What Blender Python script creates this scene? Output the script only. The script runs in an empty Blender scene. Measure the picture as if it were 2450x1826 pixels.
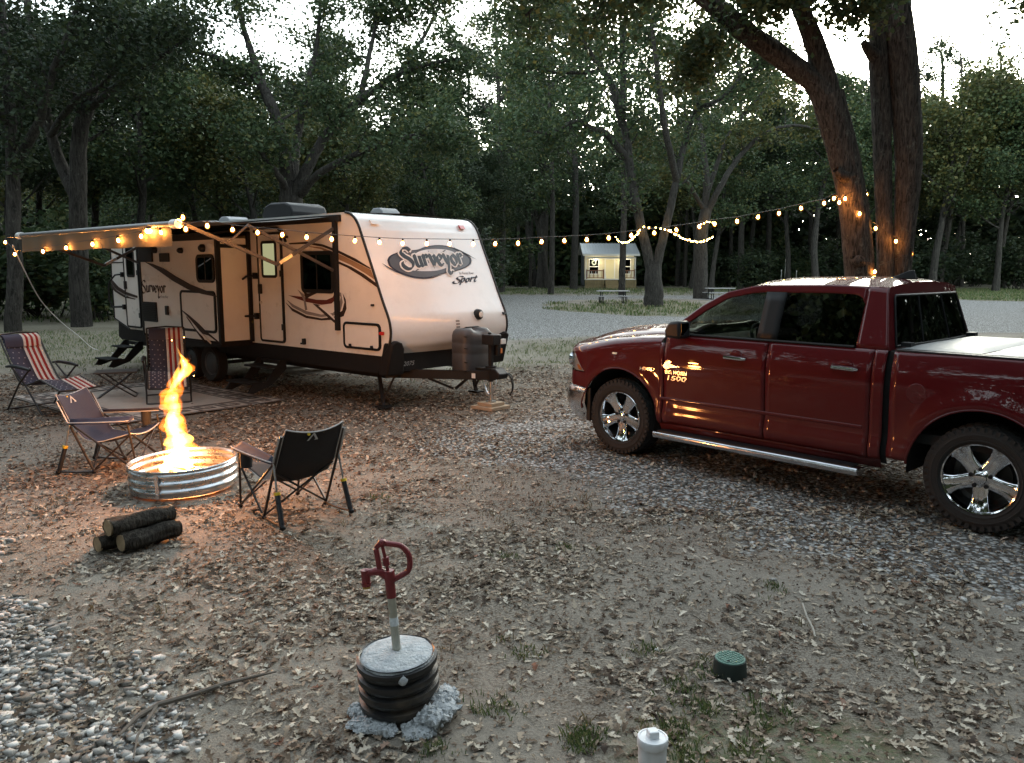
import bpy, bmesh, math, random
import numpy as np
from mathutils import Vector, Matrix, Euler

C = bpy.context.scene.collection
SC = bpy.context.scene
rng = np.random.default_rng(7)
random.seed(7)
R = math.radians

# ------------------------------------------------------------------ camera, sky, exposure
CAM_H, CAM_P, CAM_F = 2.018, 0.140, 1905.8          # height, pitch down, focal length in pixels of a 2450 px wide frame
cd = bpy.data.cameras.new('camera')
cam = bpy.data.objects.new('camera', cd)
C.objects.link(cam)
cam.location = (0, 0, CAM_H)
cam.rotation_euler = (math.pi / 2 - CAM_P, 0, 0)
cd.sensor_width = 36
cd.lens = 36 * CAM_F / 2450
cd.clip_start = 0.05
cd.clip_end = 3000
SC.camera = cam

W = bpy.data.worlds.new('World')
SC.world = W
W.use_nodes = True
nt = W.node_tree
nt.nodes.clear()
sky = nt.nodes.new('ShaderNodeTexSky')
sky.sky_type = 'NISHITA'
sky.sun_disc = False
sky.sun_elevation = R(13.0)
sky.sun_rotation = R(20)
sky.dust_density = 1.6
sky.ozone_density = 1.0
hs = nt.nodes.new('ShaderNodeHueSaturation')
hs.inputs['Saturation'].default_value = 0.42
bg = nt.nodes.new('ShaderNodeBackground')
bg.inputs['Strength'].default_value = 0.15
wo = nt.nodes.new('ShaderNodeOutputWorld')
wb = nt.nodes.new('ShaderNodeMix'); wb.data_type = 'RGBA'; wb.blend_type = 'MULTIPLY'; wb.inputs[0].default_value = 1
wb.inputs[7].default_value = (0.95, 1.0, 0.95, 1)                # the phone's white balance
nt.links.new(sky.outputs[0], hs.inputs['Color'])
nt.links.new(hs.outputs[0], wb.inputs[6])
nt.links.new(wb.outputs[2], bg.inputs[0])
nt.links.new(bg.outputs[0], wo.inputs[0])
SC.view_settings.view_transform = 'Standard'
SC.view_settings.look = 'None'
SC.view_settings.exposure = 2.82
SC.view_settings.gamma = 1
SC.view_settings.use_curve_mapping = False
SC.cycles.use_denoising = True
SC.cycles.max_bounces = 7
SC.cycles.diffuse_bounces = 3
SC.cycles.glossy_bounces = 4
SC.cycles.transmission_bounces = 6
SC.cycles.transparent_max_bounces = 12
SC.cycles.sample_clamp_indirect = 6
SC.cycles.use_light_tree = True
FIRE = 0.19          # multiplier on the camp fire's lamps
BULB = 0.58          # multiplier on the string bulbs

# ------------------------------------------------------------------ pixel helpers (measured in the photograph, 2450 px wide)
_s, _c = math.sin(CAM_P), math.cos(CAM_P)
def _ray(px, py):
    v = -(py - 913) / CAM_F
    return Vector(((px - 1225) / CAM_F, _c + v * _s, -_s + v * _c))
def gp(px, py, z=0.0):
    r = _ray(px, py)
    return Vector((0, 0, CAM_H)) + r * ((z - CAM_H) / r.z)
def atY(px, py, Y):
    r = _ray(px, py)
    return Vector((0, 0, CAM_H)) + r * (Y / r.y)

# ------------------------------------------------------------------ tagging
def tag(o, label=None, cat=None, group=None, kind=None):
    if label: o['label'] = label
    if cat: o['category'] = cat
    if group: o['group'] = group
    if kind: o['kind'] = kind
    return o
def thing(name, label, cat, loc=(0, 0, 0), rz=0.0, group=None):
    o = bpy.data.objects.new(name, None)
    C.objects.link(o)
    o.location = loc
    o.rotation_euler = (0, 0, rz)
    o.empty_display_size = 0.1
    return tag(o, label, cat, group)
def kids(o):
    return [x for x in bpy.data.objects if x.parent == o]
def copy_tree(o, parent=None):
    c = o.copy()
    C.objects.link(c)
    c.parent = parent
    for k in kids(o):
        copy_tree(k, c)
    return c

# ------------------------------------------------------------------ numpy noise
def _hash(ix, iy, iz):
    h = (ix.astype(np.int64) * 374761393 + iy.astype(np.int64) * 668265263 + iz.astype(np.int64) * 2147483647) & 0xffffffff
    h = ((h ^ (h >> 13)) * 1274126177) & 0xffffffff
    return ((h ^ (h >> 16)) & 0xffffff) / float(0xffffff)
def vnoise(x, y, z=0.0):
    x, y, z = np.broadcast_arrays(np.asarray(x, float), np.asarray(y, float), np.asarray(z, float))
    ix, iy, iz = np.floor(x), np.floor(y), np.floor(z)
    fx, fy, fz = x - ix, y - iy, z - iz
    fx, fy, fz = [t * t * (3 - 2 * t) for t in (fx, fy, fz)]
    r = 0
    for a in (0, 1):
        for b in (0, 1):
            for c in (0, 1):
                w = (fx if a else 1 - fx) * (fy if b else 1 - fy) * (fz if c else 1 - fz)
                r = r + w * _hash(ix + a, iy + b, iz + c)
    return r * 2 - 1
def fbm(x, y, z=0.0, o=4):
    r, a, s = 0, 0.5, 1.0
    for i in range(o):
        r = r + a * vnoise(np.asarray(x) * s + 17.3 * i, np.asarray(y) * s - 9.1 * i, np.asarray(z) * s)
        a *= 0.5
        s *= 2.03
    return r

# ------------------------------------------------------------------ mesh builder
def frame_of(d):
    d = Vector(d).normalized()
    a = Vector((0, 0, 1)) if abs(d.z) < 0.95 else Vector((1, 0, 0))
    x = a.cross(d).normalized()
    return x, d.cross(x)
class MB:
    def __init__(s):
        s.v = []; s.f = []
    def add(s, vs, fs):
        k = len(s.v)
        s.v.extend(tuple(p) for p in vs)
        s.f.extend(tuple(i + k for i in f) for f in fs)
        return s
    def bx(s, x0, x1, y0, y1, z0, z1, M=None):
        vs = [Vector((x, y, z)) for x in (x0, x1) for y in (y0, y1) for z in (z0, z1)]
        if M is not None: vs = [M @ v for v in vs]
        return s.add(vs, [(0, 1, 3, 2), (4, 6, 7, 5), (0, 4, 5, 1), (2, 3, 7, 6), (0, 2, 6, 4), (1, 5, 7, 3)])
    def box(s, c, d, rz=0.0, M=None):
        m = Matrix.Translation(Vector(c)) @ Matrix.Rotation(rz, 4, 'Z')
        if M is not None: m = Matrix.Translation(Vector(c)) @ M
        return s.bx(-d[0] / 2, d[0] / 2, -d[1] / 2, d[1] / 2, -d[2] / 2, d[2] / 2, m)
    def tube(s, pts, r, n=8, cap=True, closed=False, squash=None):
        pts = [Vector(p) for p in pts]
        m = len(pts)
        rs = r if hasattr(r, '__len__') else [r] * m
        rings = []
        ref = None
        for i, p in enumerate(pts):
            if closed: d = pts[(i + 1) % m] - pts[i - 1]
            else: d = pts[min(i + 1, m - 1)] - pts[max(i - 1, 0)]
            if d.length < 1e-9: d = Vector((0, 0, 1))
            d.normalize()
            if ref is None: x, y = frame_of(d)
            else:
                x = (ref - d * ref.dot(d))
                x = x.normalized() if x.length > 1e-6 else frame_of(d)[0]
                y = d.cross(x)
            ref = x
            rings.append([p + (x * math.cos(2 * math.pi * k / n) + y * math.sin(2 * math.pi * k / n)) * rs[i] for k in range(n)])
        vs = [q for g in rings for q in g]
        fs = []
        for i in range(m if closed else m - 1):
            a, b = i * n, ((i + 1) % m) * n
            for k in range(n):
                fs.append((a + k, a + (k + 1) % n, b + (k + 1) % n, b + k))
        if cap and not closed:
            fs.append(tuple(range(n))[::-1])
            fs.append(tuple((m - 1) * n + k for k in range(n)))
        return s.add(vs, fs)
    def bar(s, a, b, w, h, up=(0, 0, 1)):
        a, b = Vector(a), Vector(b)
        d = (b - a).normalized()
        u = Vector(up)
        x = d.cross(u)
        if x.length < 1e-4: x = d.cross(Vector((1, 0, 0)))
        x.normalize()
        u = x.cross(d)
        vs = [p + x * (i * w / 2) + u * (j * h / 2) for p in (a, b) for i, j in ((-1, -1), (1, -1), (1, 1), (-1, 1))]
        return s.add(vs, [(3, 2, 1, 0), (4, 5, 6, 7), (0, 1, 5, 4), (1, 2, 6, 5), (2, 3, 7, 6), (3, 0, 4, 7)])
    def lathe(s, prof, n=32, M=None, cap0=False, cap1=False):
        vs = []
        for r, z in prof:
            for k in range(n):
                a = 2 * math.pi * k / n
                v = Vector((r * math.cos(a), r * math.sin(a), z))
                vs.append(M @ v if M is not None else v)
        fs = []
        for i in range(len(prof) - 1):
            for k in range(n):
                fs.append((i * n + k, i * n + (k + 1) % n, (i + 1) * n + (k + 1) % n, (i + 1) * n + k))
        if cap0: fs.append(tuple(range(n))[::-1])
        if cap1: fs.append(tuple((len(prof) - 1) * n + k for k in range(n)))
        return s.add(vs, fs)
    def grid(s, P, flip=False):
        n, m = len(P), len(P[0])
        vs = [q for row in P for q in row]
        fs = []
        for i in range(n - 1):
            for j in range(m - 1):
                q = (i * m + j, i * m + j + 1, (i + 1) * m + j + 1, (i + 1) * m + j)
                fs.append(q[::-1] if flip else q)
        return s.add(vs, fs)
    def prism(s, poly, fn, t0, t1):
        """poly: 2-D outline; fn(a, b, t) maps to 3-D; a slab between t0 and t1"""
        n = len(poly)
        vs = [fn(a, b, t0) for a, b in poly] + [fn(a, b, t1) for a, b in poly]
        fs = [tuple(range(n))[::-1], tuple(range(n, 2 * n))]
        for i in range(n):
            j = (i + 1) % n
            fs.append((i, j, n + j, n + i))
        return s.add(vs, fs)
    def ball(s, c, r, seg=10, rings=6, sq=(1, 1, 1)):
        c = Vector(c)
        pr = [(math.sin(math.pi * i / rings), -math.cos(math.pi * i / rings)) for i in range(rings + 1)]
        vs = []
        for a, z in pr:
            for k in range(seg):
                t = 2 * math.pi * k / seg
                vs.append(c + Vector((a * math.cos(t) * r * sq[0], a * math.sin(t) * r * sq[1], z * r * sq[2])))
        fs = []
        for i in range(rings):
            for k in range(seg):
                fs.append((i * seg + k, i * seg + (k + 1) % seg, (i + 1) * seg + (k + 1) % seg, (i + 1) * seg + k))
        return s.add(vs, fs)
    def build(s, name, mat, parent=None, smooth=True, ang=38, bevel=0.0, solid=0.0, fix=True, sub=0, segs=2):
        me = bpy.data.meshes.new(name)
        me.from_pydata([tuple(v) for v in s.v], [], s.f)
        if fix:
            bm = bmesh.new(); bm.from_mesh(me)
            bmesh.ops.remove_doubles(bm, verts=bm.verts, dist=1e-5)
            bmesh.ops.recalc_face_normals(bm, faces=bm.faces)
            bm.to_mesh(me); bm.free()
        if smooth:
            me.polygons.foreach_set('use_smooth', [True] * len(me.polygons))
            me.set_sharp_from_angle(angle=R(ang))
        if mat is not None: me.materials.append(mat)
        me.update()
        o = bpy.data.objects.new(name, me)
        C.objects.link(o)
        o.parent = parent
        if solid:
            m = o.modifiers.new('solid', 'SOLIDIFY'); m.thickness = solid; m.offset = -1
        if bevel:
            m = o.modifiers.new('bevel', 'BEVEL'); m.width = bevel; m.segments = segs; m.limit_method = 'ANGLE'; m.angle_limit = R(40)
        if sub:
            m = o.modifiers.new('sub', 'SUBSURF'); m.levels = sub; m.render_levels = sub
        return o
def raw_mesh(name, V, F, mat, parent=None, smooth=False):
    """V (n,3) array, F (m,k) array of equal-sized faces: fast path for large meshes"""
    V = np.ascontiguousarray(V, dtype=np.float32); F = np.ascontiguousarray(F, dtype=np.int32)
    me = bpy.data.meshes.new(name)
    me.vertices.add(len(V)); me.vertices.foreach_set('co', V.ravel())
    m, k = F.shape
    me.loops.add(m * k); me.loops.foreach_set('vertex_index', F.ravel())
    me.polygons.add(m)
    me.polygons.foreach_set('loop_start', np.arange(0, m * k, k, dtype=np.int32))
    me.polygons.foreach_set('loop_total', np.full(m, k, dtype=np.int32))
    if smooth: me.polygons.foreach_set('use_smooth', np.ones(m, dtype=bool))
    if mat is not None: me.materials.append(mat)
    me.update(calc_edges=True)
    o = bpy.data.objects.new(name, me)
    C.objects.link(o)
    o.parent = parent
    return o

# ------------------------------------------------------------------ materials
MATS = {}
def mat(name, col=(0.5, 0.5, 0.5), rough=0.5, metal=0.0, var=0.0, scale=8.0, bump=0.0, bscale=60.0, coat=0.0, island=0.0, spec=0.5, stretch=None, dirt=0.0, sheen=0.0):
    if name in MATS: return MATS[name]
    m = bpy.data.materials.new(name)
    m.use_nodes = True
    n = m.node_tree.nodes; L = m.node_tree.links
    p = n['Principled BSDF']
    p.inputs['Base Color'].default_value = (*col, 1)
    p.inputs['Roughness'].default_value = rough
    p.inputs['Metallic'].default_value = metal
    p.inputs['Specular IOR Level'].default_value = spec
    p.inputs['Coat Weight'].default_value = coat
    p.inputs['Coat Roughness'].default_value = 0.04
    p.inputs['Sheen Weight'].default_value = sheen
    tc = n.new('ShaderNodeTexCoord')
    src = tc.outputs['Object']
    if stretch:
        mp = n.new('ShaderNodeMapping'); mp.inputs['Scale'].default_value = stretch
        L.new(src, mp.inputs['Vector']); src = mp.outputs['Vector']
    last = None
    if var:
        no = n.new('ShaderNodeTexNoise'); no.inputs['Scale'].default_value = scale; no.inputs['Detail'].default_value = 6
        no.inputs['Roughness'].default_value = 0.65
        L.new(src, no.inputs['Vector'])
        mr = n.new('ShaderNodeMapRange'); mr.inputs[1].default_value = 0.28; mr.inputs[2].default_value = 0.72
        mr.inputs[3].default_value = 1 - var; mr.inputs[4].default_value = 1 + var
        L.new(no.outputs['Fac'], mr.inputs[0])
        mx = n.new('ShaderNodeMix'); mx.data_type = 'RGBA'; mx.blend_type = 'MULTIPLY'; mx.inputs[0].default_value = 1
        mx.inputs[6].default_value = (*col, 1)
        L.new(mr.outputs[0], mx.inputs[7])
        last = mx.outputs[2]
        r2 = n.new('ShaderNodeMapRange'); r2.inputs[3].default_value = max(0, rough - 0.12); r2.inputs[4].default_value = min(1, rough + 0.12)
        L.new(no.outputs['Fac'], r2.inputs[0]); L.new(r2.outputs[0], p.inputs['Roughness'])
    if island:
        ge = n.new('ShaderNodeNewGeometry')
        mr = n.new('ShaderNodeMapRange'); mr.inputs[3].default_value = 1 - island; mr.inputs[4].default_value = 1 + island
        L.new(ge.outputs['Random Per Island'], mr.inputs[0])
        mx = n.new('ShaderNodeMix'); mx.data_type = 'RGBA'; mx.blend_type = 'MULTIPLY'; mx.inputs[0].default_value = 1
        mx.inputs[6].default_value = (*col, 1)
        if last: L.new(last, mx.inputs[6])
        L.new(mr.outputs[0], mx.inputs[7]); last = mx.outputs[2]
    if dirt:
        d = n.new('ShaderNodeTexNoise'); d.inputs['Scale'].default_value = 3.1; d.inputs['Detail'].default_value = 9; d.inputs['Roughness'].default_value = 0.7
        L.new(tc.outputs['Object'], d.inputs['Vector'])
        mr = n.new('ShaderNodeMapRange'); mr.inputs[1].default_value = 0.5; mr.inputs[2].default_value = 0.75; mr.inputs[3].default_value = 0; mr.inputs[4].default_value = dirt
        L.new(d.outputs['Fac'], mr.inputs[0])
        mx = n.new('ShaderNodeMix'); mx.data_type = 'RGBA'
        mx.inputs[6].default_value = (*col, 1); mx.inputs[7].default_value = (0.12, 0.09, 0.06, 1)
        if last: L.new(last, mx.inputs[6])
        L.new(mr.outputs[0], mx.inputs[0]); last = mx.outputs[2]
    if last: L.new(last, p.inputs['Base Color'])
    if bump:
        no = n.new('ShaderNodeTexNoise'); no.inputs['Scale'].default_value = bscale; no.inputs['Detail'].default_value = 4
        L.new(src, no.inputs['Vector'])
        b = n.new('ShaderNodeBump'); b.inputs['Strength'].default_value = bump; b.inputs['Distance'].default_value = 0.01
        L.new(no.outputs['Fac'], b.inputs['Height']); L.new(b.outputs[0], p.inputs['Normal'])
    MATS[name] = m
    return m
def ramp_mat(name, stops, rough=0.85, trans=0.0, spec=0.3, bump=0.0):
    """colour per loose piece (leaf, stone), picked at random from a ramp"""
    m = bpy.data.materials.new(name); m.use_nodes = True
    n = m.node_tree.nodes; L = m.node_tree.links
    p = n['Principled BSDF']; p.inputs['Roughness'].default_value = rough; p.inputs['Specular IOR Level'].default_value = spec
    ge = n.new('ShaderNodeNewGeometry')
    cr = n.new('ShaderNodeValToRGB')
    e = cr.color_ramp.elements
    e[0].position, e[0].color = stops[0][0], (*stops[0][1], 1)
    e[1].position, e[1].color = stops[-1][0], (*stops[-1][1], 1)
    for q, c in stops[1:-1]:
        k = e.new(q); k.color = (*c, 1)
    L.new(ge.outputs['Random Per Island'], cr.inputs[0])
    L.new(cr.outputs[0], p.inputs['Base Color'])
    if bump:
        tc = n.new('ShaderNodeTexCoord')
        no = n.new('ShaderNodeTexNoise'); no.inputs['Scale'].default_value = 90; L.new(tc.outputs['Object'], no.inputs['Vector'])
        b = n.new('ShaderNodeBump'); b.inputs['Strength'].default_value = bump; b.inputs['Distance'].default_value = 0.01
        L.new(no.outputs['Fac'], b.inputs['Height']); L.new(b.outputs[0], p.inputs['Normal'])
    if trans:
        t = n.new('ShaderNodeBsdfTranslucent'); L.new(cr.outputs[0], t.inputs[0])
        ms = n.new('ShaderNodeMixShader'); ms.inputs[0].default_value = trans
        L.new(p.outputs[0], ms.inputs[1]); L.new(t.outputs[0], ms.inputs[2])
        L.new(ms.outputs[0], n['Material Output'].inputs[0])
    return m
def emit_mat(name, col, strength):
    m = bpy.data.materials.new(name); m.use_nodes = True
    n = m.node_tree.nodes; L = m.node_tree.links
    n.remove(n['Principled BSDF'])
    e = n.new('ShaderNodeEmission'); e.inputs[0].default_value = (*col, 1); e.inputs[1].default_value = strength
    L.new(e.outputs[0], n['Material Output'].inputs[0])
    return m
def glass_mat(name, tint=(0.1, 0.1, 0.1), rough=0.02):
    """thin tinted pane: mirror-like coat over a dark see-through sheet"""
    m = bpy.data.materials.new(name); m.use_nodes = True
    n = m.node_tree.nodes; L = m.node_tree.links
    n.remove(n['Principled BSDF'])
    t = n.new('ShaderNodeBsdfTransparent'); t.inputs[0].default_value = (*tint, 1)
    g = n.new('ShaderNodeBsdfGlossy'); g.inputs['Roughness'].default_value = rough
    f = n.new('ShaderNodeFresnel'); ge = n.new('ShaderNodeNewGeometry')
    io = n.new('ShaderNodeMapRange'); io.inputs[3].default_value = 1.55; io.inputs[4].default_value = 1 / 1.55      # same coat seen from either face
    L.new(ge.outputs['Backfacing'], io.inputs[0]); L.new(io.outputs[0], f.inputs[0])
    a = n.new('ShaderNodeMath'); a.operation = 'MULTIPLY_ADD'; a.inputs[1].default_value = 1.0; a.inputs[2].default_value = 0.05
    L.new(f.outputs[0], a.inputs[0])
    ms = n.new('ShaderNodeMixShader')
    L.new(a.outputs[0], ms.inputs[0]); L.new(t.outputs[0], ms.inputs[1]); L.new(g.outputs[0], ms.inputs[2])
    L.new(ms.outputs[0], n['Material Output'].inputs[0])
    return m

# ------------------------------------------------------------------ lettering: filled text (built-in face) and pen strokes
def text_poly(txt, size=1.0, shear=0.0, bold=0.0):
    cu = bpy.data.curves.new('lettering', 'FONT'); cu.body = txt; cu.size = size; cu.shear = shear; cu.offset = bold; cu.resolution_u = 3
    o = bpy.data.objects.new('lettering', cu); C.objects.link(o)
    dg = bpy.context.evaluated_depsgraph_get()
    me = o.evaluated_get(dg).to_mesh()
    vs = [(v.co.x, v.co.y) for v in me.vertices]; fs = [tuple(p.vertices) for p in me.polygons]
    o.evaluated_get(dg).to_mesh_clear()
    bpy.data.objects.remove(o); bpy.data.curves.remove(cu)
    w = max(v[0] for v in vs) if vs else 1
    return vs, fs, w
def catmull(pts, k=6):
    P = [np.array(p, float) for p in pts]
    P = [2 * P[0] - P[1]] + P + [2 * P[-1] - P[-2]]
    out = []
    for i in range(1, len(P) - 2):
        for t in np.linspace(0, 1, k, endpoint=False):
            a, b, c, d = P[i - 1], P[i], P[i + 1], P[i + 2]
            out.append(0.5 * ((2 * b) + (-a + c) * t + (2 * a - 5 * b + 4 * c - d) * t * t + (-a + 3 * b - 3 * c + d) * t ** 3))
    out.append(P[-2])
    return out
# pen skeletons, x height 1, in a 1-wide cell: an old-style broad-nib hand
GLY = {
 'S': (1.15, [[(1.05, 1.5), (0.8, 1.75), (0.4, 1.7), (0.15, 1.35), (0.35, 1.0), (0.75, 0.7), (0.95, 0.3), (0.75, -0.1), (0.35, -0.2), (0.02, 0.05), (0.0, 0.35), (0.15, 0.5)]]),
 'u': (0.85, [[(0.02, 0.9), (0.15, 1.0), (0.17, 0.4), (0.22, 0.08), (0.42, 0.02), (0.6, 0.2)], [(0.63, 1.0), (0.63, 0.3), (0.68, 0.05), (0.82, 0.08)]]),
 'r': (0.68, [[(0.02, 0.9), (0.16, 1.0), (0.18, 0.5), (0.16, 0.0)], [(0.2, 0.75), (0.36, 0.98), (0.5, 0.98), (0.62, 0.8)]]),
 'v': (0.78, [[(0.0, 0.88), (0.14, 1.02), (0.24, 0.5), (0.36, 0.0)], [(0.36, 0.0), (0.58, 0.4), (0.62, 0.85), (0.52, 1.02)]]),
 'e': (0.72, [[(0.14, 0.45), (0.45, 0.58), (0.55, 0.82), (0.38, 1.0), (0.15, 0.8), (0.1, 0.4), (0.25, 0.04), (0.5, 0.06), (0.64, 0.2)]]),
 'y': (0.8, [[(0.0, 0.88), (0.14, 1.02), (0.26, 0.5), (0.4, 0.08)], [(0.66, 1.0), (0.52, 0.4), (0.36, -0.2), (0.22, -0.62), (0.34, -0.86), (0.52, -0.74), (0.6, -0.8)]]),
 'o': (0.8, [[(0.36, 1.0), (0.14, 0.78), (0.12, 0.32), (0.36, 0.0), (0.6, 0.25), (0.6, 0.72), (0.36, 1.0)]]),
 'p': (0.82, [[(0.16, 1.0), (0.14, 0.3), (0.1, -0.6)], [(0.16, 0.7), (0.4, 1.0), (0.62, 0.75), (0.56, 0.25), (0.34, 0.02), (0.16, 0.2)]]),
 't': (0.6, [[(0.32, 1.5), (0.22, 0.6), (0.24, 0.1), (0.42, 0.04), (0.56, 0.2)], [(0.02, 1.0), (0.58, 1.06)]]),
 'P': (1.4, [[(1.2, 1.7), (0.6, 1.55), (0.2, 1.3), (0.5, 1.05), (0.85, 0.85), (0.8, 0.4), (0.3, 0.0), (-0.3, 0.05), (-0.5, 0.35), (0.0, 0.7), (0.7, 0.9)]]),
}
def pen_word(word, nib=0.17, thin=0.05, ang=42, shear=0.0, space=1.0, grow=0.0):
    """list of quads (four 2-D points) for a word written with a slanted nib"""
    quads = []; x = 0
    a = R(ang)
    for ch in word:
        w, strokes = GLY[ch]
        for st in strokes:
            pts = catmull([(p[0] + x, p[1]) for p in st], 7)
            for i in range(len(pts)):
                pass
            L_, R_ = [], []
            for i, p in enumerate(pts):
                d = pts[min(i + 1, len(pts) - 1)] - pts[max(i - 1, 0)]
                d = d / (np.linalg.norm(d) + 1e-9)
                nrm = np.array([-d[1], d[0]])
                ww = abs(d[0] * math.sin(a) - d[1] * math.cos(a)) * nib / 2 + thin / 2 + grow
                L_.append(p + nrm * ww); R_.append(p - nrm * ww)
            for i in range(len(pts) - 1):
                quads.append([L_[i], R_[i], R_[i + 1], L_[i + 1]])
            if grow:
                for q in (pts[0], pts[-1]):
                    quads.append([q + np.array(k) * grow * 1.6 for k in ((-1, 0), (0, -1), (1, 0), (0, 1))])
        x += w * space
    quads = [[(p[0] + shear * p[1], p[1]) for p in q] for q in quads]
    return quads, x
# ================================================================== GROUND
TRA = 2.429; TRO = Vector((-1.711, 11.08, 0))       # travel trailer: near front corner, heading of its length
TKA = 2.31; TKO = Vector((4.302, 6.606, 0))         # pickup: ground point under rear axle, heading
def tr_w(u, n, z=0.0):
    c, s = math.cos(TRA), math.sin(TRA)
    return Vector((TRO.x + c * u - s * n, TRO.y + s * u + c * n, z))
def tk_loc(x, y):
    c, s = math.cos(TKA), math.sin(TKA)
    dx, dy = x - TKO.x, y - TKO.y
    return dx * c + dy * s, -dx * s + dy * c
def sstep(a, b, x):
    t = np.clip((x - a) / (b - a), 0, 1)
    return t * t * (3 - 2 * t)
_edge = [gp(*p) for p in ((-150, 1380), (60, 1430), (200, 1540), (290, 1620), (380, 1720), (450, 1826), (520, 2000))]
def gravel_mask(x, y):
    x = np.asarray(x, float); y = np.asarray(y, float)
    ed = np.interp(y, [p.y for p in _edge][::-1], [p.x for p in _edge][::-1])
    a = sstep(0.30, -0.45, x - ed + 0.5 * fbm(x * 2.6, y * 2.6)) * (y < 6) * (y > -4)
    X, Y = tk_loc(x, y)
    wob = 0.5 * fbm(x * 0.9 + 5, y * 0.9) + 0.35 * fbm(x * 3, y * 3 + 8)
    b = sstep(3.1, 1.5, Y + 1.3 * wob) * sstep(-5.2, -4, Y) * sstep(7.6, 5.0, X + wob)
    far = sstep(22, 25.5, y - 0.12 * x + 2.2 * fbm(x * 0.25, y * 0.25)) * sstep(66, 59, y - 0.1 * x + 5 * fbm(x * 0.1, y * 0.1 + 3)) * sstep(-9, -5, x)
    isl = ((x - 8.6) / 7.0) ** 2 + ((y - 45) / 10.5) ** 2 + 0.5 * fbm(x * 0.35, y * 0.25 + 2)
    far = far * sstep(0.85, 1.1, isl)
    gr = ((x - 43) / 18.0) ** 2 + ((y - 65) / 18) ** 2 + 0.4 * fbm(x * 0.3, y * 0.25)
    far = far * sstep(0.9, 1.1, gr)
    return np.clip(np.maximum(np.maximum(a, b * 0.8), far), 0, 1)
def grass_mask(x, y):
    x = np.asarray(x, float); y = np.asarray(y, float)
    n = fbm(x * 0.45 + 3, y * 0.3 + 1)
    mid = sstep(13.4, 16.5, y + 1.4 * n) * sstep(25, 22, y) * sstep(-4, 0.0, x - 0.1 * y)
    isl = sstep(1.05, 0.55, ((x - 6.5) / 6) ** 2 + ((y - 42) / 8.5) ** 2 + 1.1 * n)
    far = sstep(60, 70, y) * 0.5
    right = sstep(1.1, 0.8, ((x - 43) / 18.0) ** 2 + ((y - 65) / 18) ** 2)
    left = sstep(15, 18, y) * sstep(-4, -7, x) * 0.45
    nearp = 0.75 * sstep(0.5, 0.1, np.hypot((x - 1.1) / 1.0, (y - 3.05) / 0.6) + 0.6 * n)
    return np.clip(np.maximum.reduce([mid * (0.55 + 0.9 * n), isl * 0.8, far, right, left, nearp]), 0, 1)
def litter_mask(x, y):
    x = np.asarray(x, float); y = np.asarray(y, float)
    n = fbm(x * 0.8, y * 0.8) + 0.7 * fbm(x * 2.6, y * 2.6)
    band = sstep(7.2, 9.5, y + 0.3 * x) * sstep(17, 13.5, y)
    return np.clip(0.42 + 0.75 * n + 0.55 * band, 0, 1)
def ground_z(x, y):
    m = gp(1310, 890)
    z = 0.014 * fbm(np.asarray(x) * 1.1, np.asarray(y) * 1.1) + 0.007 * fbm(np.asarray(x) * 6, np.asarray(y) * 6)
    z = z + 0.17 * np.exp(-((np.asarray(x) - m.x) / 1.3) ** 2 - ((np.asarray(y) - m.y) / 0.9) ** 2)
    z = z + 0.10 * np.exp(-((np.asarray(x) - m.x - 1.4) / 0.8) ** 2 - ((np.asarray(y) - m.y + 0.7) / 0.6) ** 2)
    return z - 0.012

def growing(a, b, step, k, end):
    xs = list(np.arange(a, b, step)); d = step
    while xs[-1] < end:
        d *= k; xs.append(xs[-1] + d)
    return xs
gx = growing(0, 6.5, 0.065, 1.07, 420); gx = np.array([-v for v in gx[:0:-1]] + gx)
gy = growing(1.6, 11.5, 0.07, 1.025, 70); d_ = 1.9
while gy[-1] < 480:
    d_ *= 1.15; gy.append(gy[-1] + d_)
gb = [1.6]; d_ = 0.3
while gb[-1] > -160:
    gb.append(gb[-1] - d_); d_ *= 1.3
gy = np.array(gb[:0:-1] + gy)
XX, YY = np.meshgrid(gx, gy)
ZZ = ground_z(XX, YY)
GV = np.stack([XX.ravel(), YY.ravel(), ZZ.ravel()], 1)
ny, nx = XX.shape
ii = (np.arange(ny - 1)[:, None] * nx + np.arange(nx - 1)[None, :]).ravel()
GF = np.stack([ii, ii + 1, ii + nx + 1, ii + nx], 1)
gm, gs, lm = gravel_mask(XX, YY).ravel(), grass_mask(XX, YY).ravel(), litter_mask(XX, YY).ravel()

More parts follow.
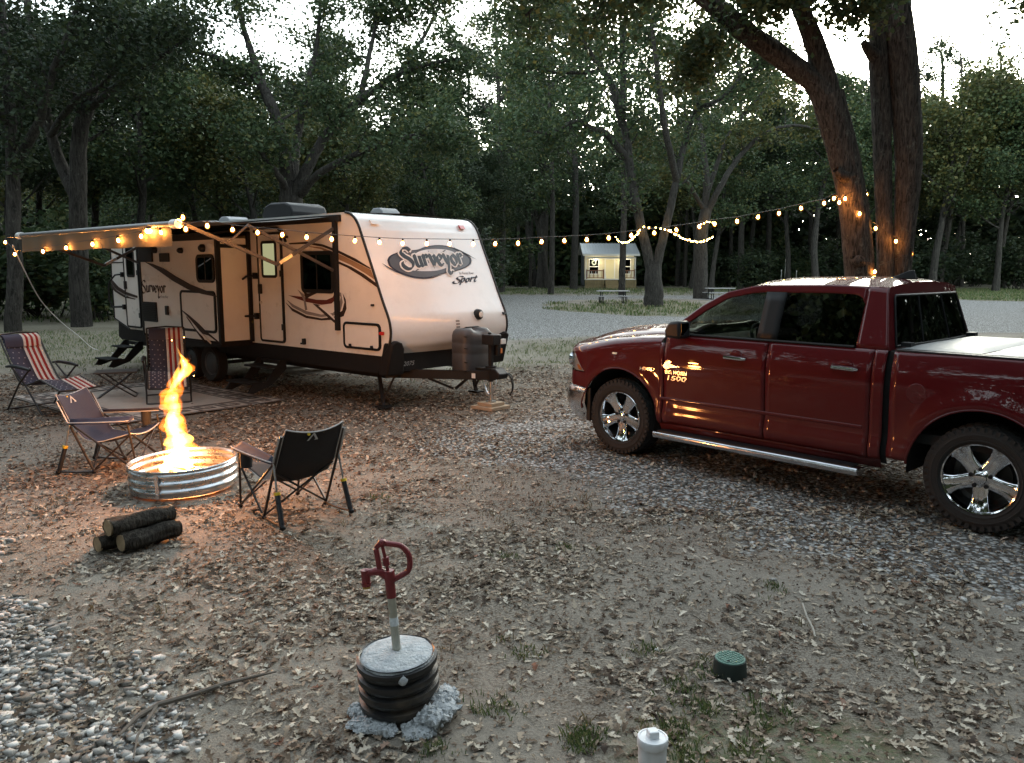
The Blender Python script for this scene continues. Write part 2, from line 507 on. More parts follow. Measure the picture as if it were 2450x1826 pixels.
def ground_material():
    m = bpy.data.materials.new('earth'); m.use_nodes = True
    n = m.node_tree.nodes; L = m.node_tree.links
    p = n['Principled BSDF']; p.inputs['Roughness'].default_value = 0.93; p.inputs['Specular IOR Level'].default_value = 0.2
    tc = n.new('ShaderNodeTexCoord'); P = tc.outputs['Object']
    def noise(sc, det=6, ro=0.6, vec=None):
        t = n.new('ShaderNodeTexNoise'); t.inputs['Scale'].default_value = sc; t.inputs['Detail'].default_value = det; t.inputs['Roughness'].default_value = ro
        L.new(vec or P, t.inputs['Vector']); return t.outputs['Fac']
    def mr(v, a, b, c=0, d=1):
        t = n.new('ShaderNodeMapRange'); t.inputs[1].default_value = a; t.inputs[2].default_value = b; t.inputs[3].default_value = c; t.inputs[4].default_value = d
        L.new(v, t.inputs[0]); return t.outputs[0]
    def mix(f, a, b, mode='MIX'):
        t = n.new('ShaderNodeMix'); t.data_type = 'RGBA'; t.blend_type = mode
        if isinstance(f, float): t.inputs[0].default_value = f
        else: L.new(f, t.inputs[0])
        for i, v in ((6, a), (7, b)):
            if isinstance(v, tuple): t.inputs[i].default_value = (*v, 1)
            else: L.new(v, t.inputs[i])
        return t.outputs[2]
    def math_(op, a, b):
        t = n.new('ShaderNodeMath'); t.operation = op
        for i, v in ((0, a), (1, b)):
            if isinstance(v, (int, float)): t.inputs[i].default_value = v
            else: L.new(v, t.inputs[i])
        return t.outputs[0]
    at = n.new('ShaderNodeAttribute'); at.attribute_name = 'zone'
    sep = n.new('ShaderNodeSeparateColor'); L.new(at.outputs['Color'], sep.inputs[0])
    g_, gr_, li_ = sep.outputs[0], sep.outputs[1], sep.outputs[2]
    fine = noise(70, 8, 0.7); mid = noise(9, 7, 0.65); big = noise(1.3, 4, 0.6); grain = noise(320, 3, 0.6)
    dirt = mix(mr(mid, 0.3, 0.7), (0.305, 0.275, 0.23), (0.15, 0.13, 0.106))
    dirt = mix(mr(big, 0.35, 0.65), dirt, (0.26, 0.23, 0.19))
    dirt = mix(mr(grain, 0.2, 0.8, 0, 0.45), dirt, (0.36, 0.32, 0.265))
    deb = math_('MULTIPLY', mr(fine, 0.47, 0.55), mr(li_, 0.1, 0.9))
    dirt = mix(deb, dirt, (0.055, 0.040, 0.027))
    deb2 = math_('MULTIPLY', mr(noise(46, 8, 0.75), 0.55, 0.66), mr(li_, 0.2, 1.0))
    dirt = mix(deb2, dirt, (0.27, 0.19, 0.12))
    gcol = mix(mr(fine, 0.3, 0.7), (0.040, 0.072, 0.020), (0.095, 0.13, 0.04))
    gcol = mix(mr(noise(38, 6, 0.7), 0.45, 0.6), gcol, (0.17, 0.125, 0.07))
    col = mix(math_('MULTIPLY', gr_, mr(mid, 0.25, 0.6)), dirt, gcol)
    vo = n.new('ShaderNodeTexVoronoi'); vo.inputs['Scale'].default_value = 24; L.new(P, vo.inputs['Vector'])
    bw = n.new('ShaderNodeRGBToBW'); L.new(vo.outputs['Color'], bw.inputs[0])
    stone = mix(mr(bw.outputs[0], 0.2, 0.8), (0.25, 0.25, 0.24), (0.60, 0.60, 0.58))
    stone = mix(mr(vo.outputs['Distance'], 0.35, 0.6), stone, (0.10, 0.09, 0.08))
    stone = mix(mr(noise(5, 6, 0.7), 0.55, 0.75, 0, 0.6), stone, dirt)
    gf = math_('MULTIPLY_ADD', g_, 1.0)
    edge = mr(math_('ADD', g_, math_('MULTIPLY', math_('SUBTRACT', mid, 0.5), 0.9)), 0.35, 0.62)
    col = mix(edge, col, stone)
    L.new(col, p.inputs['Base Color'])
    h = math_('ADD', math_('MULTIPLY', fine, 0.8), math_('MULTIPLY', mid, 1.2))
    h = math_('SUBTRACT', h, math_('MULTIPLY', math_('MULTIPLY', vo.outputs['Distance'], edge), 1.2))
    b = n.new('ShaderNodeBump'); b.inputs['Strength'].default_value = 0.75; b.inputs['Distance'].default_value = 0.03
    L.new(h, b.inputs['Height']); L.new(b.outputs[0], p.inputs['Normal'])
    return m
EARTH = ground_material()
fm = gm[GF].mean(1); fy_ = GV[GF[:, 0], 1]
isroad = (fm > 0.5) & (fy_ > 20)
isdrive = (fm > 0.5) & (fy_ <= 20)
def ground_piece(name, sel):
    F = GF[sel]; used = np.unique(F); remap = np.zeros(len(GV), int); remap[used] = np.arange(len(used))
    o = raw_mesh(name, GV[used], remap[F], EARTH, smooth=True)
    ca = o.data.color_attributes.new('zone', 'FLOAT_COLOR', 'POINT')
    ca.data.foreach_set('color', np.stack([gm[used], gs[used], lm[used], np.ones(len(used))], 1).astype(np.float32).ravel())
    o['kind'] = 'structure'
    return o
ground_piece('ground', ~isroad & ~isdrive)
ground_piece('gravel_road', isroad)
ground_piece('gravel_driveway', isdrive)

# ================================================================== TREES
def bark_mat(name, dark, light, sc=1.0, lichen=0.0):
    m = bpy.data.materials.new(name); m.use_nodes = True
    n = m.node_tree.nodes; L = m.node_tree.links
    p = n['Principled BSDF']; p.inputs['Roughness'].default_value = 0.9; p.inputs['Specular IOR Level'].default_value = 0.2
    tc = n.new('ShaderNodeTexCoord')
    mp = n.new('ShaderNodeMapping'); mp.inputs['Scale'].default_value = (18 * sc, 18 * sc, 3.2 * sc)
    L.new(tc.outputs['Object'], mp.inputs['Vector'])
    no = n.new('ShaderNodeTexNoise'); no.inputs['Scale'].default_value = 1.4; no.inputs['Detail'].default_value = 7; no.inputs['Roughness'].default_value = 0.65; no.inputs['Distortion'].default_value = 0.8
    L.new(mp.outputs[0], no.inputs['Vector'])
    cr = n.new('ShaderNodeValToRGB'); e = cr.color_ramp.elements
    e[0].position = 0.36; e[0].color = (*dark, 1); e[1].position = 0.66; e[1].color = (*light, 1)
    L.new(no.outputs['Fac'], cr.inputs[0])
    col = cr.outputs[0]
    if lichen:
        l = n.new('ShaderNodeTexNoise'); l.inputs['Scale'].default_value = 7; l.inputs['Detail'].default_value = 8; l.inputs['Roughness'].default_value = 0.75
        L.new(tc.outputs['Object'], l.inputs['Vector'])
        mr = n.new('ShaderNodeMapRange'); mr.inputs[1].default_value = 0.58; mr.inputs[2].default_value = 0.68; mr.inputs[4].default_value = lichen
        L.new(l.outputs['Fac'], mr.inputs[0])
        mx = n.new('ShaderNodeMix'); mx.data_type = 'RGBA'; L.new(mr.outputs[0], mx.inputs[0]); L.new(col, mx.inputs[6]); mx.inputs[7].default_value = (0.20, 0.21, 0.17, 1)
        col = mx.outputs[2]
    L.new(col, p.inputs['Base Color'])
    b = n.new('ShaderNodeBump'); b.inputs['Strength'].default_value = 0.9; b.inputs['Distance'].default_value = 0.03
    L.new(no.outputs['Fac'], b.inputs['Height']); L.new(b.outputs[0], p.inputs['Normal'])
    return m
BARK = bark_mat('bark', (0.014, 0.0125, 0.011), (0.070, 0.064, 0.056), 0.6, 0.35)
BARK_NEAR = bark_mat('ridged_bark', (0.012, 0.010, 0.008), (0.098, 0.080, 0.066), 1.2, 0.4)
LEAF_A = ramp_mat('oak_foliage', [(0, (0.029, 0.050, 0.022)), (0.45, (0.048, 0.078, 0.034)), (0.8, (0.072, 0.103, 0.042)), (1, (0.120, 0.118, 0.034))], 0.6, 0.28)
LEAF_B = ramp_mat('dark_foliage', [(0, (0.018, 0.031, 0.016)), (0.6, (0.030, 0.048, 0.022)), (1, (0.050, 0.062, 0.024))], 0.6, 0.25)
LEAF_C = ramp_mat('yellowing_foliage', [(0, (0.040, 0.055, 0.019)), (0.6, (0.070, 0.087, 0.030)), (1, (0.136, 0.114, 0.031))], 0.6, 0.28)
LEAVES = [LEAF_A, LEAF_B, LEAF_C]

def leaf_cloud(rs, cen, k, sig, size, flat=0.62):
    """k leaf faces around every centre"""
    cen = np.asarray(cen, float)
    n = len(cen) * k
    c = np.repeat(cen, k, 0) + rs.normal(0, 1, (n, 3)) * np.array([sig, sig, sig * flat])
    a = rs.normal(0, 1, (n, 3)); a[:, 2] = a[:, 2] * 0.6 - 0.25; a /= np.linalg.norm(a, axis=1)[:, None]
    b = np.cross(a, rs.normal(0, 1, (n, 3)) + np.array([0, 0, 1.2])); b /= np.linalg.norm(b, axis=1)[:, None] + 1e-9
    nn = np.cross(a, b)
    s = size * rs.uniform(0.6, 1.35, (n, 1))
    w = s * rs.uniform(0.28, 0.42, (n, 1))
    V = np.stack([c - a * s * 0.5, c + b * w + nn * s * 0.12 + a * s * 0.06, c + a * s * 0.5, c - b * w + nn * s * 0.12 + a * s * 0.06], 1).reshape(-1, 3)
    i = np.arange(n)[:, None] * 4
    F = np.concatenate([i + np.array([0, 1, 2]), i + np.array([0, 2, 3])], 1).reshape(-1, 3)
    return V, F
def wander(rs, p, d, length, n, up=0.15, wob=0.25):
    p = np.array(p, float); d = np.array(d, float); d /= np.linalg.norm(d)
    out = [p.copy()]
    for i in range(n):
        d = d + rs.normal(0, wob, 3) * 0.5 + np.array([0, 0, up]); d /= np.linalg.norm(d)
        p = p + d * length / n; out.append(p.copy())
    return out
def branch_out(rs, limb, r0, mb, tips, nb, blen, t0=0.3, up=0.12, twigs=4, sides=5):
    """side branches and twigs on one limb; collects leaf centres in tips"""
    m = len(limb) - 1
    for j in range(nb):
        t = t0 + (1 - t0) * (j + rs.uniform(0.1, 0.9)) / nb
        f = t * m; i = min(int(f), m - 1); q = limb[i] + (limb[i + 1] - limb[i]) * (f - i)
        ax = limb[i + 1] - limb[i]; ax = ax / np.linalg.norm(ax)
        d = rs.normal(0, 1, 3); d -= ax * d.dot(ax); d /= np.linalg.norm(d); d[2] *= 0.6
        d = d + ax * rs.uniform(0.3, 0.9)
        L_ = blen * rs.uniform(0.6, 1.2) * (1.15 - 0.5 * t)
        br = wander(rs, q, d, L_, 4, up, 0.35)
        rr = r0 * (1 - 0.75 * t) * 0.42 + 0.006
        mb.tube(br, [rr, rr * 0.8, rr * 0.6, rr * 0.42, rr * 0.22], sides, cap=False)
        tips += [br[2], br[3], br[4]]
        for k in range(twigs):
            i2 = rs.integers(1, 5)
            tw = wander(rs, br[i2], rs.normal(0, 1, 3) + (br[4] - br[0]) / L_ * 0.8, L_ * rs.uniform(0.25, 0.5), 2, up * 0.4, 0.4)
            mb.tube(tw, [rr * 0.35, rr * 0.22, 0.003], 3, cap=False)
            tips += [tw[1], tw[2]]
def make_tree(name, seed, H, limbs_n, r0, crown_r, kleaf, lsize, sig, lmat, base=0.32, trunk=None, extra=None, blen=None, up=0.12, nb=6):
    """returns the Empty of a tree: trunk and crown as children. extra: list of (polyline, r0, r1) main limbs given by hand"""
    rs = np.random.default_rng(seed)
    mb = MB(); tips = []
    root = bpy.data.objects.new(name, None); C.objects.link(root)
    if trunk is None:
        trunk = wander(rs, (0, 0, -0.15), (rs.normal(0, 0.05), rs.normal(0, 0.05), 1), H * 0.86, 9, 0.12, 0.13)
        rad = [r0 * (1.35 if i == 0 else 1.0) * (1 - 0.085 * i) for i in range(10)]
        mb.tube(trunk, rad, 10, cap=False)
        m = len(trunk) - 1
        for j in range(limbs_n):
            t = base + (1 - base) * (j + rs.uniform(0, 0.8)) / limbs_n
            f = min(t, 0.999) * m; i = int(f); q = trunk[i] + (trunk[i + 1] - trunk[i]) * (f - i)
            a = j * 2.4 + rs.uniform(-0.4, 0.4)
            el = rs.uniform(0.15, 0.7) + 0.5 * t
            ln = crown_r * (1.15 - 0.55 * abs(t - 0.5) * 2) * rs.uniform(0.75, 1.15)
            lb = wander(rs, q, (math.cos(a), math.sin(a), el), ln, 6, 0.07, 0.22)
            rr = r0 * (1 - 0.7 * t) * 0.45
            mb.tube(lb, [rr * (1 - 0.14 * k) for k in range(7)], 6, cap=False)
            branch_out(rs, lb, rr, mb, tips, nb, blen or crown_r * 0.42, 0.25, up)
        branch_out(rs, trunk[-4:], r0 * 0.3, mb, tips, 6, crown_r * 0.4, 0.2, up)
    for lb, ra, rb, nb_, bl in (extra or []):
        lb = [np.array(q, float) for q in lb]
        lb = catmull(lb, 4); k = len(lb)
        lb = [q + rs.normal(0, 0.015, 3) for q in lb]
        mb.tube(lb, [ra + (rb - ra) * i / (k - 1) for i in range(k)], 10, cap=True)
        if nb_: branch_out(rs, lb, (ra + rb) / 2, mb, tips, nb_, bl, 0.35, up)
    mb.build('trunk', BARK, root, ang=80, fix=False)
    if tips:
        V, F = leaf_cloud(rs, tips, kleaf, sig, lsize)
        raw_mesh('crown', V, F, lmat, root)
    return root
def place(root, x, y, rz, s, label, group):
    c = copy_tree(root)
    c.location = (x, y, 0); c.rotation_euler = (0, 0, rz); c.scale = (s, s, s * random.uniform(0.92, 1.08))
    tag(c, label, 'tree', group)
    return c

GW = 'trees of the dark woods behind the clearing'
LW = 'tall leafy oak in the dark woods that close the far side of the clearing'
protos = []
for i, (H, cr, nl) in enumerate(((16, 4.2, 11), (17.5, 4.6, 12), (14.5, 4.4, 10), (18.5, 4.0, 12))):
    protos.append(make_tree('oak_tree', 100 + i, H, nl, 0.24 + 0.02 * i, cr, 21, 0.235, 0.50, LEAVES[i % 3], base=0.36))
used_ = set()
def wood(x, y, s, label=LW, group=GW, k=None):
    k = random.randrange(4) if k is None else k
    if k not in used_:
        used_.add(k); o = protos[k]; o.location = (x, y, 0); o.rotation_euler = (0, 0, random.uniform(0, 6.28)); o.scale = (s, s, s); tag(o, label, 'tree', group)
        return o
    return place(protos[k], x, y, random.uniform(0, 6.28), s, label, group)
# far rows
for row, (Y, st, s0) in enumerate(((70, 6.6, 0.92), (83, 7.5, 1.0), (98, 8.5, 1.12))):
    x = -0.66 * Y - 8
    while x < 0.66 * Y + 10:
        xx, yy = x + random.uniform(-1.5, 1.5), Y + random.uniform(-4, 4)
        px = 1225 + xx / yy * 1906
        s = s0 * random.uniform(0.9, 1.12)
        if 1030 < px < 1215: s *= 0.72
        elif 1900 < px < 2180: s *= 1.10
        elif px < 700: s *= .98
        elif px < 985: s *= 1.02
        else: s *= 1.34 if px > 2180 else 1.18
        zone = next(n for e, n in ((980, 'seen above the trailer roof'), (1390, 'between the trailer and the cabin'), (1560, 'behind the cabin'), (2080, 'seen above the pickup'), (9999, 'right of the twin-trunked near oak')) if px < e)
        lab = ('front-row', 'middle-row', 'deepest-row')[row] + ' leafy oak of the dark far woods, ' + zone
        cab = abs(xx - 10.5) < 6 and yy < 92
        if not cab: wood(xx, yy, s, lab)
        x += st
# nearer wood on the left, behind and beside the trailer
GL = 'trees of the dark wood left of the trailer'
LL = 'shadowed oak in the dense wood left of and behind the trailer'
for x, y, s in ((-27, 33, .95), (-22.5, 36, .9), (-18.5, 39, 1.0), (-13, 41, .9), (-26, 45, 1.05), (-19, 50, 1.05), (-12, 53, .95), (-6, 56, .8), (-33, 52, 1.1), (-2, 62, .74), (-24, 26, .85), (-9, 46, .82), (-30, 38, 1.1), (-22, 42, 1.15), (-16, 46, 1.1), (-25, 55, 1.25), (-15, 58, 1.1), (-4.5, 50, .78)):
    px = 1225 + x / y * 1906
    where = next(n for e, n in ((60, 'at the far left beyond the awning end'), (330, 'above the awning valance'), (520, 'above the slide-out'), (790, 'behind the roof air conditioner'), (1100, 'above the white front cap'), (9999, 'just right of the trailer')) if px < e)
    dep = 'nearest' if y < 34 else 'middle' if y < 44 else 'farthest'
    wood(x, y, s * (.86 if px < 620 else .92), dep + ' shadowed oak in the wood ' + where, GL)
# trees round the camera's back, seen as reflections and as shade
GB = 'trees behind the viewpoint'
for x, y, s in ((-9, -7, .9), (-3, -12, 1.0), (4, -10, .9), (10, -6, .95), (15, -1, .9), (-14, -1, .9), (-7, -18, 1.0), (8, -17, 1.0), (20, 6, .9), (-16, 9, .8), (7, -4.5, 1.0), (12, -12, 1.2), (18, -8, 1.1), (24, -3, 1.1), (23, -14, 1.2), (0, -16, 1.2), (-6, -11, 1.1), (-12, -13, 1.2), (-17, -6, 1.1), (13, -20, 1.3), (3, -22, 1.3), (28, 4, 1.0), (-2, -6.5, .9), (30, -9, 1.2), (23, 9, 1.1), (27, 14, 1.2), (33, 20, 1.2), (38, 14, 1.3), (33, 8, 1.2), (-15, 3.5, 1.1), (-19, 0, 1.2), (-21, 6, 1.2), (-18, 10.5, 1.0), (-25, 12, 1.2), (-23, 2, 1.3)):
    wood(x, y, s, 'tall oak standing behind the viewpoint, outside the picture', GB)

# understory shrubs
shr = []
for i in range(3):
    rs = np.random.default_rng(300 + i)
    root = bpy.data.objects.new('shrub', None); C.objects.link(root)
    mb = MB(); tips = []
    for k in range(11):
        st = wander(rs, (rs.normal(0, .25), rs.normal(0, .25), -.1), (rs.normal(0, .5), rs.normal(0, .5), 1), rs.uniform(2.2, 4.4), 5, .05, .3)
        mb.tube(st, [.035, .03, .024, .018, .012, .006], 4, cap=False)
        branch_out(rs, st, .03, mb, tips, 4, 1.0, .2, .05, 2, 3)
    mb.build('stems', BARK, root, fix=False)
    V, F = leaf_cloud(rs, tips, 11, .30, .24, .8)
    raw_mesh('foliage', V, F, LEAF_B if i else LEAF_A, root)
    shr.append(root)
first = [True] * 3
def shrub(x, y, s, label, group):
    k = random.randrange(3)
    if first[k]: first[k] = False; o = shr[k]
    else: o = copy_tree(shr[k])
    o.location = (x, y, 0); o.rotation_euler = (0, 0, random.uniform(0, 6.28)); o.scale = (s * 1.2, s * 1.2, s)
    tag(o, label, 'shrub', group)
for Y, st in ((80, 9.0), (94, 5.5)):
    x = -0.66 * Y - 4
    while x < 0.66 * Y + 8:
        xx, yy = x + random.uniform(-1.5, 1.5), Y + random.uniform(-3, 3)
        if not (abs(xx - 10.0) < 7.5 and yy < 96) and not (-3 < xx < 14 and yy < 70):
            px = 1225 + xx / yy * 1906
            zone = next(n for e, n in ((980, 'hidden mostly behind the trailer'), (1390, 'between the trailer and the cabin'), (1560, 'behind the cabin'), (2080, 'seen above the pickup'), (9999, 'right of the twin-trunked near oak')) if px < e)
            shrub(xx, yy, random.uniform(.9, 1.5), 'dark shrub under the far woods, ' + ('front' if Y == 80 else 'back') + ' row, ' + zone, 'shrubs under the far woods')
        x += st
for x, y, s in ((-23, 29, 1), (-16.5, 32, .9), (-20, 34, 1.1), (-11, 38, 1.0), (-4, 45, 1.0), (-9, 33, .9), (-26, 36, 1.1), (-2.5, 52, .9), (-15, 44, 1.2), (-29, 42, 1.2), (-21.5, 23.5, .7), (-7.5, 50, 1.1)):
    px = 1225 + x / y * 1906
    where = next(n for e, n in ((60, 'at the far left beyond the awning end'), (330, 'seen under the awning valance'), (520, 'behind the slide-out'), (790, 'behind the trailer door'), (9999, 'behind the white front cap')) if px < e)
    shrub(x, y, s, ('nearer' if y < 33 else 'middle' if y < 41 else 'farther') + ' dark understory shrub in the left wood, ' + where, 'shrubs under the left wood')
# the far wood that reads as one mass
rs = np.random.default_rng(77)
cen = np.stack([rs.uniform(-100, 100, 15000), rs.uniform(106, 124, 15000), rs.uniform(0, 24, 15000) * rs.uniform(.4, 1, 15000)], 1)
V, F = leaf_cloud(rs, cen, 7, 1.0, 1.1, 0.8)
o = raw_mesh('forest', V, F, LEAF_B); tag(o, kind='stuff')
for x, y, s in ((-5, -8.5, 1.0), (-1, -9, 1.2), (3, -7.5, 1.1), (6.5, -8, 1.2), (9.5, -8.5, 1.2), (13, -5, 1.1), (16.5, -4, 1.1), (19, -1.5, 1.1), (-10, -10, 1.2), (-13, -4, 1.0), (22, -7, 1.3), (15, -9, 1.3), (26, 1, 1.1), (20, 6, 1.1), (24, 11, 1.2), (29, 17, 1.3), (22, 3, 1.2), (31, 11, 1.3), (-13, 2, 1.1), (-14, 6, 1.1), (-16, 0, 1.2), (-17, 8, 1.2), (-19, 4, 1.3)):
    shrub(x, y, s, 'dark shrub behind the viewpoint, outside the picture', 'shrubs behind the viewpoint')

cen = np.stack([rs.uniform(-22, 34, 4200), rs.uniform(99.5, 106, 4200), rs.uniform(0, 18, 4200) * rs.uniform(.35, 1, 4200)], 1)
V, F = leaf_cloud(rs, cen, 9, 0.9, 0.8, 0.8)
o = raw_mesh('forest', V, F, LEAF_A); tag(o, kind='stuff')
# the same wood closing the horizon beside and behind the viewpoint
an = rs.uniform(R(40), R(320), 8000); rd = rs.uniform(38, 56, 8000)
cen = np.stack([rd * np.sin(an), rd * np.cos(an), rs.uniform(0, 15, 8000) * rs.uniform(.4, 1, 8000)], 1)
V, F = leaf_cloud(rs, cen, 6, 1.0, 1.35, 0.8)
o = raw_mesh('forest', V, F, LEAF_B); tag(o, kind='stuff')

# ---- feature trees (limbs traced to their real distance)
def feature(name, label, x, y, seed, limbs, kleaf, lsize, sig, lm_, up=0.1):
    ex = []
    for pts, ra, rb, nb_, bl in limbs:
        ex.append(([(p[0] - x, p[1] - y, p[2]) for p in pts], ra, rb, nb_, bl))
    t = make_tree(name, seed, 0, 0, 0, 0, kleaf, lsize, sig, lm_, trunk=[], extra=ex, up=up)
    t.location = (x, y, 0)
    return tag(t, label, 'tree')
Y = 44.0
def A(px, py, dy=0.0): return tuple(atY(px, py, Y + dy))
V44 = [
 ([(7.75, Y, -.2), (7.8, Y, 0.6), (7.75, Y, 1.5), (7.7, Y, 2.3)], .58, .42, 0, 0),
 ([(7.7, Y, 1.6), A(1547, 600), A(1532, 536), A(1507, 407), A(1499, 333), A(1488, 288)], .30, .19, 6, 2.2),
 ([(7.85, Y, 1.6), A(1580, 600), A(1600, 518), A(1618, 433), A(1640, 333, .5), A(1666, 259, .8), A(1706, 185, 1.2), A(1750, 100, 2)], .275, .08, 12, 3.0),
 ([A(1490, 300), A(1465, 205, -.5), A(1433, 159, -.8), A(1390, 90, -1.5), A(1350, 10, -2)], .24, .06, 10, 3.0),
 ([A(1488, 288), A(1492, 200, .5), A(1488, 120, .5), A(1500, 20, 1), A(1510, -90, 1)], .22, .06, 10, 3.0),
 ([A(1500, 380), A(1450, 320, -1), A(1414, 307, -2), A(1374, 290, -2.6), A(1315, 318, -3), A(1250, 310, -3.5)], .2, .05, 11, 2.6),
 ([A(1433, 170), A(1370, 175, 1), A(1300, 170, 1.5), A(1235, 150, 2)], .12, .04, 9, 2.6),
 ([A(1400, 100), A(1330, 80, 2), A(1260, 60, 2.5), A(1215, 40, 3)], .12, .04, 9, 2.5),
 ([A(1350, 10, -1), A(1290, -40, -1), A(1240, -70, -1)], .1, .03, 7, 2.4),
 ([A(1618, 433), A(1590, 300, -2), A(1575, 180, -3), A(1560, 60, -4), A(1570, -60, -4)], .2, .05, 11, 2.8),
 ([A(1666, 259, .8), A(1720, 240, -1), A(1780, 180, -1.5), A(1830, 150, -2)], .14, .04, 9, 2.6),
]
feature('oak_tree', 'big oak forking into two grey trunks in a V, right of the cabin', 7.75, Y, 11, V44, 30, .19, .44, LEAF_A)
Y = 30.0
BT = [
 ([(-8.1, Y, -.2), (-8.05, Y, 1.5), A(696, 470)], .58, .42, 0, 0),
 ([A(690, 470), A(684, 400), A(672, 330), A(640, 230), A(612, 190, .3), A(565, 165, 0.5)], .3, .12, 8, 2.2),
 ([A(640, 235), A(600, 120, 1), A(575, 30, 1.5), A(560, -80, 2)], .16, .05, 9, 2.4),
 ([A(702, 470), A(722, 430), A(765, 350), A(800, 300), A(860, 240), A(950, 180, -.5), A(1040, 150, -.6), A(1095, 140, -1)], .24, .05, 14, 1.9),
 ([A(860, 245), A(880, 150, 1), A(900, 60, 1.4), A(930, -40, 2)], .13, .04, 10, 2.1),
 ([A(700, 440), A(712, 330, 1), A(735, 210, 1.5), A(760, 90, 2), A(770, -60, 2)], .2, .05, 12, 2.2),
 ([A(715, 470), A(760, 420, -1), A(820, 385, -1.5), A(930, 340, -2), A(1010, 322, -2), A(1080, 325, -2)], .16, .04, 11, 1.6),
 ([A(690, 460), A(660, 410, -1), A(625, 365, -1.5), A(590, 330, -2)], .14, .04, 6, 1.4),
 ([A(950, 185, -.5), A(1000, 110, .5), A(1040, 40, .8), A(1060, -20, 1)], .1, .03, 8, 1.6),
 ([A(565, 165, .5), A(500, 130, -.5), A(430, 120, -1), A(370, 100, -1)], .11, .03, 8, 1.8),
]
feature('oak_tree', 'spreading oak with many low limbs rising right behind the trailer roof', -8.05, Y, 12, BT, 36, .15, .38, LEAF_A)
Y = 28.5
LT = [
 ([(-15.4, Y, -.2), A(190, 700), A(186, 520), A(190, 330), A(207, 265), A(229, 185, .3), A(262, 125, .6), A(300, 20, 1), A(320, -90, 1.4)], .37, .08, 14, 2.3),
 ([A(186, 480), A(150, 400, .5), A(122, 322, .6), A(92, 166, .4), A(74, 74, .3), A(60, -60, .3)], .24, .07, 12, 2.4),
 ([A(207, 265), A(290, 200, -1.5), A(370, 150, -2.5), A(450, 90, -3)], .14, .04, 9, 2.2),
 ([A(122, 322), A(180, 240, -1.6), A(260, 190, -3), A(330, 60, -3.4)], .12, .04, 9, 2.2),
 ([A(100, 210), A(30, 130, -1.4), A(-40, 80, -2)], .11, .04, 8, 2.0),
]
feature('oak_tree', 'grey-barked leaning oak behind the awning, thickest trunk on the left', -15.4, Y, 13, LT, 25, .15, .38, LEAF_B)
Y = 26.0
LT2 = [
 ([(-16.3, Y, -.2), A(35, 640), A(32, 450), A(25, 300), A(15, 150), A(5, 0), A(-10, -120)], .27, .08, 14, 2.4),
 ([A(30, 400), A(90, 300, -1), A(120, 200, -1.5), A(170, 60, -2), A(200, -60, -2)], .16, .05, 12, 2.2),
 ([A(25, 300), A(-40, 230, -1), A(-120, 180, -1.5)], .12, .04, 7, 2.0),
]
feature('oak_tree', 'dark straight oak at the far left, just beyond the awning end', -16.3, Y, 14, LT2, 24, .15, .38, LEAF_B)
Y = 56.0
T3 = [
 ([(13.2, Y, -.2), A(1676, 640), A(1678, 560), A(1690, 500)], .52, .38, 0, 0),
 ([A(1684, 520), A(1690, 430), A(1680, 330, .5), A(1668, 250, 1), A(1690, 150, 1.5), A(1700, 40, 2)], .26, .06, 9, 3.2),
 ([A(1692, 510), A(1722, 450, -.5), A(1765, 380), A(1830, 320), A(1900, 300, -.5), A(1960, 310, -1)], .24, .06, 10, 3.0),
 ([A(1690, 470), A(1740, 330, 1), A(1800, 250, 1.5), A(1860, 180, 2)], .18, .05, 9, 3.0),
 ([A(1684, 500), A(1640, 430, -1.5), A(1600, 380, -2.5), A(1560, 340, -3)], .16, .04, 8, 2.6),
]
feature('oak_tree', 'brown twin-trunk oak wrapped with fairy lights, between V-shaped oak and pickup', 13.2, Y, 15, T3, 21, .26, .46, LEAF_C)
def slim(px, base_y, wpx, lab, seed, lmx, top=-60, lean=0.0, low=330):
    g = gp(px, base_y); global Y
    Y = g.y; k = Y / 1906
    L_ = [([(g.x, Y, -.2), A(px + 2, base_y - 60), A(px + 6 + lean * .4, 480), A(px + 2 + lean, low), A(px + lean * 1.4, 160), A(px - 8 + lean * 1.8, top)], wpx * k * .62, wpx * k * .16, 12, 3.0)]
    for j in range(5):
        yy = low - 10 - j * 55
        sd = 1 if j % 2 else -1
        L_.append(([A(px + lean, yy + 60), A(px + lean + sd * 50, yy, -1 + j * .5), A(px + lean + sd * 110, yy - 40, -2 + j)], wpx * k * .2, .03, 6, 2.6))
    feature('oak_tree', lab, g.x, Y, seed, L_, 18, .28, .50, lmx)
slim(1487, 711, 15, 'slim brown oak standing at the picnic table in front of the cabin', 21, LEAF_A)
slim(1318, 704, 13, 'slim straight oak, second trunk left of the cabin', 22, LEAF_A, lean=-4)
slim(1199, 699, 16, 'slim grey oak rising just right of the trailer front', 23, LEAF_B, lean=-6, low=360)
slim(1372, 693, 17, 'ivy-clad oak trunk touching the left side of the cabin', 24, LEAF_B, low=330)
slim(1296, 688, 24, 'thick dark oak trunk at the wood edge between trailer and cabin', 25, LEAF_B, low=340)
slim(1770, 692, 14, 'slim oak seen above the pickup windshield', 26, LEAF_C, low=330)

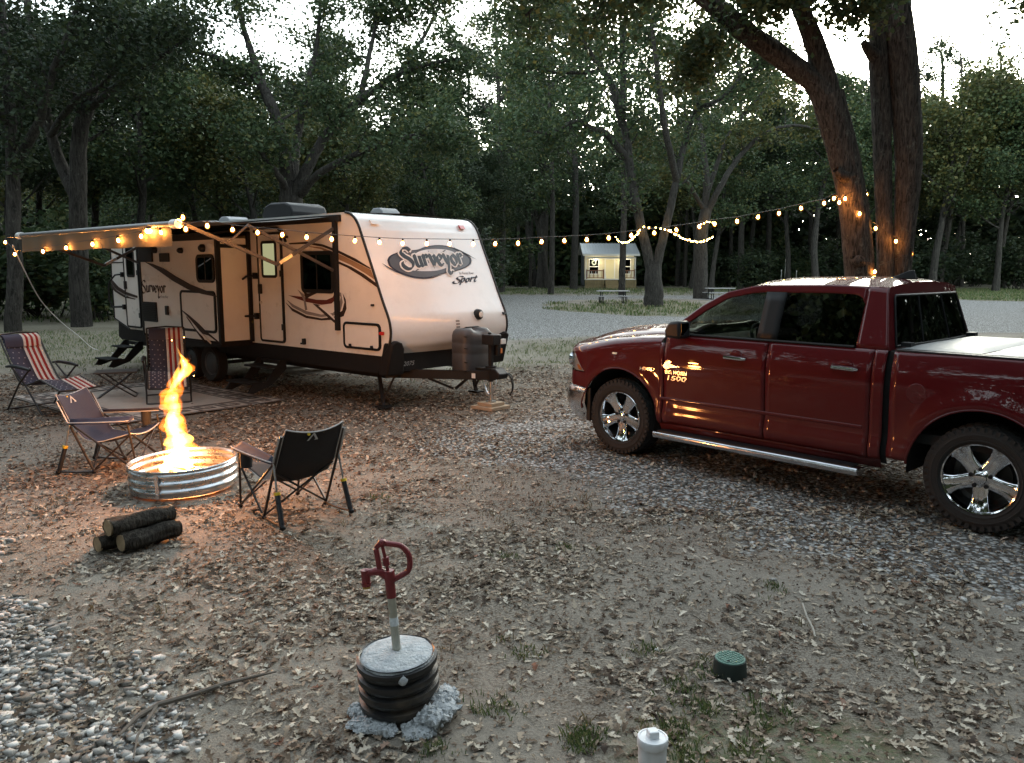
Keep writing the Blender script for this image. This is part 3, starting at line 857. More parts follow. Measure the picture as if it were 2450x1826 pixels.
for k, (px, by, w, lab) in enumerate(((1120, 684, 9, 'thin dark oak stem far back between trailer and first slim oak'), (1236, 686, 8, 'thin dark oak stem between the two slim oaks right of the trailer'), (1268, 690, 7, 'thinnest dark oak stem right of the trailer'), (1620, 685, 10, 'dark oak stem far back just right of the V-shaped oak'), (1638, 687, 8, 'thin dark oak stem between V-shaped oak and twin-trunk oak'), (1745, 686, 9, 'thin dark oak stem above the pickup hood'), (1835, 686, 12, 'dark oak stem far back above the front pickup window'), (1935, 686, 10, 'dark oak stem far back left of the leaning oak'), (2255, 684, 14, 'dark oak stem far back, first right of the upright near oak'), (2300, 686, 9, 'thin dark oak stem above the pickup bed'), (2395, 685, 11, 'dark oak stem far back near the right edge'))):
    slim(px, by, w, lab, 400 + k, LEAF_B, low=430, top=120)
# ---- the two near oaks beside the pickup, with ridged bark in real relief
def ridged(pts, rad, sides, seed, amp=0.02, rings=7):
    """thick bark-covered stem: vertical ridges displaced in the mesh"""
    P = np.array(catmull(pts, rings)); Rr = np.interp(np.linspace(0, 1, len(P)), np.linspace(0, 1, len(rad)), rad)
    ln = np.concatenate([[0], np.cumsum(np.linalg.norm(np.diff(P, axis=0), axis=1))])
    V = []; x = None
    th = np.arange(sides) * 2 * math.pi / sides
    for i, p in enumerate(P):
        d = P[min(i + 1, len(P) - 1)] - P[max(i - 1, 0)]; d /= np.linalg.norm(d)
        if x is None: x = np.cross([0, 1, 0], d)
        x = x - d * x.dot(d); x /= np.linalg.norm(x); y = np.cross(d, x)
        r = Rr[i]
        cx, cy = np.cos(th) * r, np.sin(th) * r
        nn = np.abs(vnoise(cx * 22 + seed, cy * 22, ln[i] * 3.5)) * 1.2 + np.abs(vnoise(cx * 45, cy * 45 + seed, ln[i] * 9)) * .6
        rr = r * (1 + .07 * vnoise(np.cos(th) * 1.3 + seed, np.sin(th) * 1.3, ln[i] * .9)) + amp * (0.5 - nn)
        V.append(p + np.outer(np.cos(th) * rr, x) + np.outer(np.sin(th) * rr, y))
    V = np.concatenate(V)
    m = len(P); i = (np.arange(m - 1)[:, None] * sides); k = np.arange(sides)[None]
    F = np.stack([i + k, i + (k + 1) % sides, i + sides + (k + 1) % sides, i + sides + k], -1).reshape(-1, 4)
    return V, F
def near_tree(name, label, x, y, stems, limbs, seed, stubs, kleaf=26, lsize=.085, sig=.20):
    root = thing(name, label, 'tree', (x, y, 0))
    Vs, Fs, k = [], [], 0
    for pts, rad, sides in stems:
        V, F = ridged([(p[0] - x, p[1] - y, p[2]) for p in pts], rad, sides, seed + k)
        Fs.append(F + sum(len(v) for v in Vs)); Vs.append(V); k += 3
    raw_mesh('trunk', np.concatenate(Vs), np.concatenate(Fs), BARK_NEAR, root, smooth=True)
    for pts, rad in stubs:
        V, F = ridged([(p[0] - x, p[1] - y, p[2]) for p in pts], rad, 20, seed + 9, .012, 5)
        raw_mesh('branch_stub', V, F, BARK_NEAR, root, smooth=True)
    rs = np.random.default_rng(seed); tips = []
    for pts, ra, rb, nb_, bl in limbs:
        mb = MB()
        lb = [np.array(q) for q in catmull([np.array((p[0] - x, p[1] - y, p[2])) for p in pts], 4)]
        n_ = len(lb)
        mb.tube(lb, [ra + (rb - ra) * i / (n_ - 1) for i in range(n_)], 8, cap=False)
        branch_out(rs, lb, ra, mb, tips, nb_, bl, .25, .04, 5, 5)
        mb.build('limb', BARK, root, ang=80, fix=False)
    V, F = leaf_cloud(rs, tips, kleaf, sig, lsize, .75)
    raw_mesh('crown', V, F, LEAF_A, root)
    return root
Y = 12.5
lean = [((5.66, Y, -.1), (5.60, Y, .7), (5.42, Y, 1.85), (5.29, Y, 2.72), (5.12, Y, 3.49), (4.93, Y, 4.13), (4.76, Y, 4.62)), (.30, .235, .215, .215, .215, .225, .235), 64]
leanL = [((4.80, Y, 4.42), (4.62, Y, 4.74), (4.39, Y, 4.93), (3.88, Y, 5.27), (3.43, Y, 5.56), (3.02, Y, 5.90), (2.5, Y + .3, 6.4), (2.0, Y + .6, 7.1)), (.20, .17, .155, .15, .15, .14, .11, .09), 48]
leanR = [((4.79, Y, 4.4), (4.70, Y, 4.90), (4.46, Y, 5.49), (4.25, Y, 6.0), (4.1, Y - .1, 6.8), (4.2, Y - .3, 8.0)), (.19, .165, .135, .12, .11, .08), 44]
near_tree('oak_tree', 'leaning oak behind pickup roof, trunk ringed with bulbs and forking left', 5.6, Y, [lean, leanL, leanR],
  [([(3.02, Y, 5.9), (2.5, Y - .8, 5.9), (1.7, Y - 1.2, 5.75), (1.2, Y - 1.5, 5.5)], .06, .015, 9, .8),
   ([(2.5, Y + .3, 6.4), (1.6, Y + .6, 6.6), (.8, Y + 1.0, 6.5), (.2, Y + 1.2, 6.1)], .07, .02, 9, .9),
   ([(3.43, Y, 5.6), (3.5, Y - .5, 6.1), (3.9, Y - .8, 6.5)], .05, .015, 6, .8),
   ([(4.3, Y, 5.9), (4.8, Y - .3, 6.0), (5.15, Y - .4, 5.75)], .03, .008, 7, .42),
   ([(4.4, Y, 5.6), (4.0, Y - .2, 5.9), (3.7, Y - .4, 5.75)], .03, .008, 6, .5),
   ([(3.2, Y, 5.75), (3.0, Y - .2, 5.3), (2.7, Y - .3, 4.95)], .035, .008, 6, .5),
   ([(2.0, Y + .6, 7.1), (1.0, Y + 1, 8), (-.4, Y + 1.4, 8.6)], .09, .02, 10, 1.4),
   ([(4.2, Y - .3, 8), (4.4, Y - .2, 9.2), (4.9, Y, 10.4)], .09, .02, 10, 1.5)], 51,
  [(((5.16, Y - .1, 3.4), (4.98, Y - .16, 3.42), (4.87, Y - .2, 3.5)), (.13, .085, .05)), (((5.40, Y - .12, 2.1), (5.25, Y - .2, 2.16), (5.2, Y - .22, 2.2)), (.12, .09, .04))])
Y = 12.7
rA = [((5.98, Y, -.1), (5.95, Y, .8), (5.90, Y, 1.93), (5.83, Y + .06, 2.98), (5.74, Y + .12, 4.27), (5.66, Y + .14, 5.15), (5.58, Y + .1, 6.0), (5.3, Y, 7.4), (5.2, Y, 9)), (.21, .15, .125, .118, .14, .145, .14, .12, .08), 48]
rB = [((6.16, Y, -.1), (6.15, Y, .8), (6.14, Y, 1.93), (6.16, Y, 2.98), (6.14, Y, 3.76), (6.05, Y, 4.52), (5.94, Y, 5.27), (5.81, Y, 6.0), (5.7, Y + .1, 7.4), (5.9, Y + .2, 9)), (.24, .17, .145, .17, .20, .205, .215, .19, .16, .11), 64]
near_tree('oak_tree', 'upright oak with two fused trunks right of the leaning oak', 6.1, Y, [rA, rB],
  [([(5.9, Y, 7.2), (6.5, Y - .6, 6.9), (6.9, Y - 1.3, 6.3), (7.05, Y - 1.6, 5.7)], .06, .012, 12, .55),
   ([(5.9, Y, 7.6), (6.8, Y - .5, 7.2), (7.4, Y - 1.2, 6.5), (7.6, Y - 1.5, 5.9)], .06, .012, 12, .6),
   ([(6.8, Y - .5, 7.2), (7.1, Y - 1.6, 6.7), (6.75, Y - 2.2, 6.1), (6.4, Y - 2.3, 5.85)], .04, .01, 9, .5),
   ([(5.9, Y, 8), (7, Y, 8.2), (8.4, Y + .3, 7.8), (8.9, Y + .3, 6.6)], .08, .012, 9, .9),
   ([(5.9, Y, 9), (6.5, Y + .5, 10.5), (7.5, Y + .8, 12)], .1, .02, 12, 1.8), ([(5.2, Y, 9), (4.2, Y - .4, 10.5), (3.4, Y - .6, 11.6)], .08, .02, 12, 1.7)], 57,
  [(((5.52, Y - .05, 5.2), (5.38, Y - .08, 5.32), (5.29, Y - .1, 5.42)), (.11, .075, .045))])
# ================================================================== CABIN, PICNIC TABLES, POSTS
cream = mat('cream_siding', (0.60, 0.54, 0.37), 0.7, var=0.06, scale=2)
trimw = mat('white_trim', (0.72, 0.70, 0.64), 0.6)
brownrail = mat('brown_rail', (0.20, 0.075, 0.035), 0.65, var=0.15)
deckwood = mat('deck_wood', (0.24, 0.18, 0.09), 0.8, var=0.2, scale=3)
tin = mat('tin_roof', (0.62, 0.65, 0.66), 0.45, 0.5, var=0.05)
greywall = mat('grey_siding', (0.10, 0.11, 0.12), 0.8, var=0.1)
darkglass = glass_mat('dark_window', (0.03, 0.03, 0.03))
black = mat('black_plastic', (0.010, 0.010, 0.011), 0.5, var=0.1, spec=.3)
blackmetal = mat('black_metal', (0.012, 0.012, 0.012), 0.6, 0.0, var=0.15, spec=.2)
steel = mat('galvanised_steel', (0.55, 0.56, 0.57), 0.32, 1.0, var=0.12, scale=14)
lampm = emit_mat('porch_lamp_glow', (1.0, 0.80, 0.45), 1.5)
cx0 = atY(1400, 688, 86.0)
cab = thing('cabin', 'small cream cabin with tin roof and brown porch rails under the far trees', 'cabin', (cx0.x, 86.0, 0))
def P_(name, f, m, parent=cab, **k):
    b = MB(); f(b); return b.build(name, m, parent, **k)
P_('wall', lambda b: b.bx(0.05, 5.35, 1.2, 5.2, 1.0, 3.75), cream, smooth=False)
P_('wall', lambda b: b.prism([(1.2, .25), (5.2, .25), (5.2, 3.72), (3.2, 4.72), (1.2, 3.72)], lambda a, c, t: (t, a, c), -.02, .04), greywall, smooth=False)
for k in range(18):
    P_('siding_batten', lambda b: b.bx(.2 + k * .3, .25 + k * .3, 1.17, 1.2, 1.05, 3.7), cream, smooth=False)
r_ = P_('roof', lambda b: (b.prism([(-.35, 3.62), (3.2, 4.85), (5.6, 3.7), (5.6, 3.62), (3.2, 4.75), (-.35, 3.52)], lambda a, c, t: (t, a, c), -.3, 5.75)), tin, smooth=False)
for k in range(20):
    x = -.28 + k * .315
    P_('roof_rib', lambda b: b.bar((x, -.35, 3.64), (x, 3.2, 4.87), .07, .05), tin, r_, smooth=False)
P_('fascia', lambda b: (b.bx(-.3, 5.75, -.39, -.36, 3.42, 3.64), b.bx(0, 5.4, -.05, .05, 3.15, 3.35)), trimw, smooth=False)
P_('rake_board', lambda b: (b.bar((-.33, -.35, 3.56), (-.33, 3.2, 4.79), .05, .18), b.bar((-.33, 3.2, 4.79), (-.33, 5.6, 3.64), .05, .18)), trimw, smooth=False)
for x in (.06, 5.32):
    P_('porch_post', lambda b: b.bx(x - .06, x + .06, -.06, .06, 1.0, 3.2), trimw, smooth=False)
P_('porch_floor', lambda b: b.bx(-.02, 5.42, -.1, 1.2, .90, 1.0), trimw, smooth=False)
for k in range(32):
    x = -.02 + k * .172
    if 2.05 < x + .08 < 3.6: continue
    P_('skirt_board', lambda b: b.bx(x, x + .15, -.08, -.05, -.05, .89), deckwood, smooth=False)
for k in range(5):
    P_('step', lambda b: b.bx(2.12, 3.5, -.10 - .3 * (4 - k), .2 - .3 * (4 - k), .0, .18 + .18 * k - .02), deckwood, smooth=False)
for x0, x1 in ((.15, 1.95), (3.7, 5.25)):
    rl = P_('railing', lambda b: (b.bx(x0, x1, -.04, .04, 1.82, 1.92), b.bx(x0, x1, -.035, .035, 1.08, 1.15)), brownrail, smooth=False)
    n_ = int((x1 - x0) / .22)
    for k in range(n_):
        P_('baluster', lambda b: b.bx(x0 + .06 + k * .22, x0 + .12 + k * .22, -.03, .03, 1.15, 1.82), brownrail if k % 2 else trimw, rl, smooth=False)
    for x in (x0, x1):
        P_('newel', lambda b: b.bx(x - .07, x + .07, -.06, .06, 1.0, 2.0), brownrail, rl, smooth=False)
P_('handrail', lambda b: b.bar((2.05, -.1, 1.9), (2.05, -1.5, .95), .07, .09), trimw, smooth=False)
dr = P_('door', lambda b: b.bx(2.3, 3.2, 1.13, 1.19, 1.02, 3.05), mat('cabin_door', (0.70, 0.62, 0.38), 0.5), smooth=False)
P_('door_frame', lambda b: (b.bx(2.18, 2.29, 1.10, 1.19, 1.02, 3.18), b.bx(3.21, 3.32, 1.10, 1.19, 1.02, 3.18), b.bx(2.29, 3.21, 1.10, 1.19, 3.06, 3.18)), trimw, dr, smooth=False)
for x0 in (.55, 4.0):
    w = P_('window', lambda b: b.bx(x0, x0 + .95, 1.14, 1.19, 1.55, 3.05), darkglass, smooth=False)
    P_('window_frame', lambda b: (b.bx(x0 - .1, x0, 1.10, 1.19, 1.45, 3.15), b.bx(x0 + .95, x0 + 1.05, 1.10, 1.19, 1.45, 3.15), b.bx(x0, x0 + .95, 1.10, 1.19, 3.05, 3.15), b.bx(x0, x0 + .95, 1.10, 1.19, 1.45, 1.55), b.bx(x0, x0 + .95, 1.10, 1.135, 2.26, 2.34)), trimw, w, smooth=False)
P_('wreath', lambda b: b.tube([(1.02 + .2 * math.cos(t), 1.07, 2.72 + .22 * math.sin(t)) for t in np.linspace(0, 2 * math.pi, 14, endpoint=False)], .08, 6, closed=True), mat('wreath_green', (.45, .5, .4), .8))
for x in (1.25, 4.2):
    P_('porch_lamp', lambda b: b.ball((x, 1.05, 3.0), .09), lampm)
for x in (1.25, 4.2):
    pl = bpy.data.lights.new('porch_light', 'POINT'); pl.energy = 10; pl.color = (1, .88, .64); pl.shadow_soft_size = .1
    po = bpy.data.objects.new('porch_light', pl); C.objects.link(po); po.parent = cab; po.location = (x, .35, 2.95)

tabw = mat('weathered_plank', (0.42, 0.42, 0.42), 0.75, var=0.15, scale=4, stretch=(1, 12, 12))
def picnic(label, x, y, rz):
    t = thing('picnic_table', label, 'picnic table', (x, y, 0), rz, 'picnic tables on the gravel clearing')
    for k in range(5):
        b = MB(); b.bx(-.95, .95, -.37 + k * .15, -.235 + k * .15, .72, .76); b.build('top_plank', tabw, t, smooth=False)
    for s in (-1, 1):
        for k in range(2):
            b = MB(); y0 = s * .68 + (k - 1) * .145; b.bx(-.95, .95, y0, y0 + .135, .42, .46); b.build('seat_plank', tabw, t, smooth=False)
        b = MB()
        b.tube([(s * .7, -.72, .40), (s * .7, -.72, .03), (s * .7, .72, .03), (s * .7, .72, .40)], .03, 6)
        b.tube([(s * .7, -.30, .70), (s * .7, -.30, .03)], .03, 6); b.tube([(s * .7, .30, .70), (s * .7, .30, .03)], .03, 6)
        b.tube([(s * .7, -.74, .40), (s * .7, .74, .40)], .028, 6)
        b.build('leg_frame', blackmetal, t)
p_ = gp(1466, 726); picnic('picnic table with grey planks in front of the far cabin', p_.x, p_.y, .06)
p_ = gp(1722, 716); picnic('picnic table half hidden behind the pickup hood and windshield', p_.x, p_.y, .1)
post = mat('pale_post', (0.45, 0.45, 0.42), 0.6, var=0.1)
for i, (px, top, base, lab) in enumerate(((1791, 636, 692, 'thin pale post, leftmost of the posts above the pickup windshield'), (1877, 621, 690, 'tallest thin pale post above the pickup roof'), (1868, 646, 688, 'short white-topped stake just left of the tallest post'), (1904, 648, 688, 'short white-topped stake just right of the tallest post'), (2022, 640, 690, 'thin post touching the leaning oak trunk'))):
    g = gp(px, base); h = (base - top) * g.y / 1906
    t = thing('marker_post', lab, 'post', (g.x, g.y, 0), 0, 'thin posts along the wood edge')
    b = MB(); b.tube([(0, 0, -.1), (0, 0, h * .9)], .05, 6); b.build('pole', post, t)
    b = MB(); b.tube([(0, 0, h * .9), (0, 0, h)], .055, 6); b.build('cap', trimw, t)

# ================================================================== TRAVEL TRAILER
def trl(px, py, n=0.0):
    o = tr_w(0, n); nn = Vector((-math.sin(TRA), math.cos(TRA), 0)); r = _ray(px, py); c = Vector((0, 0, CAM_H))
    p = c + r * ((o - c).dot(nn) / r.dot(nn)); d = p - TRO
    return d.x * math.cos(TRA) + d.y * math.sin(TRA), p.z
c1 = lambda x, y: (x / 3.167, y / 3.167 + 480)
c2 = lambda x, y: (x / 3.3045 + 600, y / 3.3045 + 460)
c8 = lambda x, y: (x / 4.86 + 260, y / 4.86 + 560)
gel = mat('white_fibreglass', (0.73, 0.725, 0.71), 0.22, var=0.02, scale=3, coat=0.3, dirt=0.10)
gelside = mat('white_side_panel', (0.66, 0.64, 0.60), 0.3, var=0.03, scale=2, dirt=0.12)
trimk = mat('black_trim', (0.008, 0.008, 0.008), 0.5, spec=.25)
skirtm = mat('black_skirt', (0.010, 0.009, 0.009), 0.65, var=0.2, dirt=0.05, spec=.2)
frost = emit_mat('lit_frosted_pane', (0.80, 0.78, 0.42), 0.07)
tglass = glass_mat('tinted_glass', (0.05, 0.05, 0.05))
decd = mat('dark_brown_vinyl', (0.035, 0.022, 0.016), 0.55, spec=.2)
dect = mat('tan_vinyl', (0.26, 0.16, 0.09), 0.55, spec=.2, var=0.25, scale=2)
decg = mat('grey_vinyl', (0.22, 0.20, 0.19), 0.55, spec=.2, var=0.3, scale=3)
decr = mat('maroon_vinyl', (0.10, 0.022, 0.015), 0.55, spec=.2)
decl = mat('pale_vinyl', (0.70, 0.68, 0.66), 0.55, spec=.2)
navy = mat('ink_vinyl', (0.02, 0.02, 0.035), 0.55, spec=.2)
redl = mat('red_marker_lens', (0.45, 0.02, 0.012), 0.2, coat=0.5)
amb = mat('amber_marker_lens', (0.6, 0.2, 0.03), 0.2, coat=0.5)
tyrem = mat('trailer_tyre', (0.014, 0.014, 0.014), 0.8, bump=0.3)
wht = mat('white_plastic', (0.7, 0.7, 0.68), 0.4)
TR = thing('travel_trailer', 'white travel trailer with extended awning, slide-out and curved front cap', 'travel trailer', TRO, TRA)
def Tp(name, f, m, parent=TR, **k):
    b = MB(); f(b); return b.build(name, m, parent, **k)
front = [(.14, .80), (.02, .92), (-.02, 1.02), (-.04, 1.16), (0, 1.34), (.12, 1.58), (.32, 2.02), (.53, 2.47), (.60, 2.62), (.68, 2.73), (.78, 2.80), (.90, 2.83)]
FP = [tuple(p) for p in catmull(front, 4)]
rear = [(8.40, 2.83), (8.60, 2.79), (8.72, 2.70), (8.79, 2.5), (8.83, 1.9), (8.82, 1.0), (8.13, .80)]
PROF = FP + rear
WD = 2.44
def fu(z):
    return float(np.interp(z, [p[1] for p in FP], [p[0] for p in FP]))
b = MB()
for n0 in (0, -WD): b.add([(u, n0, z) for u, z in PROF], [tuple(range(len(PROF)))])
b.build('side_wall', gelside, TR, smooth=False)
nf = len(FP)
Tp('front_cap', lambda b: b.grid([[(u - .05 * math.cos(math.pi * (k / 10 - .5)) * (1 if .9 < z < 2.6 else .4), -WD * k / 10, z) for k in range(11)] for u, z in FP]), gel, ang=60)
Tp('roof', lambda b: b.grid([[(u, 0, z), (u, -WD / 2, z + .04), (u, -WD, z)] for u, z in [FP[-1]] + [(x, 2.83) for x in np.linspace(1.2, 8.3, 6)] + rear[:1]]), mat('roof_membrane', (.55, .56, .56), .7, var=.1), ang=60)
Tp('rear_wall', lambda b: b.grid([[(u, 0, z), (u, -WD, z)] for u, z in rear]), gelside)
Tp('skirt', lambda b: b.prism([(.16, .81), (8.1, .81), (8.7, .93), (8.74, .62), (8.6, .56), (.30, .54), (.2, .62)], lambda a, c, t: (a, t, c), -.02, -WD + .02), skirtm, smooth=False)
for n0 in (.004, -WD - .004):
    Tp('corner_trim', lambda b: b.tube([(u, n0, z) for u, z in FP], .020, 6), trimk)
    Tp('corner_trim', lambda b: b.tube([(u, n0, z) for u, z in rear], .016, 6), trimk)
for n0, n1 in ((.02, -.30), (-WD - .02, -WD + .30)):
    def cm(b, n0=n0, n1=n1):
        prof = [(0, .52), (0, .98), (.25, 1.03), (.6, .99), (.85, .9), (1, .74), (1, .52)]
        b.prism(prof, lambda a, c, t: (t + (fu(max(c, .82)) if c > .8 else .12) , n0 + (n1 - n0) * a, c), -.075, .12)
    Tp('corner_guard', cm, skirtm, ang=30, bevel=.025)
# rails along the roof edge
Tp('awning_rail', lambda b: b.bx(1.0, 6.75, 0, .05, 2.70, 2.80), blackmetal, smooth=False, bevel=.008)
# roof gear
Tp('air_conditioner', lambda b: b.prism([(3.50, 2.86), (3.43, 2.98), (3.51, 3.12), (3.66, 3.17), (4.1, 3.18), (4.28, 3.13), (4.38, 2.98), (4.34, 2.86)], lambda a, c, t: (a, t, c), -.82, -1.56), black, ang=30, bevel=.03)
for u, n, s in ((1.45, -1.2, .36), (5.2, -.75, .42), (6.6, -1.2, .5)):
    Tp('roof_vent', lambda b: b.prism([(-s / 2, 2.85), (s / 2, 2.85), (s / 2 - .04, 2.93), (s * .2, 2.975), (-s * .2, 2.975), (-s / 2 + .04, 2.93)], lambda a, c, t: (u + a, n + t, c), -s / 2, s / 2), mat('vent_lid', (.26, .27, .28), .5), ang=30, bevel=.015)

# generic rounded frame on a wall at distance n
def rrect(u0, u1, z0, z1, r, k=5):
    out = []
    for cx, cz, a0 in ((u1 - r, z1 - r, 0), (u0 + r, z1 - r, 90), (u0 + r, z0 + r, 180), (u1 - r, z0 + r, 270)):
        for i in range(k + 1):
            a = R(a0 + 90 * i / k); out.append((cx + r * math.cos(a), cz + r * math.sin(a)))
    return out
def wframe(b, u0, u1, z0, z1, r, w, n, t=.012):
    A_ = rrect(u0, u1, z0, z1, r); B_ = rrect(u0 + w, u1 - w, z0 + w, z1 - w, max(r - w, .004))
    k = len(A_)
    vs = [(a, n + t, c) for a, c in A_] + [(a, n + t, c) for a, c in B_] + [(a, n, c) for a, c in A_] + [(a, n, c) for a, c in B_]
    fs = []
    for i in range(k):
        j = (i + 1) % k
        fs += [(i, j, k + j, k + i), (2 * k + i, 2 * k + j, j, i), (k + i, k + j, 3 * k + j, 3 * k + i)]
    b.add(vs, fs)
def wpanel(b, u0, u1, z0, z1, r, n, t):
    b.prism(rrect(u0, u1, z0, z1, r), lambda a, c, q: (a, n + q, c), 0, t)
# entry doors
def entry(u0, u1, z0, z1, win):
    d = Tp('entry_door', lambda b: wpanel(b, u0 + .03, u1 - .03, z0 + .03, z1 - .03, .05, 0, .022), gelside, smooth=False)
    Tp('door_frame', lambda b: wframe(b, u0, u1, z0, z1, .07, .035, 0, .03), trimk, d)
    a0, a1, b0, b1 = win
    w = Tp('door_window', lambda b: wpanel(b, a0 + .03, a1 - .03, b0 + .03, b1 - .03, .03, .02, .006), frost if u0 < 5 else tglass, d, smooth=False)
    Tp('window_frame', lambda b: wframe(b, a0, a1, b0, b1, .06, .045, .022, .014), trimk, d)
    Tp('door_latch', lambda b: b.bx(u1 - .11, u1 - .03, .02, .06, 1.62, 1.78), black, d, smooth=False, bevel=.008)
    Tp('door_lock', lambda b: b.tube([(u1 - .07, .02, 1.48), (u1 - .07, .045, 1.48)], .025, 10), steel, d)
    for z in (1.05, 1.9):
        Tp('hinge', lambda b: b.bx(u0 - .02, u0 + .05, .02, .045, z, z + .1), black, d, smooth=False)
    return d
ed = entry(2.52, 3.22, .84, 2.60, (2.66, 3.09, 1.88, 2.47))
entry(7.55, 8.20, .84, 2.60, (7.70, 8.05, 1.86, 2.46))
def grab(u0, u1, zc):
    Tp('grab_handle', lambda b: b.tube([(u0, .03, zc + .33), (u0 + .02, .10, zc + .33), (u0 + .1, .13, zc + .32), (u1 - .06, .16, zc + .2), (u1, .17, zc + .05), (u1, .17, zc - .2), (u1 - .08, .15, zc - .34), (u0 + .05, .10, zc - .33), (u0, .03, zc - .33)], .018, 8), black)
    for z in (zc + .33, zc - .33):
        Tp('handle_bracket', lambda b: b.bx(u0 - .03, u0 + .03, 0, .06, z - .05, z + .05), black, smooth=False)
grab(3.30, 3.72, 1.58); grab(8.27, 8.62, 1.58)
# windows
wn = Tp('window', lambda b: wpanel(b, 1.26, 1.96, 1.72, 2.23, .04, .012, .006), tglass, smooth=False)
Tp('window_frame', lambda b: (wframe(b, 1.20, 2.02, 1.66, 2.29, .09, .055, 0, .028), b.bx(1.60, 1.63, .01, .022, 1.70, 2.26)), trimk, wn)
Tp('window_backing', lambda b: wpanel(b, 1.25, 1.97, 1.71, 2.24, .04, .003, .003), black, wn, smooth=False)
# hatches and small fittings on the main wall
ht = Tp('storage_hatch', lambda b: wpanel(b, .20, .98, .90, 1.23, .05, 0, .014), gelside, smooth=False)
Tp('hatch_frame', lambda b: wframe(b, .17, 1.01, .87, 1.26, .08, .035, 0, .024), trimk, ht)
for u in (.35, .84): Tp('hatch_latch', lambda b: b.bx(u - .02, u + .02, .024, .045, .89, .94), black, ht, smooth=False)
Tp('marker_light', lambda b: b.bx(.10, .20, .0, .025, 1.10, 1.15), redl, smooth=False, bevel=.008)
Tp('marker_light', lambda b: b.bx(.30, .36, .0, .03, 1.50, 1.53), black, smooth=False, bevel=.008)
Tp('spigot', lambda b: (b.bx(1.98, 2.02, 0, .05, .86, .95), b.bx(1.95, 2.05, .03, .06, .86, .885)), black, smooth=False)
Tp('door_bumper', lambda b: b.bx(2.35, 2.42, 0, .05, 2.50, 2.53), black, smooth=False)
# door awning light arc over the entry door
Tp('door_rain_guard', lambda b: b.tube([(2.40, .02, 2.44), (2.46, .03, 2.60), (2.6, .035, 2.66), (3.1, .035, 2.67), (3.28, .03, 2.62)], .022, 6), black)

# slide-out room
SN = .58; S0, S1 = 3.49, 6.24
Tp('slide_out', lambda b: b.bx(S0, S1, -.02, SN, .85, 2.52), gelside, smooth=False)
Tp('slide_trim', lambda b: (b.bx(S0 - .012, S0 + .05, SN - .06, SN + .012, .82, 2.55), b.bx(S1 - .05, S1 + .012, SN - .06, SN + .012, .82, 2.55), b.bx(S0 - .01, S1 + .01, SN - .06, SN + .01, 2.49, 2.56)), trimk, smooth=False)
Tp('slide_trim', lambda b: (b.bx(S0 - .05, S0 + .0, .0, .06, .82, 2.62), b.bx(S1, S1 + .05, 0, .06, .82, 2.62), b.bx(S0 - .05, S1 + .05, 0, .06, 2.57, 2.63), b.bx(S0 - .008, S0, .0, SN - .06, 2.36, 2.42)), trimk, smooth=False)
Tp('slide_floor', lambda b: b.bx(S0 + .02, S1 - .02, -.05, SN - .02, .76, .85), skirtm, smooth=False)
Tp('slide_topper', lambda b: b.prism([(-.02, 2.66), (SN + .05, 2.57), (SN + .05, 2.60), (-.02, 2.70)], lambda a, c, t: (t, a, c), S0 - .05, S1 + .05), black, smooth=False)
def sp(x, y, n=SN): return trl(*c8(x, y), n)
def spoly(name, pts, m, n=SN, fn=c8, t=.004, parent=TR):
    q = [trl(*fn(x, y), n) for x, y in pts]
    return Tp(name, lambda b: b.prism(q, lambda a, c, k: (a, n + k, c), .001, t), m, parent, smooth=False)
def srect(x0, y0, x1, y1, n=SN):
    a = sp(x0, y0, n); c = sp(x1, y1, n)
    return min(a[0], c[0]), max(a[0], c[0]), min(a[1], c[1]), max(a[1], c[1])
u0, u1, z0, z1 = srect(1020, 240, 1245, 570)
w2 = Tp('window', lambda b: wpanel(b, u0 + .04, u1 - .04, z0 + .04, z1 - .04, .05, SN + .01, .006), tglass, smooth=False)
Tp('window_frame', lambda b: (wframe(b, u0, u1, z0, z1, .1, .05, SN, .026), b.bx((u0 + u1) / 2 - .015, (u0 + u1) / 2 + .015, SN + .008, SN + .02, z0 + .03, z1 - .03)), trimk, w2)
Tp('window_backing', lambda b: wpanel(b, u0 + .03, u1 - .03, z0 + .03, z1 - .03, .05, SN + .003, .003), black, w2, smooth=False)
u0, u1, z0, z1 = srect(835, 650, 1270, 1160)
h2 = Tp('kitchen_hatch', lambda b: wpanel(b, u0 + .03, u1 - .03, z0 + .03, z1 - .03, .06, SN, .012), gelside, smooth=False)
Tp('hatch_frame', lambda b: wframe(b, u0, u1, z0, z1, .09, .042, SN, .024), trimk, h2)
u0, u1, z0, z1 = srect(400, 785, 575, 1025)
fv = Tp('fridge_vent', lambda b: wpanel(b, u0, u1, z0, z1, .02, SN, .02), black, smooth=False)
for k in range(9):
    zz = z0 + .04 + k * (z1 - z0 - .08) / 8.5
    Tp('louvre', lambda b: b.bx(u0 + .04, u1 - .04, SN + .02, SN + .03, zz, zz + .018), trimk, fv, smooth=False)
u0, u1, z0, z1 = srect(352, 150, 520, 325)
Tp('tv_cabinet', lambda b: wpanel(b, u0, u1, z0, z1, .02, SN, .03), black, smooth=False)
u0, u1, z0, z1 = srect(595, 224, 712, 324)
Tp('media_panel', lambda b: wpanel(b, u0, u1, z0, z1, .02, SN, .02), black, smooth=False)
for x, y, rr in ((548, 185, .055), (850, 193, .045), (1102, 165, .06)):
    u, z = sp(x, y)
    Tp('outdoor_speaker', lambda b: b.tube([(u, SN, z), (u, SN + .05, z), (u, SN + .08, z)], [rr * 1.1, rr * 1.05, rr * .6], 14), black)
u, z = sp(1190, 137)
Tp('porch_light', lambda b: b.prism(rrect(u - .06, u + .06, z - .045, z + .045, .03), lambda a, c, q: (a, SN + q, c), 0, .04), wht, smooth=False, bevel=.01)
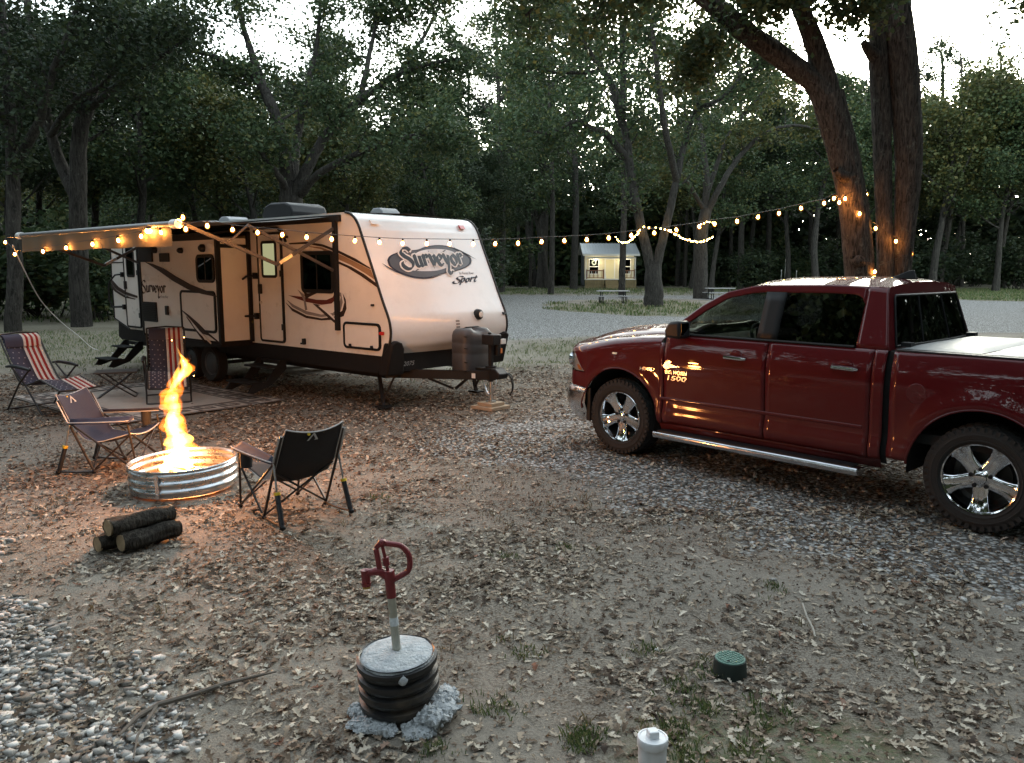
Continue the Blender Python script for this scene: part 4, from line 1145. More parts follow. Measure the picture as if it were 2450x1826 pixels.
u, z = sp(690, 888)
Tp('outlet_cover', lambda b: b.bx(u - .045, u + .045, SN, SN + .04, z - .08, z + .08), black, smooth=False, bevel=.01)
# vinyl graphics, slide face
spoly('graphic_band', [(440, 328), (520, 350), (640, 400), (780, 490), (960, 590), (1150, 665), (1275, 730), (1250, 727), (1100, 698), (940, 645), (760, 545), (600, 430), (480, 352)], decd, t=.027)
spoly('graphic_band', [(862, 885), (950, 950), (1060, 1045), (1165, 1155), (1318, 1282), (1180, 1180), (1110, 1160), (1040, 1080), (960, 985)], decd, t=.029)
spoly('graphic_band', [(960, 992), (1040, 1092), (1120, 1175), (1205, 1278), (1150, 1225), (1080, 1160), (1010, 1075)], decl, t=.031)
spoly('graphic_band', [(918, 960), (1000, 1065), (1075, 1165), (1140, 1265), (1085, 1200), (1020, 1110)], decd, t=.030)
spoly('graphic_band', [(780, 1200), (860, 1215), (1000, 1238), (1225, 1275), (1318, 1290), (1318, 1310), (780, 1310)], skirtm, t=.012)
# vinyl graphics, main wall front half
spoly('graphic_band', [(300, 402), (440, 392), (570, 412), (690, 458), (830, 525), (945, 598), (950, 610), (820, 545), (690, 480), (570, 432), (440, 410), (310, 414)], decd, 0, c2)
spoly('graphic_band', [(690, 484), (820, 548), (950, 614), (978, 690), (890, 632), (790, 575), (692, 530), (560, 452), (430, 424), (560, 436)], dect, 0, c2, .0035)
spoly('graphic_band', [(692, 545), (800, 592), (900, 650), (985, 714), (1003, 756), (950, 718), (870, 662), (770, 600), (690, 562)], decd, 0, c2)
spoly('graphic_band', [(275, 870), (330, 918), (440, 975), (560, 998), (660, 985), (725, 935), (742, 870), (728, 800), (752, 850), (758, 920), (735, 980), (660, 1008), (560, 1014), (440, 996), (330, 940)], decd, 0, c2)
spoly('graphic_band', [(285, 850), (340, 890), (440, 940), (560, 968), (650, 955), (700, 900), (712, 830), (690, 790), (715, 795), (728, 870), (712, 935), (655, 976), (560, 988), (440, 966), (330, 908)], decg, 0, c2, .003)
spoly('graphic_band', [(296, 815), (400, 826), (520, 850), (600, 852), (650, 830), (668, 790), (672, 850), (640, 880), (560, 890), (440, 868), (360, 840)], decr, 0, c2, .0045)
spoly('graphic_band', [(372, 770), (425, 812), (448, 930), (432, 935), (418, 850), (400, 815)], decg, 0, c2, .0048)
spoly('graphic_band', [(420, 790), (450, 800), (540, 790), (460, 830), (438, 850)], decd, 0, c2, .005)
spoly('graphic_band', [(490, 880), (540, 890), (620, 960), (695, 1040), (690, 1056), (600, 980)], decd, 0, c2, .0052)
spoly('graphic_band', [(535, 897), (560, 898), (640, 968), (696, 1030), (690, 1034), (610, 960)], decl, 0, c2, .0056)
# rear wall graphics
spoly('graphic_band', [(850, 600), (900, 655), (960, 690), (1050, 722), (1050, 738), (950, 708), (890, 672), (850, 622)], decd, 0, c1, .026)
spoly('graphic_band', [(850, 640), (900, 690), (960, 722), (1040, 745), (1030, 750), (950, 734), (880, 690), (850, 655)], decd, 0, c1, .026)
spoly('graphic_band', [(850, 624), (900, 676), (960, 710), (1050, 740), (950, 716), (895, 684)], decg, 0, c1, .025)
for yy in (468, 800):
    spoly('trim_line', [(840, yy), (950, yy - 4), (950, yy + 4), (840, yy + 8)], trimk, 0, c1, .006)
# lettering
def stamp(name, quads, fn, m, parent, t=.004, off=.0):
    b = MB()
    for q in quads:
        b.add([fn(p[0], p[1], t) for p in q], [(0, 1, 2, 3)])
    return b.build(name, m, parent, smooth=False, fix=False)
q, wd = pen_word('Surveyor', .26, .06, 40)
ua, za = sp(392, 690); ub, zb = sp(668, 668)
k_ = (ua - ub) / wd
stamp('lettering', q, lambda a, c, t: (ua - a * k_, SN + t, za + .03 + c * .115), decd, TR)
vs, fs, w_ = text_poly('by Forest River', 1, .35)
b = MB(); uu, zz = sp(590, 722); k_ = .34 / w_
b.add([(uu - x * k_, SN + .004, zz - .03 + y * .065) for x, y in vs], [f for f in fs]); b.build('lettering', decd, TR, smooth=False, fix=False)

# front cap emblem
def fsurf(n, z, off):
    k = -n / WD
    return (fu(z) - .05 * math.cos(math.pi * (k - .5)) - off, n, z)
c9 = lambda x, y: (x / 6.5206 + 880, y / 6.5206 + 560)
def fpix(x, y, fn=c9):
    px, py = fn(x, y); r = _ray(px, py); c = Vector((0, 0, CAM_H)); ax = Vector((math.cos(TRA), math.sin(TRA), 0)); u = .3
    for _ in range(12):
        o = tr_w(u, 0); p = c + r * ((o - c).dot(ax) / r.dot(ax)); d = p - TRO
        n = -d.x * math.sin(TRA) + d.y * math.cos(TRA); u = fsurf(max(min(n, 0), -WD), p.z, 0)[0]
    return n, p.z
def fpoly(name, pts, m, off, parent, dense=True, fn=c9):
    nz = [fpix(x, y, fn) for x, y in pts]
    bm = bmesh.new()
    vs = [bm.verts.new((a, c, 0)) for a, c in nz]
    f = bm.faces.new(vs)
    bmesh.ops.triangulate(bm, faces=[f])
    for _ in range(3):
        es = [e for e in bm.edges if e.calc_length() > .12]
        if es: bmesh.ops.subdivide_edges(bm, edges=es, cuts=1); bmesh.ops.triangulate(bm, faces=bm.faces[:])
    b = MB(); bm.verts.ensure_lookup_table(); bm.verts.index_update()
    b.add([fsurf(v.co.x, v.co.y, off) for v in bm.verts], [tuple(v.index for v in f.verts) for f in bm.faces]); bm.free()
    return b.build(name, m, parent, smooth=False, fix=True)
def smooth_loop(pts, k=5):
    P = pts + [pts[0]]
    return [tuple(p) for p in catmull(P, k)][:-1]
emblem_o = smooth_loop([(298, 410), (330, 350), (420, 300), (560, 262), (760, 245), (880, 205), (1010, 178), (1160, 176), (1300, 205), (1420, 255), (1530, 315), (1595, 370), (1612, 430), (1580, 490), (1480, 545), (1330, 590), (1180, 620), (1010, 670), (860, 688), (700, 672), (560, 630), (420, 570), (330, 500)])
cxy = (960, 430)
shrink = lambda L_, s: [((x - cxy[0]) * s + cxy[0], (y - cxy[1]) * s + cxy[1]) for x, y in L_]
fpoly('emblem_border', shrink(emblem_o, 1.02), decl, .003, TR)
em = fpoly('emblem_rim', emblem_o, navy, .006, TR)
fpoly('emblem_field', shrink(emblem_o, .95), mat('charcoal_vinyl', (.055, .055, .065), .45, var=.5, scale=2.2), .008, TR)
fpoly('emblem_dial', smooth_loop([(560, 470), (640, 380), (760, 290), (900, 245), (1080, 235), (1260, 255), (1370, 320), (1330, 440), (1230, 520), (1080, 568), (900, 580), (700, 570), (590, 530)]), mat('silver_vinyl', (.62, .62, .63), .45, var=.25, scale=4), .010, TR)
for pts in ([(935, 255), (960, 330), (985, 400), (1045, 560), (1010, 500), (950, 420), (918, 380)], [(1195, 245), (1210, 252), (1120, 340), (985, 420), (760, 575), (730, 572), (900, 450), (1020, 370)], [(640, 400), (900, 400), (985, 420), (900, 430)], [(985, 405), (1200, 440), (1330, 470), (1180, 455), (985, 425)]):
    fpoly('emblem_star', pts, mat('graphite_vinyl', (.09, .09, .10), .35), .012, TR)
fpoly('emblem_swoosh', [(205, 450), (290, 520), (420, 590), (560, 645), (700, 685), (860, 702), (1010, 688), (1190, 622), (1010, 672), (860, 690), (700, 674), (560, 632), (420, 575), (300, 505)], navy, .014, TR)
fpoly('emblem_swoosh', [(1330, 210), (1450, 262), (1570, 325), (1690, 402), (1570, 340), (1440, 282), (1330, 225)], navy, .014, TR)
def fstamp(word, x0, y0, x1, y1, m, off, **kw):
    """baseline from pixel (x0,y0) to (x1,y1) of the emblem crop"""
    q, wd = pen_word(word, **kw)
    na, za = fpix(x0, y0); nb, zb = fpix(x1, y1); k = (nb - na) / wd
    return q, na, za, k, (zb - za) / wd
def put_word(name, word, x0, y0, x1, y1, zs, m, off, **kw):
    q, na, za, k, dz = fstamp(word, x0, y0, x1, y1, m, off, **kw)
    b = MB()
    for p4 in q: b.add([fsurf(na + p[0] * k, za + p[1] * zs + p[0] * dz, off) for p in p4], [(0, 1, 2, 3)])
    return b.build(name, m, TR, smooth=False, fix=False)
put_word('lettering', 'Surveyor', 552, 512, 1500, 470, .152, decl, .016, nib=.34, thin=.12, grow=.12, ang=40)
put_word('lettering', 'Surveyor', 552, 512, 1500, 470, .152, mat('ink', (.008, .008, .012), .4), .019, nib=.32, thin=.10, ang=40)
put_word('lettering', 'S', 1325, 762, 1440, 760, .055, navy, .006, nib=.22, thin=.12, ang=40, shear=.55)
put_word('lettering', 'port', 1435, 757, 1690, 740, .062, navy, .006, nib=.26, thin=.13, ang=55, shear=.45)
vs, fs, w_ = text_poly('by Forest River', 1, .35)
na, za = fpix(1425, 630); nb, zb = fpix(1655, 628)
b = MB(); b.add([fsurf(na + x * (nb - na) / w_, za + y * .058, .004) for x, y in vs], fs); b.build('lettering', navy, TR, smooth=False, fix=False)
vs, fs, w_ = text_poly('2075', 1, .3)
na, za = -.34, .635
b = MB(); b.add([(.105, na - x * .22 / w_, za + y * .09) for x, y in vs], fs); b.build('lettering', mat('chalk', (.35, .35, .34), .9), TR, smooth=False, fix=False)
Tp('front_apron', lambda b: b.prism([(.11, .90), (.11, .56), (.2, .54), (.2, .90)], lambda a, c, t: (a, t, c), -.28, -WD + .28), skirtm, smooth=False)
# small sticker, clearance lights, lamp on the cap
def fbox(name, n0, n1, z0, z1, d, m, off=0.0):
    return Tp(name, lambda b: b.add([fsurf(n, z, o) for o in (off, d) for n, z in ((n0, z0), (n1, z0), (n1, z1), (n0, z1))], [(0, 1, 2, 3), (7, 6, 5, 4), (0, 4, 5, 1), (1, 5, 6, 2), (2, 6, 7, 3), (3, 7, 4, 0)]), m, smooth=False, bevel=.004)
fbox('clearance_light', -.22, -.36, 2.66, 2.72, .03, wht); fbox('clearance_light', -2.02, -2.14, 2.66, 2.72, .03, redl)
for k, zz in enumerate((1.235, 1.19, 1.145)):
    fbox('sticker_print', -1.235, -1.315, zz, zz + .026, .004, decg, .002)
fbox('sticker', -1.22, -1.33, 1.09, 1.27, .0025, wht, .001)
n_, z_ = fpix(1793, 966, c2)
Tp('hitch_lamp', lambda b: b.tube([fsurf(n_, z_, -.01), fsurf(n_, z_, .05), fsurf(n_, z_, .075)], [.085, .08, .05], 16), black)
Tp('hitch_lamp_lens', lambda b: b.tube([fsurf(n_, z_, .07), fsurf(n_, z_, .085)], [.05, .04], 14), wht)
fbox('marker_light', -2.36, -2.43, 1.30, 1.335, .03, black)
# hitch
Tp('tongue', lambda b: (b.bar((.5, -.35, .50), (-.86, -1.16, .50), .06, .13), b.bar((.5, -2.09, .50), (-.86, -1.28, .50), .06, .13), b.bar((-.45, -.95, .5), (-.45, -1.5, .5), .05, .12)), blackmetal, smooth=False)
Tp('tongue_brace', lambda b: (b.bar((-.05, -.68, .44), (-.30, -.95, .28), .04, .03), b.bar((-.55, -.98, .44), (-.32, -.98, .28), .04, .03)), blackmetal, smooth=False)
Tp('coupler', lambda b: b.prism([(-1.04, .46), (-1.06, .53), (-.97, .60), (-.72, .60), (-.68, .44), (-.85, .42)], lambda a, c, t: (a, t, c), -1.12, -1.32), black, ang=30, bevel=.015)
Tp('coupler_plate', lambda b: b.bx(-.92, -.58, -1.10, -1.34, .567, .602), blackmetal, smooth=False)
jk = Tp('tongue_jack', lambda b: (b.tube([(-.80, -1.22, .40), (-.80, -1.22, 1.0)], .038, 12), b.tube([(-.80, -1.22, .60), (-.80, -1.22, .63)], .08, 14)), blackmetal)
Tp('jack_head', lambda b: (b.bx(-.93, -.70, -1.31, -1.13, .94, 1.09), b.tube([(-.8, -1.2, 1.09), (-.8, -1.2, 1.12)], .03, 10), b.bx(-.88, -.80, -1.36, -1.28, .78, .95)), black, jk, ang=30, bevel=.02)
Tp('jack_lamp', lambda b: b.bx(-.945, -.90, -1.39, -1.29, .95, 1.02), wht, jk, smooth=False)
Tp('jack_label', lambda b: b.bx(-.89, -.87, -1.375, -1.345, .81, .88), mat('orange_label', (.6, .2, .05), .5), jk, smooth=False)
Tp('jack_ram', lambda b: b.tube([(-.80, -1.22, .12), (-.80, -1.22, .40)], .024, 12), steel, jk)
Tp('jack_foot', lambda b: b.tube([(-.80, -1.22, .10), (-.80, -1.22, .115)], .075, 14), steel, jk)
def tank(b):
    rows = []
    prof = [(.50, .97), (.62, 1.0), (.80, 1.0), (.815, .975), (.835, 1.0), (.95, 1.0), (.965, .975), (.985, 1.0), (1.06, .99), (1.12, .93), (1.155, .80), (1.165, .5), (1.167, 0.02)]
    for z, s in prof:
        row = []
        for k in range(33):
            t = 2 * math.pi * k / 32
            cx, sx = math.cos(t), math.sin(t)
            row.append((-.42 + .19 * s * math.copysign(abs(cx) ** .55, cx), -1.22 + .30 * s * math.copysign(abs(sx) ** .45, sx), z - (.03 * math.cos(t * 1.0) ** 2 * (1 if .7 < z < 1.0 else 0)) - (.05 * max(0, 1 - abs(sx) * 3) if z > 1.1 else 0)))
        rows.append(row)
    b.grid(rows)
pc = Tp('propane_cover', tank, mat('grey_cover', (.045, .044, .046), .5, var=.1, bump=.15), ang=50)
for z in (.55, .68, .88, 1.05):
    Tp('cover_slot', lambda b: b.bx(-.60, -.50, -.95, -.935, z, z + .012), trimk, pc, smooth=False)
Tp('cover_strap', lambda b: b.tube([(-.42, -1.0, 1.14), (-.42, -1.1, 1.175), (-.42, -1.35, 1.175), (-.42, -1.45, 1.14)], .012, 6), trimk, pc)
Tp('cord', lambda b: (b.tube(catmull([(-.98, -1.3, .55), (-1.07, -1.36, .5), (-1.09, -1.38, .33), (-1.04, -1.37, .2)], 5), .012, 6), b.tube(catmull([(-1.0, -1.26, .55), (-1.1, -1.3, .5), (-1.13, -1.32, .38), (-1.12, -1.33, .30)], 5), .012, 6)), black)
Tp('safety_chain', lambda b: b.tube(catmull([(-.98, -1.14, .5), (-1.0, -1.1, .35), (-.9, -1.08, .24), (-.8, -1.1, .34), (-.75, -1.12, .5)], 6), [.012 if i % 2 else .006 for i in range(25)], 5), steel)
Tp('license_tag', lambda b: b.bx(-.70, -.62, -1.0, -.99, .46, .53), wht, smooth=False)
# stabilisers, axle, wheels
for u, n in ((.55, -.25), (.55, -2.2), (8.0, -.3)):
    Tp('stabiliser_leg', lambda b: (b.bar((u, n, .54), (u - .22, n + .1, .05), .05, .05), b.bar((u - .34, n - .05, .54), (u - .2, n + .1, .12), .04, .03), b.bx(u - .32, u - .12, n + .02, n + .18, .03, .055)), blackmetal, smooth=False)
for u in (4.92, 5.65):
    for n in (-.06, -2.38):
        Mw = Matrix.Translation((u, n, .335)) @ Matrix.Rotation(math.pi / 2, 4, 'X')
        w = Tp('wheel', lambda b: b.lathe([(.20, -.06), (.30, -.1), (.325, -.08), (.335, -.03), (.335, .03), (.325, .08), (.30, .1), (.20, .06)], 28, Mw), tyrem)
        Tp('rim', lambda b: (b.lathe([(.21, -.07), (.19, -.05), (.10, -.075), (.05, -.08), (.001, -.08)], 20, Mw)), mat('dull_wheel', (.08, .08, .08), .5, .5), w)
Tp('undercarriage', lambda b: (b.bx(.5, 8.5, -.35, -.47, .42, .56), b.bx(.5, 8.5, -2.0, -2.12, .42, .56), b.bx(4.9, 4.95, -.1, -2.3, .3, .36), b.bx(5.63, 5.68, -.1, -2.3, .3, .36), b.bx(2.2, 3.2, -.6, -1.9, .38, .56)), skirtm, smooth=False)
# folding entry steps
def steps(u0, u1, name='entry_steps'):
    s_ = Tp(name, lambda b: b.bx(u0, u1, .02, .07, .50, .56), blackmetal, smooth=False)
    for n0, z in ((.12, .46), (.45, .24)):
        Tp('tread', lambda b: b.bx(u0, u1, n0, n0 + .26, z, z + .03), blackmetal, s_, smooth=False, bevel=.008)
    for u in (u0, u1):
        Tp('stringer', lambda b: b.prism([(.02, .58), (.12, .58), (.40, .26), (.62, .26), (.72, .12), (.62, .10), (.3, .2), (.02, .44)], lambda a, c, t: (u + t, a, c), -.012, .012), blackmetal, s_, smooth=False)
steps(2.52, 3.18); steps(7.55, 8.18)
# awning
fabm = mat('awning_fabric', (0.13, 0.105, 0.065), 0.8, var=0.1, scale=2)
AN, AZ, A0, A1 = 2.38, 2.575, 1.22, 6.62
aw = Tp('awning', lambda b: b.grid([[(u, .03 + (AN - .03) * t, 2.78 + (AZ + .04 - 2.78) * t - .05 * math.sin(math.pi * t)) for t in np.linspace(0, 1, 9)] for u in np.linspace(A0, A1, 9)]), mat('awning_canopy', (0.06, 0.055, 0.05), 0.75, var=.1), ang=60, fix=False)
Tp('roller', lambda b: b.tube([(A0, AN, AZ), (A1, AN, AZ)], .042, 14), mat('grey_roller', (.12, .12, .12), .4), aw)
for u in (A0, A1):
    Tp('roller_cap', lambda b: b.tube([(u - .10, AN, AZ), (u + .06, AN, AZ)], .058, 14), wht, aw)
Tp('valance', lambda b: b.grid([[(u, AN + .03 + .012 * math.sin(u * 9) * t, AZ - .27 * t - .006 * math.sin(u * 5)) for t in np.linspace(0, 1, 6)] for u in np.linspace(A0 + .05, A1 - .18, 60)]), fabm, aw, ang=70, fix=False)
for u in (1.12, 6.72):
    Tp('arm_bracket', lambda b: b.bx(u - .035, u + .035, .005, .06, 1.12, 2.78), blackmetal, aw, smooth=False)
    Tp('awning_arm', lambda b: (b.bar((u, .06, 2.60), (u, 1.02, 2.08), .03, .045), b.bar((u, 1.0, 2.08), (u, 2.34, 2.58), .03, .045), b.bar((u + .03, .06, 2.0), (u + .03, 1.42, 2.60), .028, .04), b.bar((u + .02, 1.42, 2.60), (u + .02, 1.72, 2.36), .02, .025)), mat('arm_metal', (.05, .043, .038), .5, .1), aw, smooth=False)
    Tp('arm_sleeve', lambda b: b.bar((u, .78, 2.215), (u, .98, 2.105), .036, .05), steel, aw, smooth=False)
b = MB(); b.bx(-1.0, -.58, -1.42, -1.02, 0.0, .05); b.bx(-.94, -.66, -1.36, -1.08, .05, .10)
pad = b.build('jack_pad', mat('plank_wood', (.36, .27, .18), .8, var=.2, scale=5), None, smooth=False, bevel=.006); pad.location = TRO; pad.rotation_euler = (0, 0, TRA)
tag(pad, 'weathered wood pad under the trailer tongue jack', 'wood block')
# ================================================================== PICKUP TRUCK  (x forward from the rear axle, y to the driver's side)
paint = mat('dark_red_paint', (0.066, 0.0007, 0.0030), 0.5, 0.0, coat=1.0, spec=.12)
paint.node_tree.nodes['Principled BSDF'].inputs['Coat IOR'].default_value = 1.36
_n, _l = paint.node_tree.nodes, paint.node_tree.links       # road dust on the lower body
_tc = _n.new('ShaderNodeTexCoord'); _sx = _n.new('ShaderNodeSeparateXYZ'); _no = _n.new('ShaderNodeTexNoise'); _no.inputs['Scale'].default_value = 7; _no.inputs['Detail'].default_value = 9; _no.inputs['Roughness'].default_value = .7
_l.new(_tc.outputs['Object'], _sx.inputs[0]); _l.new(_tc.outputs['Object'], _no.inputs['Vector'])
_m1 = _n.new('ShaderNodeMapRange'); _m1.inputs[1].default_value = .95; _m1.inputs[2].default_value = .40; _m1.inputs[4].default_value = .22; _l.new(_sx.outputs[2], _m1.inputs[0])
_m2 = _n.new('ShaderNodeMath'); _m2.operation = 'MULTIPLY'; _l.new(_m1.outputs[0], _m2.inputs[0]); _l.new(_no.outputs['Fac'], _m2.inputs[1])
_mx = _n.new('ShaderNodeMix'); _mx.data_type = 'RGBA'; _l.new(_m2.outputs[0], _mx.inputs[0]); _mx.inputs[6].default_value = (0.066, 0.0007, 0.0030, 1); _mx.inputs[7].default_value = (.13, .10, .08, 1)
_l.new(_mx.outputs[2], _n['Principled BSDF'].inputs['Base Color'])
_m3 = _n.new('ShaderNodeMath'); _m3.operation = 'MULTIPLY_ADD'; _m3.inputs[1].default_value = .9; _m3.inputs[2].default_value = .02; _l.new(_m2.outputs[0], _m3.inputs[0]); _l.new(_m3.outputs[0], _n['Principled BSDF'].inputs['Coat Roughness'])
chrome = mat('chrome', (0.72, 0.72, 0.74), 0.07, 1.0)
chromed = mat('brushed_chrome', (0.60, 0.60, 0.62), 0.22, 1.0, var=.1, scale=6)
tirem = mat('tyre_rubber', (0.016, 0.015, 0.014), 0.82, var=.25, scale=9, bump=.25, dirt=.06)
hollow = mat('dark_hollow', (0.006, 0.006, 0.006), 0.9)
inter = mat('grey_interior', (0.05, 0.05, 0.05), 0.8)
carglass = glass_mat('car_glass', (0.30, 0.33, 0.31), 0.01)
privacy = glass_mat('privacy_glass', (0.035, 0.035, 0.035), 0.01)
TK = thing('pickup_truck', 'dark red crew cab pickup with chrome wheels and grey bed cover', 'pickup truck', TKO, TKA)
def K(name, f, m, parent=TK, **k):
    b = MB(); f(b); return b.build(name, m, parent, **k)
_z = [.36, .43, .48, .53, .57, .62, .70, .80, .95, 1.08, 1.16, 1.22, 1.28, 1.33, 1.37, 1.42]
_y = [.925, .962, .985, .993, .986, .974, .974, .982, .992, .996, .990, .980, .966, .950, .930, .90]
_zz = np.linspace(.36, 1.42, 200)
_yy = np.interp(_zz, _z, _y); _yy = np.convolve(np.pad(_yy, 6, 'edge'), np.hanning(13) / np.hanning(13).sum(), 'valid')
def Sy(x, z):
    y = float(np.interp(z, _zz, _yy))
    for wx in (0, 3.57):
        r = math.hypot(x - wx, z - .42)
        y += .028 * math.exp(-((r - .56) / .10) ** 2) * (1 if z > .35 else 0) * (1 if r > .4 else 0)
    if x < -.9: y -= .05 * ((-.9 - x) / .4) ** 2
    return y
def Gy(z): return .932 - .365 * (z - 1.355)
ARCH = .535
def archz(x, wx, lo=.43):
    d = ARCH ** 2 - (x - wx) ** 2
    return max(lo, .42 + math.sqrt(d)) if d > 0 else lo
def dense(x0, x1, n, *knots):
    xs = set(np.linspace(x0, x1, n).tolist())
    for wx in knots:
        for a in np.linspace(0, math.pi, 40):
            x = wx + ARCH * math.cos(a)
            if x0 <= x <= x1: xs.add(x)
    return sorted(xs)
def panel(b, side, xs, zb, zt, nz, S, top=None):
    """surface strip between z=zb(x) and z=zt(x) on the side S(x,z); top: extra rows beyond"""
    rows = []
    for x in xs:
        a, c = zb(x), zt(x)
        row = [(x, side * S(x, a + (c - a) * t), a + (c - a) * t) for t in np.linspace(0, 1, nz)]
        if top: row += [(p[0], side * p[1], p[2]) for p in top(x)]
        rows.append(row)
    b.grid(rows, flip=side < 0)
def hood_edge(x): return float(np.interp(x, [2.85, 3.1, 3.4, 3.7, 3.9, 4.05, 4.2, 4.33, 4.45], [1.352, 1.345, 1.325, 1.295, 1.262, 1.228, 1.185, 1.14, 1.095]))
def side_top(x): return float(np.interp(x, [2.9, 3.1, 3.5, 3.8, 4.05], [1.27, 1.25, 1.20, 1.15, 1.09]))
def hood_z(x, y):
    q = min(1, abs(y) / .74)
    e = hood_edge(x)
    return e + .082 * (1 - q ** 5) + .018 * math.exp(-((abs(y) - .42) / .10) ** 2)
belt = 1.355
for side in (1, -1):
    s = side
    ft = lambda x: [(x, (Sy(x, side_top(x)) - .74) * math.cos(a) + .74, side_top(x) + (hood_edge(x) - side_top(x)) * math.sin(a)) for a in np.linspace(.2, math.pi / 2, 7)]
    fe = K('fender', lambda b: panel(b, s, dense(3.035, 4.05, 26, 3.57), lambda x: archz(x, 3.57), side_top, 16, Sy, ft), paint, ang=28, solid=.012)
    b = MB(); panel(b, s, np.linspace(2.985, 3.034, 3), lambda x: .43, lambda x: 1.27, 16, Sy); b.build('fender_edge', paint, fe, ang=28, solid=.012)
    d1 = K('front_door', lambda b: panel(b, s, np.linspace(1.835, 2.975, 26), lambda x: .44, lambda x: belt, 34, Sy), paint, ang=26, solid=.012)
    d2 = K('rear_door', lambda b: panel(b, s, np.linspace(.865, 1.825, 22), lambda x: .44, lambda x: belt, 34, Sy), paint, ang=26, solid=.012)
    K('cab_corner', lambda b: panel(b, s, np.linspace(.755, .857, 5), lambda x: .44, lambda x: belt, 34, Sy), paint, ang=26, solid=.012)
    K('bed_side', lambda b: panel(b, s, dense(-1.28, .70, 36, 0), lambda x: archz(x, 0, .47), lambda x: 1.352, 34, Sy), paint, ang=26, solid=.012)
    K('rocker', lambda b: panel(b, s, np.linspace(.76, 3.03, 4), lambda x: .36, lambda x: .432, 4, lambda x, z: Sy(x, z) - .012), paint, solid=.01)
    # arch lips
    for wx in (0, 3.57):
        K('arch_lip', lambda b: b.tube([(wx + (ARCH + .004) * math.cos(a), s * (Sy(wx + ARCH * math.cos(a), .42 + ARCH * math.sin(a)) - .006), .42 + (ARCH + .004) * math.sin(a)) for a in np.linspace(.06, math.pi - .06, 36)], .011, 6), paint)
        K('wheel_well', lambda b: b.grid([[(wx + (ARCH + .01) * math.cos(a), s * y, .42 + (ARCH + .01) * math.sin(a)) for y in (.96, .8, .6, .45)] for a in np.linspace(-.1, math.pi + .1, 24)]), hollow)
        K('wheel_well', lambda b: b.bx(wx - .56, wx + .56, s * .45, s * .44, .35, .98), hollow, smooth=False)
    # mouldings, crease catch lines
    K('body_moulding', lambda b: b.grid([[(x, s * (Sy(x, z) + o), z) for z, o in ((.676, .001), (.681, .006), (.692, .009), (.703, .006), (.708, .001))] for x in np.linspace(.92, 3.02, 30)]), paint, ang=60)
    # greenhouse
    rail = lambda x: float(np.interp(x, [.75, .95, 1.4, 2.02, 2.15, 2.40, 2.65, 2.98], [1.852, 1.872, 1.882, 1.872, 1.855, 1.80, 1.66, 1.40]))
    wt = lambda x: float(np.interp(x, [1.02, 1.07, 1.14, 1.4, 2.0, 2.12, 2.38, 2.60, 2.90], [1.70, 1.785, 1.806, 1.812, 1.806, 1.795, 1.74, 1.61, 1.385]))
    K('door_frame', lambda b: panel(b, s, np.linspace(1.028, 2.95, 56), lambda x: wt(x), rail, 6, lambda x, z: Gy(z)), paint, ang=40, solid=.02)
    K('rear_pillar', lambda b: b.grid([[(xq, s * Gy(z), z) for t in np.linspace(0, 1, 12) for xq in [.745 + (.115 * t) + (1.03 - .745 - .115 * t) * u] for z in [belt + (rail(xq) - belt) * t]] for u in np.linspace(0, 1, 8)], flip=s < 0), paint, ang=40, solid=.02)
    K('door_pillar', lambda b: panel(b, s, np.linspace(1.775, 1.975, 4), lambda x: belt, lambda x: 1.809, 6, lambda x, z: Gy(z) + .002), trimk, ang=40, solid=.02)
    K('belt_strip', lambda b: b.tube([(1.04, s * (Gy(1.36) + .004), 1.366), (2.0, s * (Gy(1.36) + .004), 1.366), (2.86, s * (Gy(1.36) + .004), 1.366)], .013, 6), trimk)
    K('front_window', lambda b: panel(b, s, np.linspace(1.97, 2.895, 20), lambda x: 1.36, wt, 6, lambda x, z: Gy(z) - .012), carglass)
    K('rear_window', lambda b: panel(b, s, np.linspace(1.025, 1.78, 16), lambda x: 1.36, wt, 6, lambda x, z: Gy(z) - .012), privacy)
    # seam at the rear of the doors, dark inner shell behind every gap
    K('inner_shell', lambda b: panel(b, s, np.linspace(.72, 3.04, 8), lambda x: .40, lambda x: 1.36, 16, lambda x, z: Sy(2, z) - .045), hollow)
    K('inner_shell', lambda b: b.bx(.70, .745, s * .80, s * .93, .46, 1.35), hollow, smooth=False)
    # door handles, mirror
    for x0, x1, dd in ((2.05, 2.27, d1), (.985, 1.205, d2)):
        y0 = s * Sy(2, 1.185)
        K('handle', lambda b: (b.tube([(x0, y0 + s * .004, 1.178), (x0 + .02, y0 + s * .035, 1.18), (x1 - .02, y0 + s * .038, 1.186), (x1, y0 + s * .006, 1.188)], [.014, .018, .018, .014], 8)), chrome, dd)
        K('handle_cup', lambda b: b.tube([((x0 + x1) / 2 - .01, y0 - s * .004, 1.183), ((x0 + x1) / 2 - .01, y0 + s * .0025, 1.183)], [.075, .06], 16), paint, dd)
    mi = K('mirror', lambda b: b.prism([(2.66, 1.335), (2.84, 1.345), (2.86, 1.42), (2.80, 1.505), (2.67, 1.515)], lambda a, c, t: (a + .05 * t, s * (.985 + t), c), .0, .18), black, ang=30, bevel=.03)
    K('mirror_glass', lambda b: b.bx(2.668, 2.675, s * 1.02, s * 1.14, 1.375, 1.49), mat('mirror_face', (.05, .05, .05), .1, 1.0), mi, smooth=False)
    K('mirror_arm', lambda b: b.bar((2.80, s * .92, 1.36), (2.78, s * 1.02, 1.39), .10, .05), black, mi, smooth=False)
    K('mirror_sail', lambda b: panel(b, s, np.linspace(2.74, 2.895, 5), lambda x: 1.36, lambda x: wt(x) - .002, 3, lambda x, z: Gy(z) + .003), trimk)
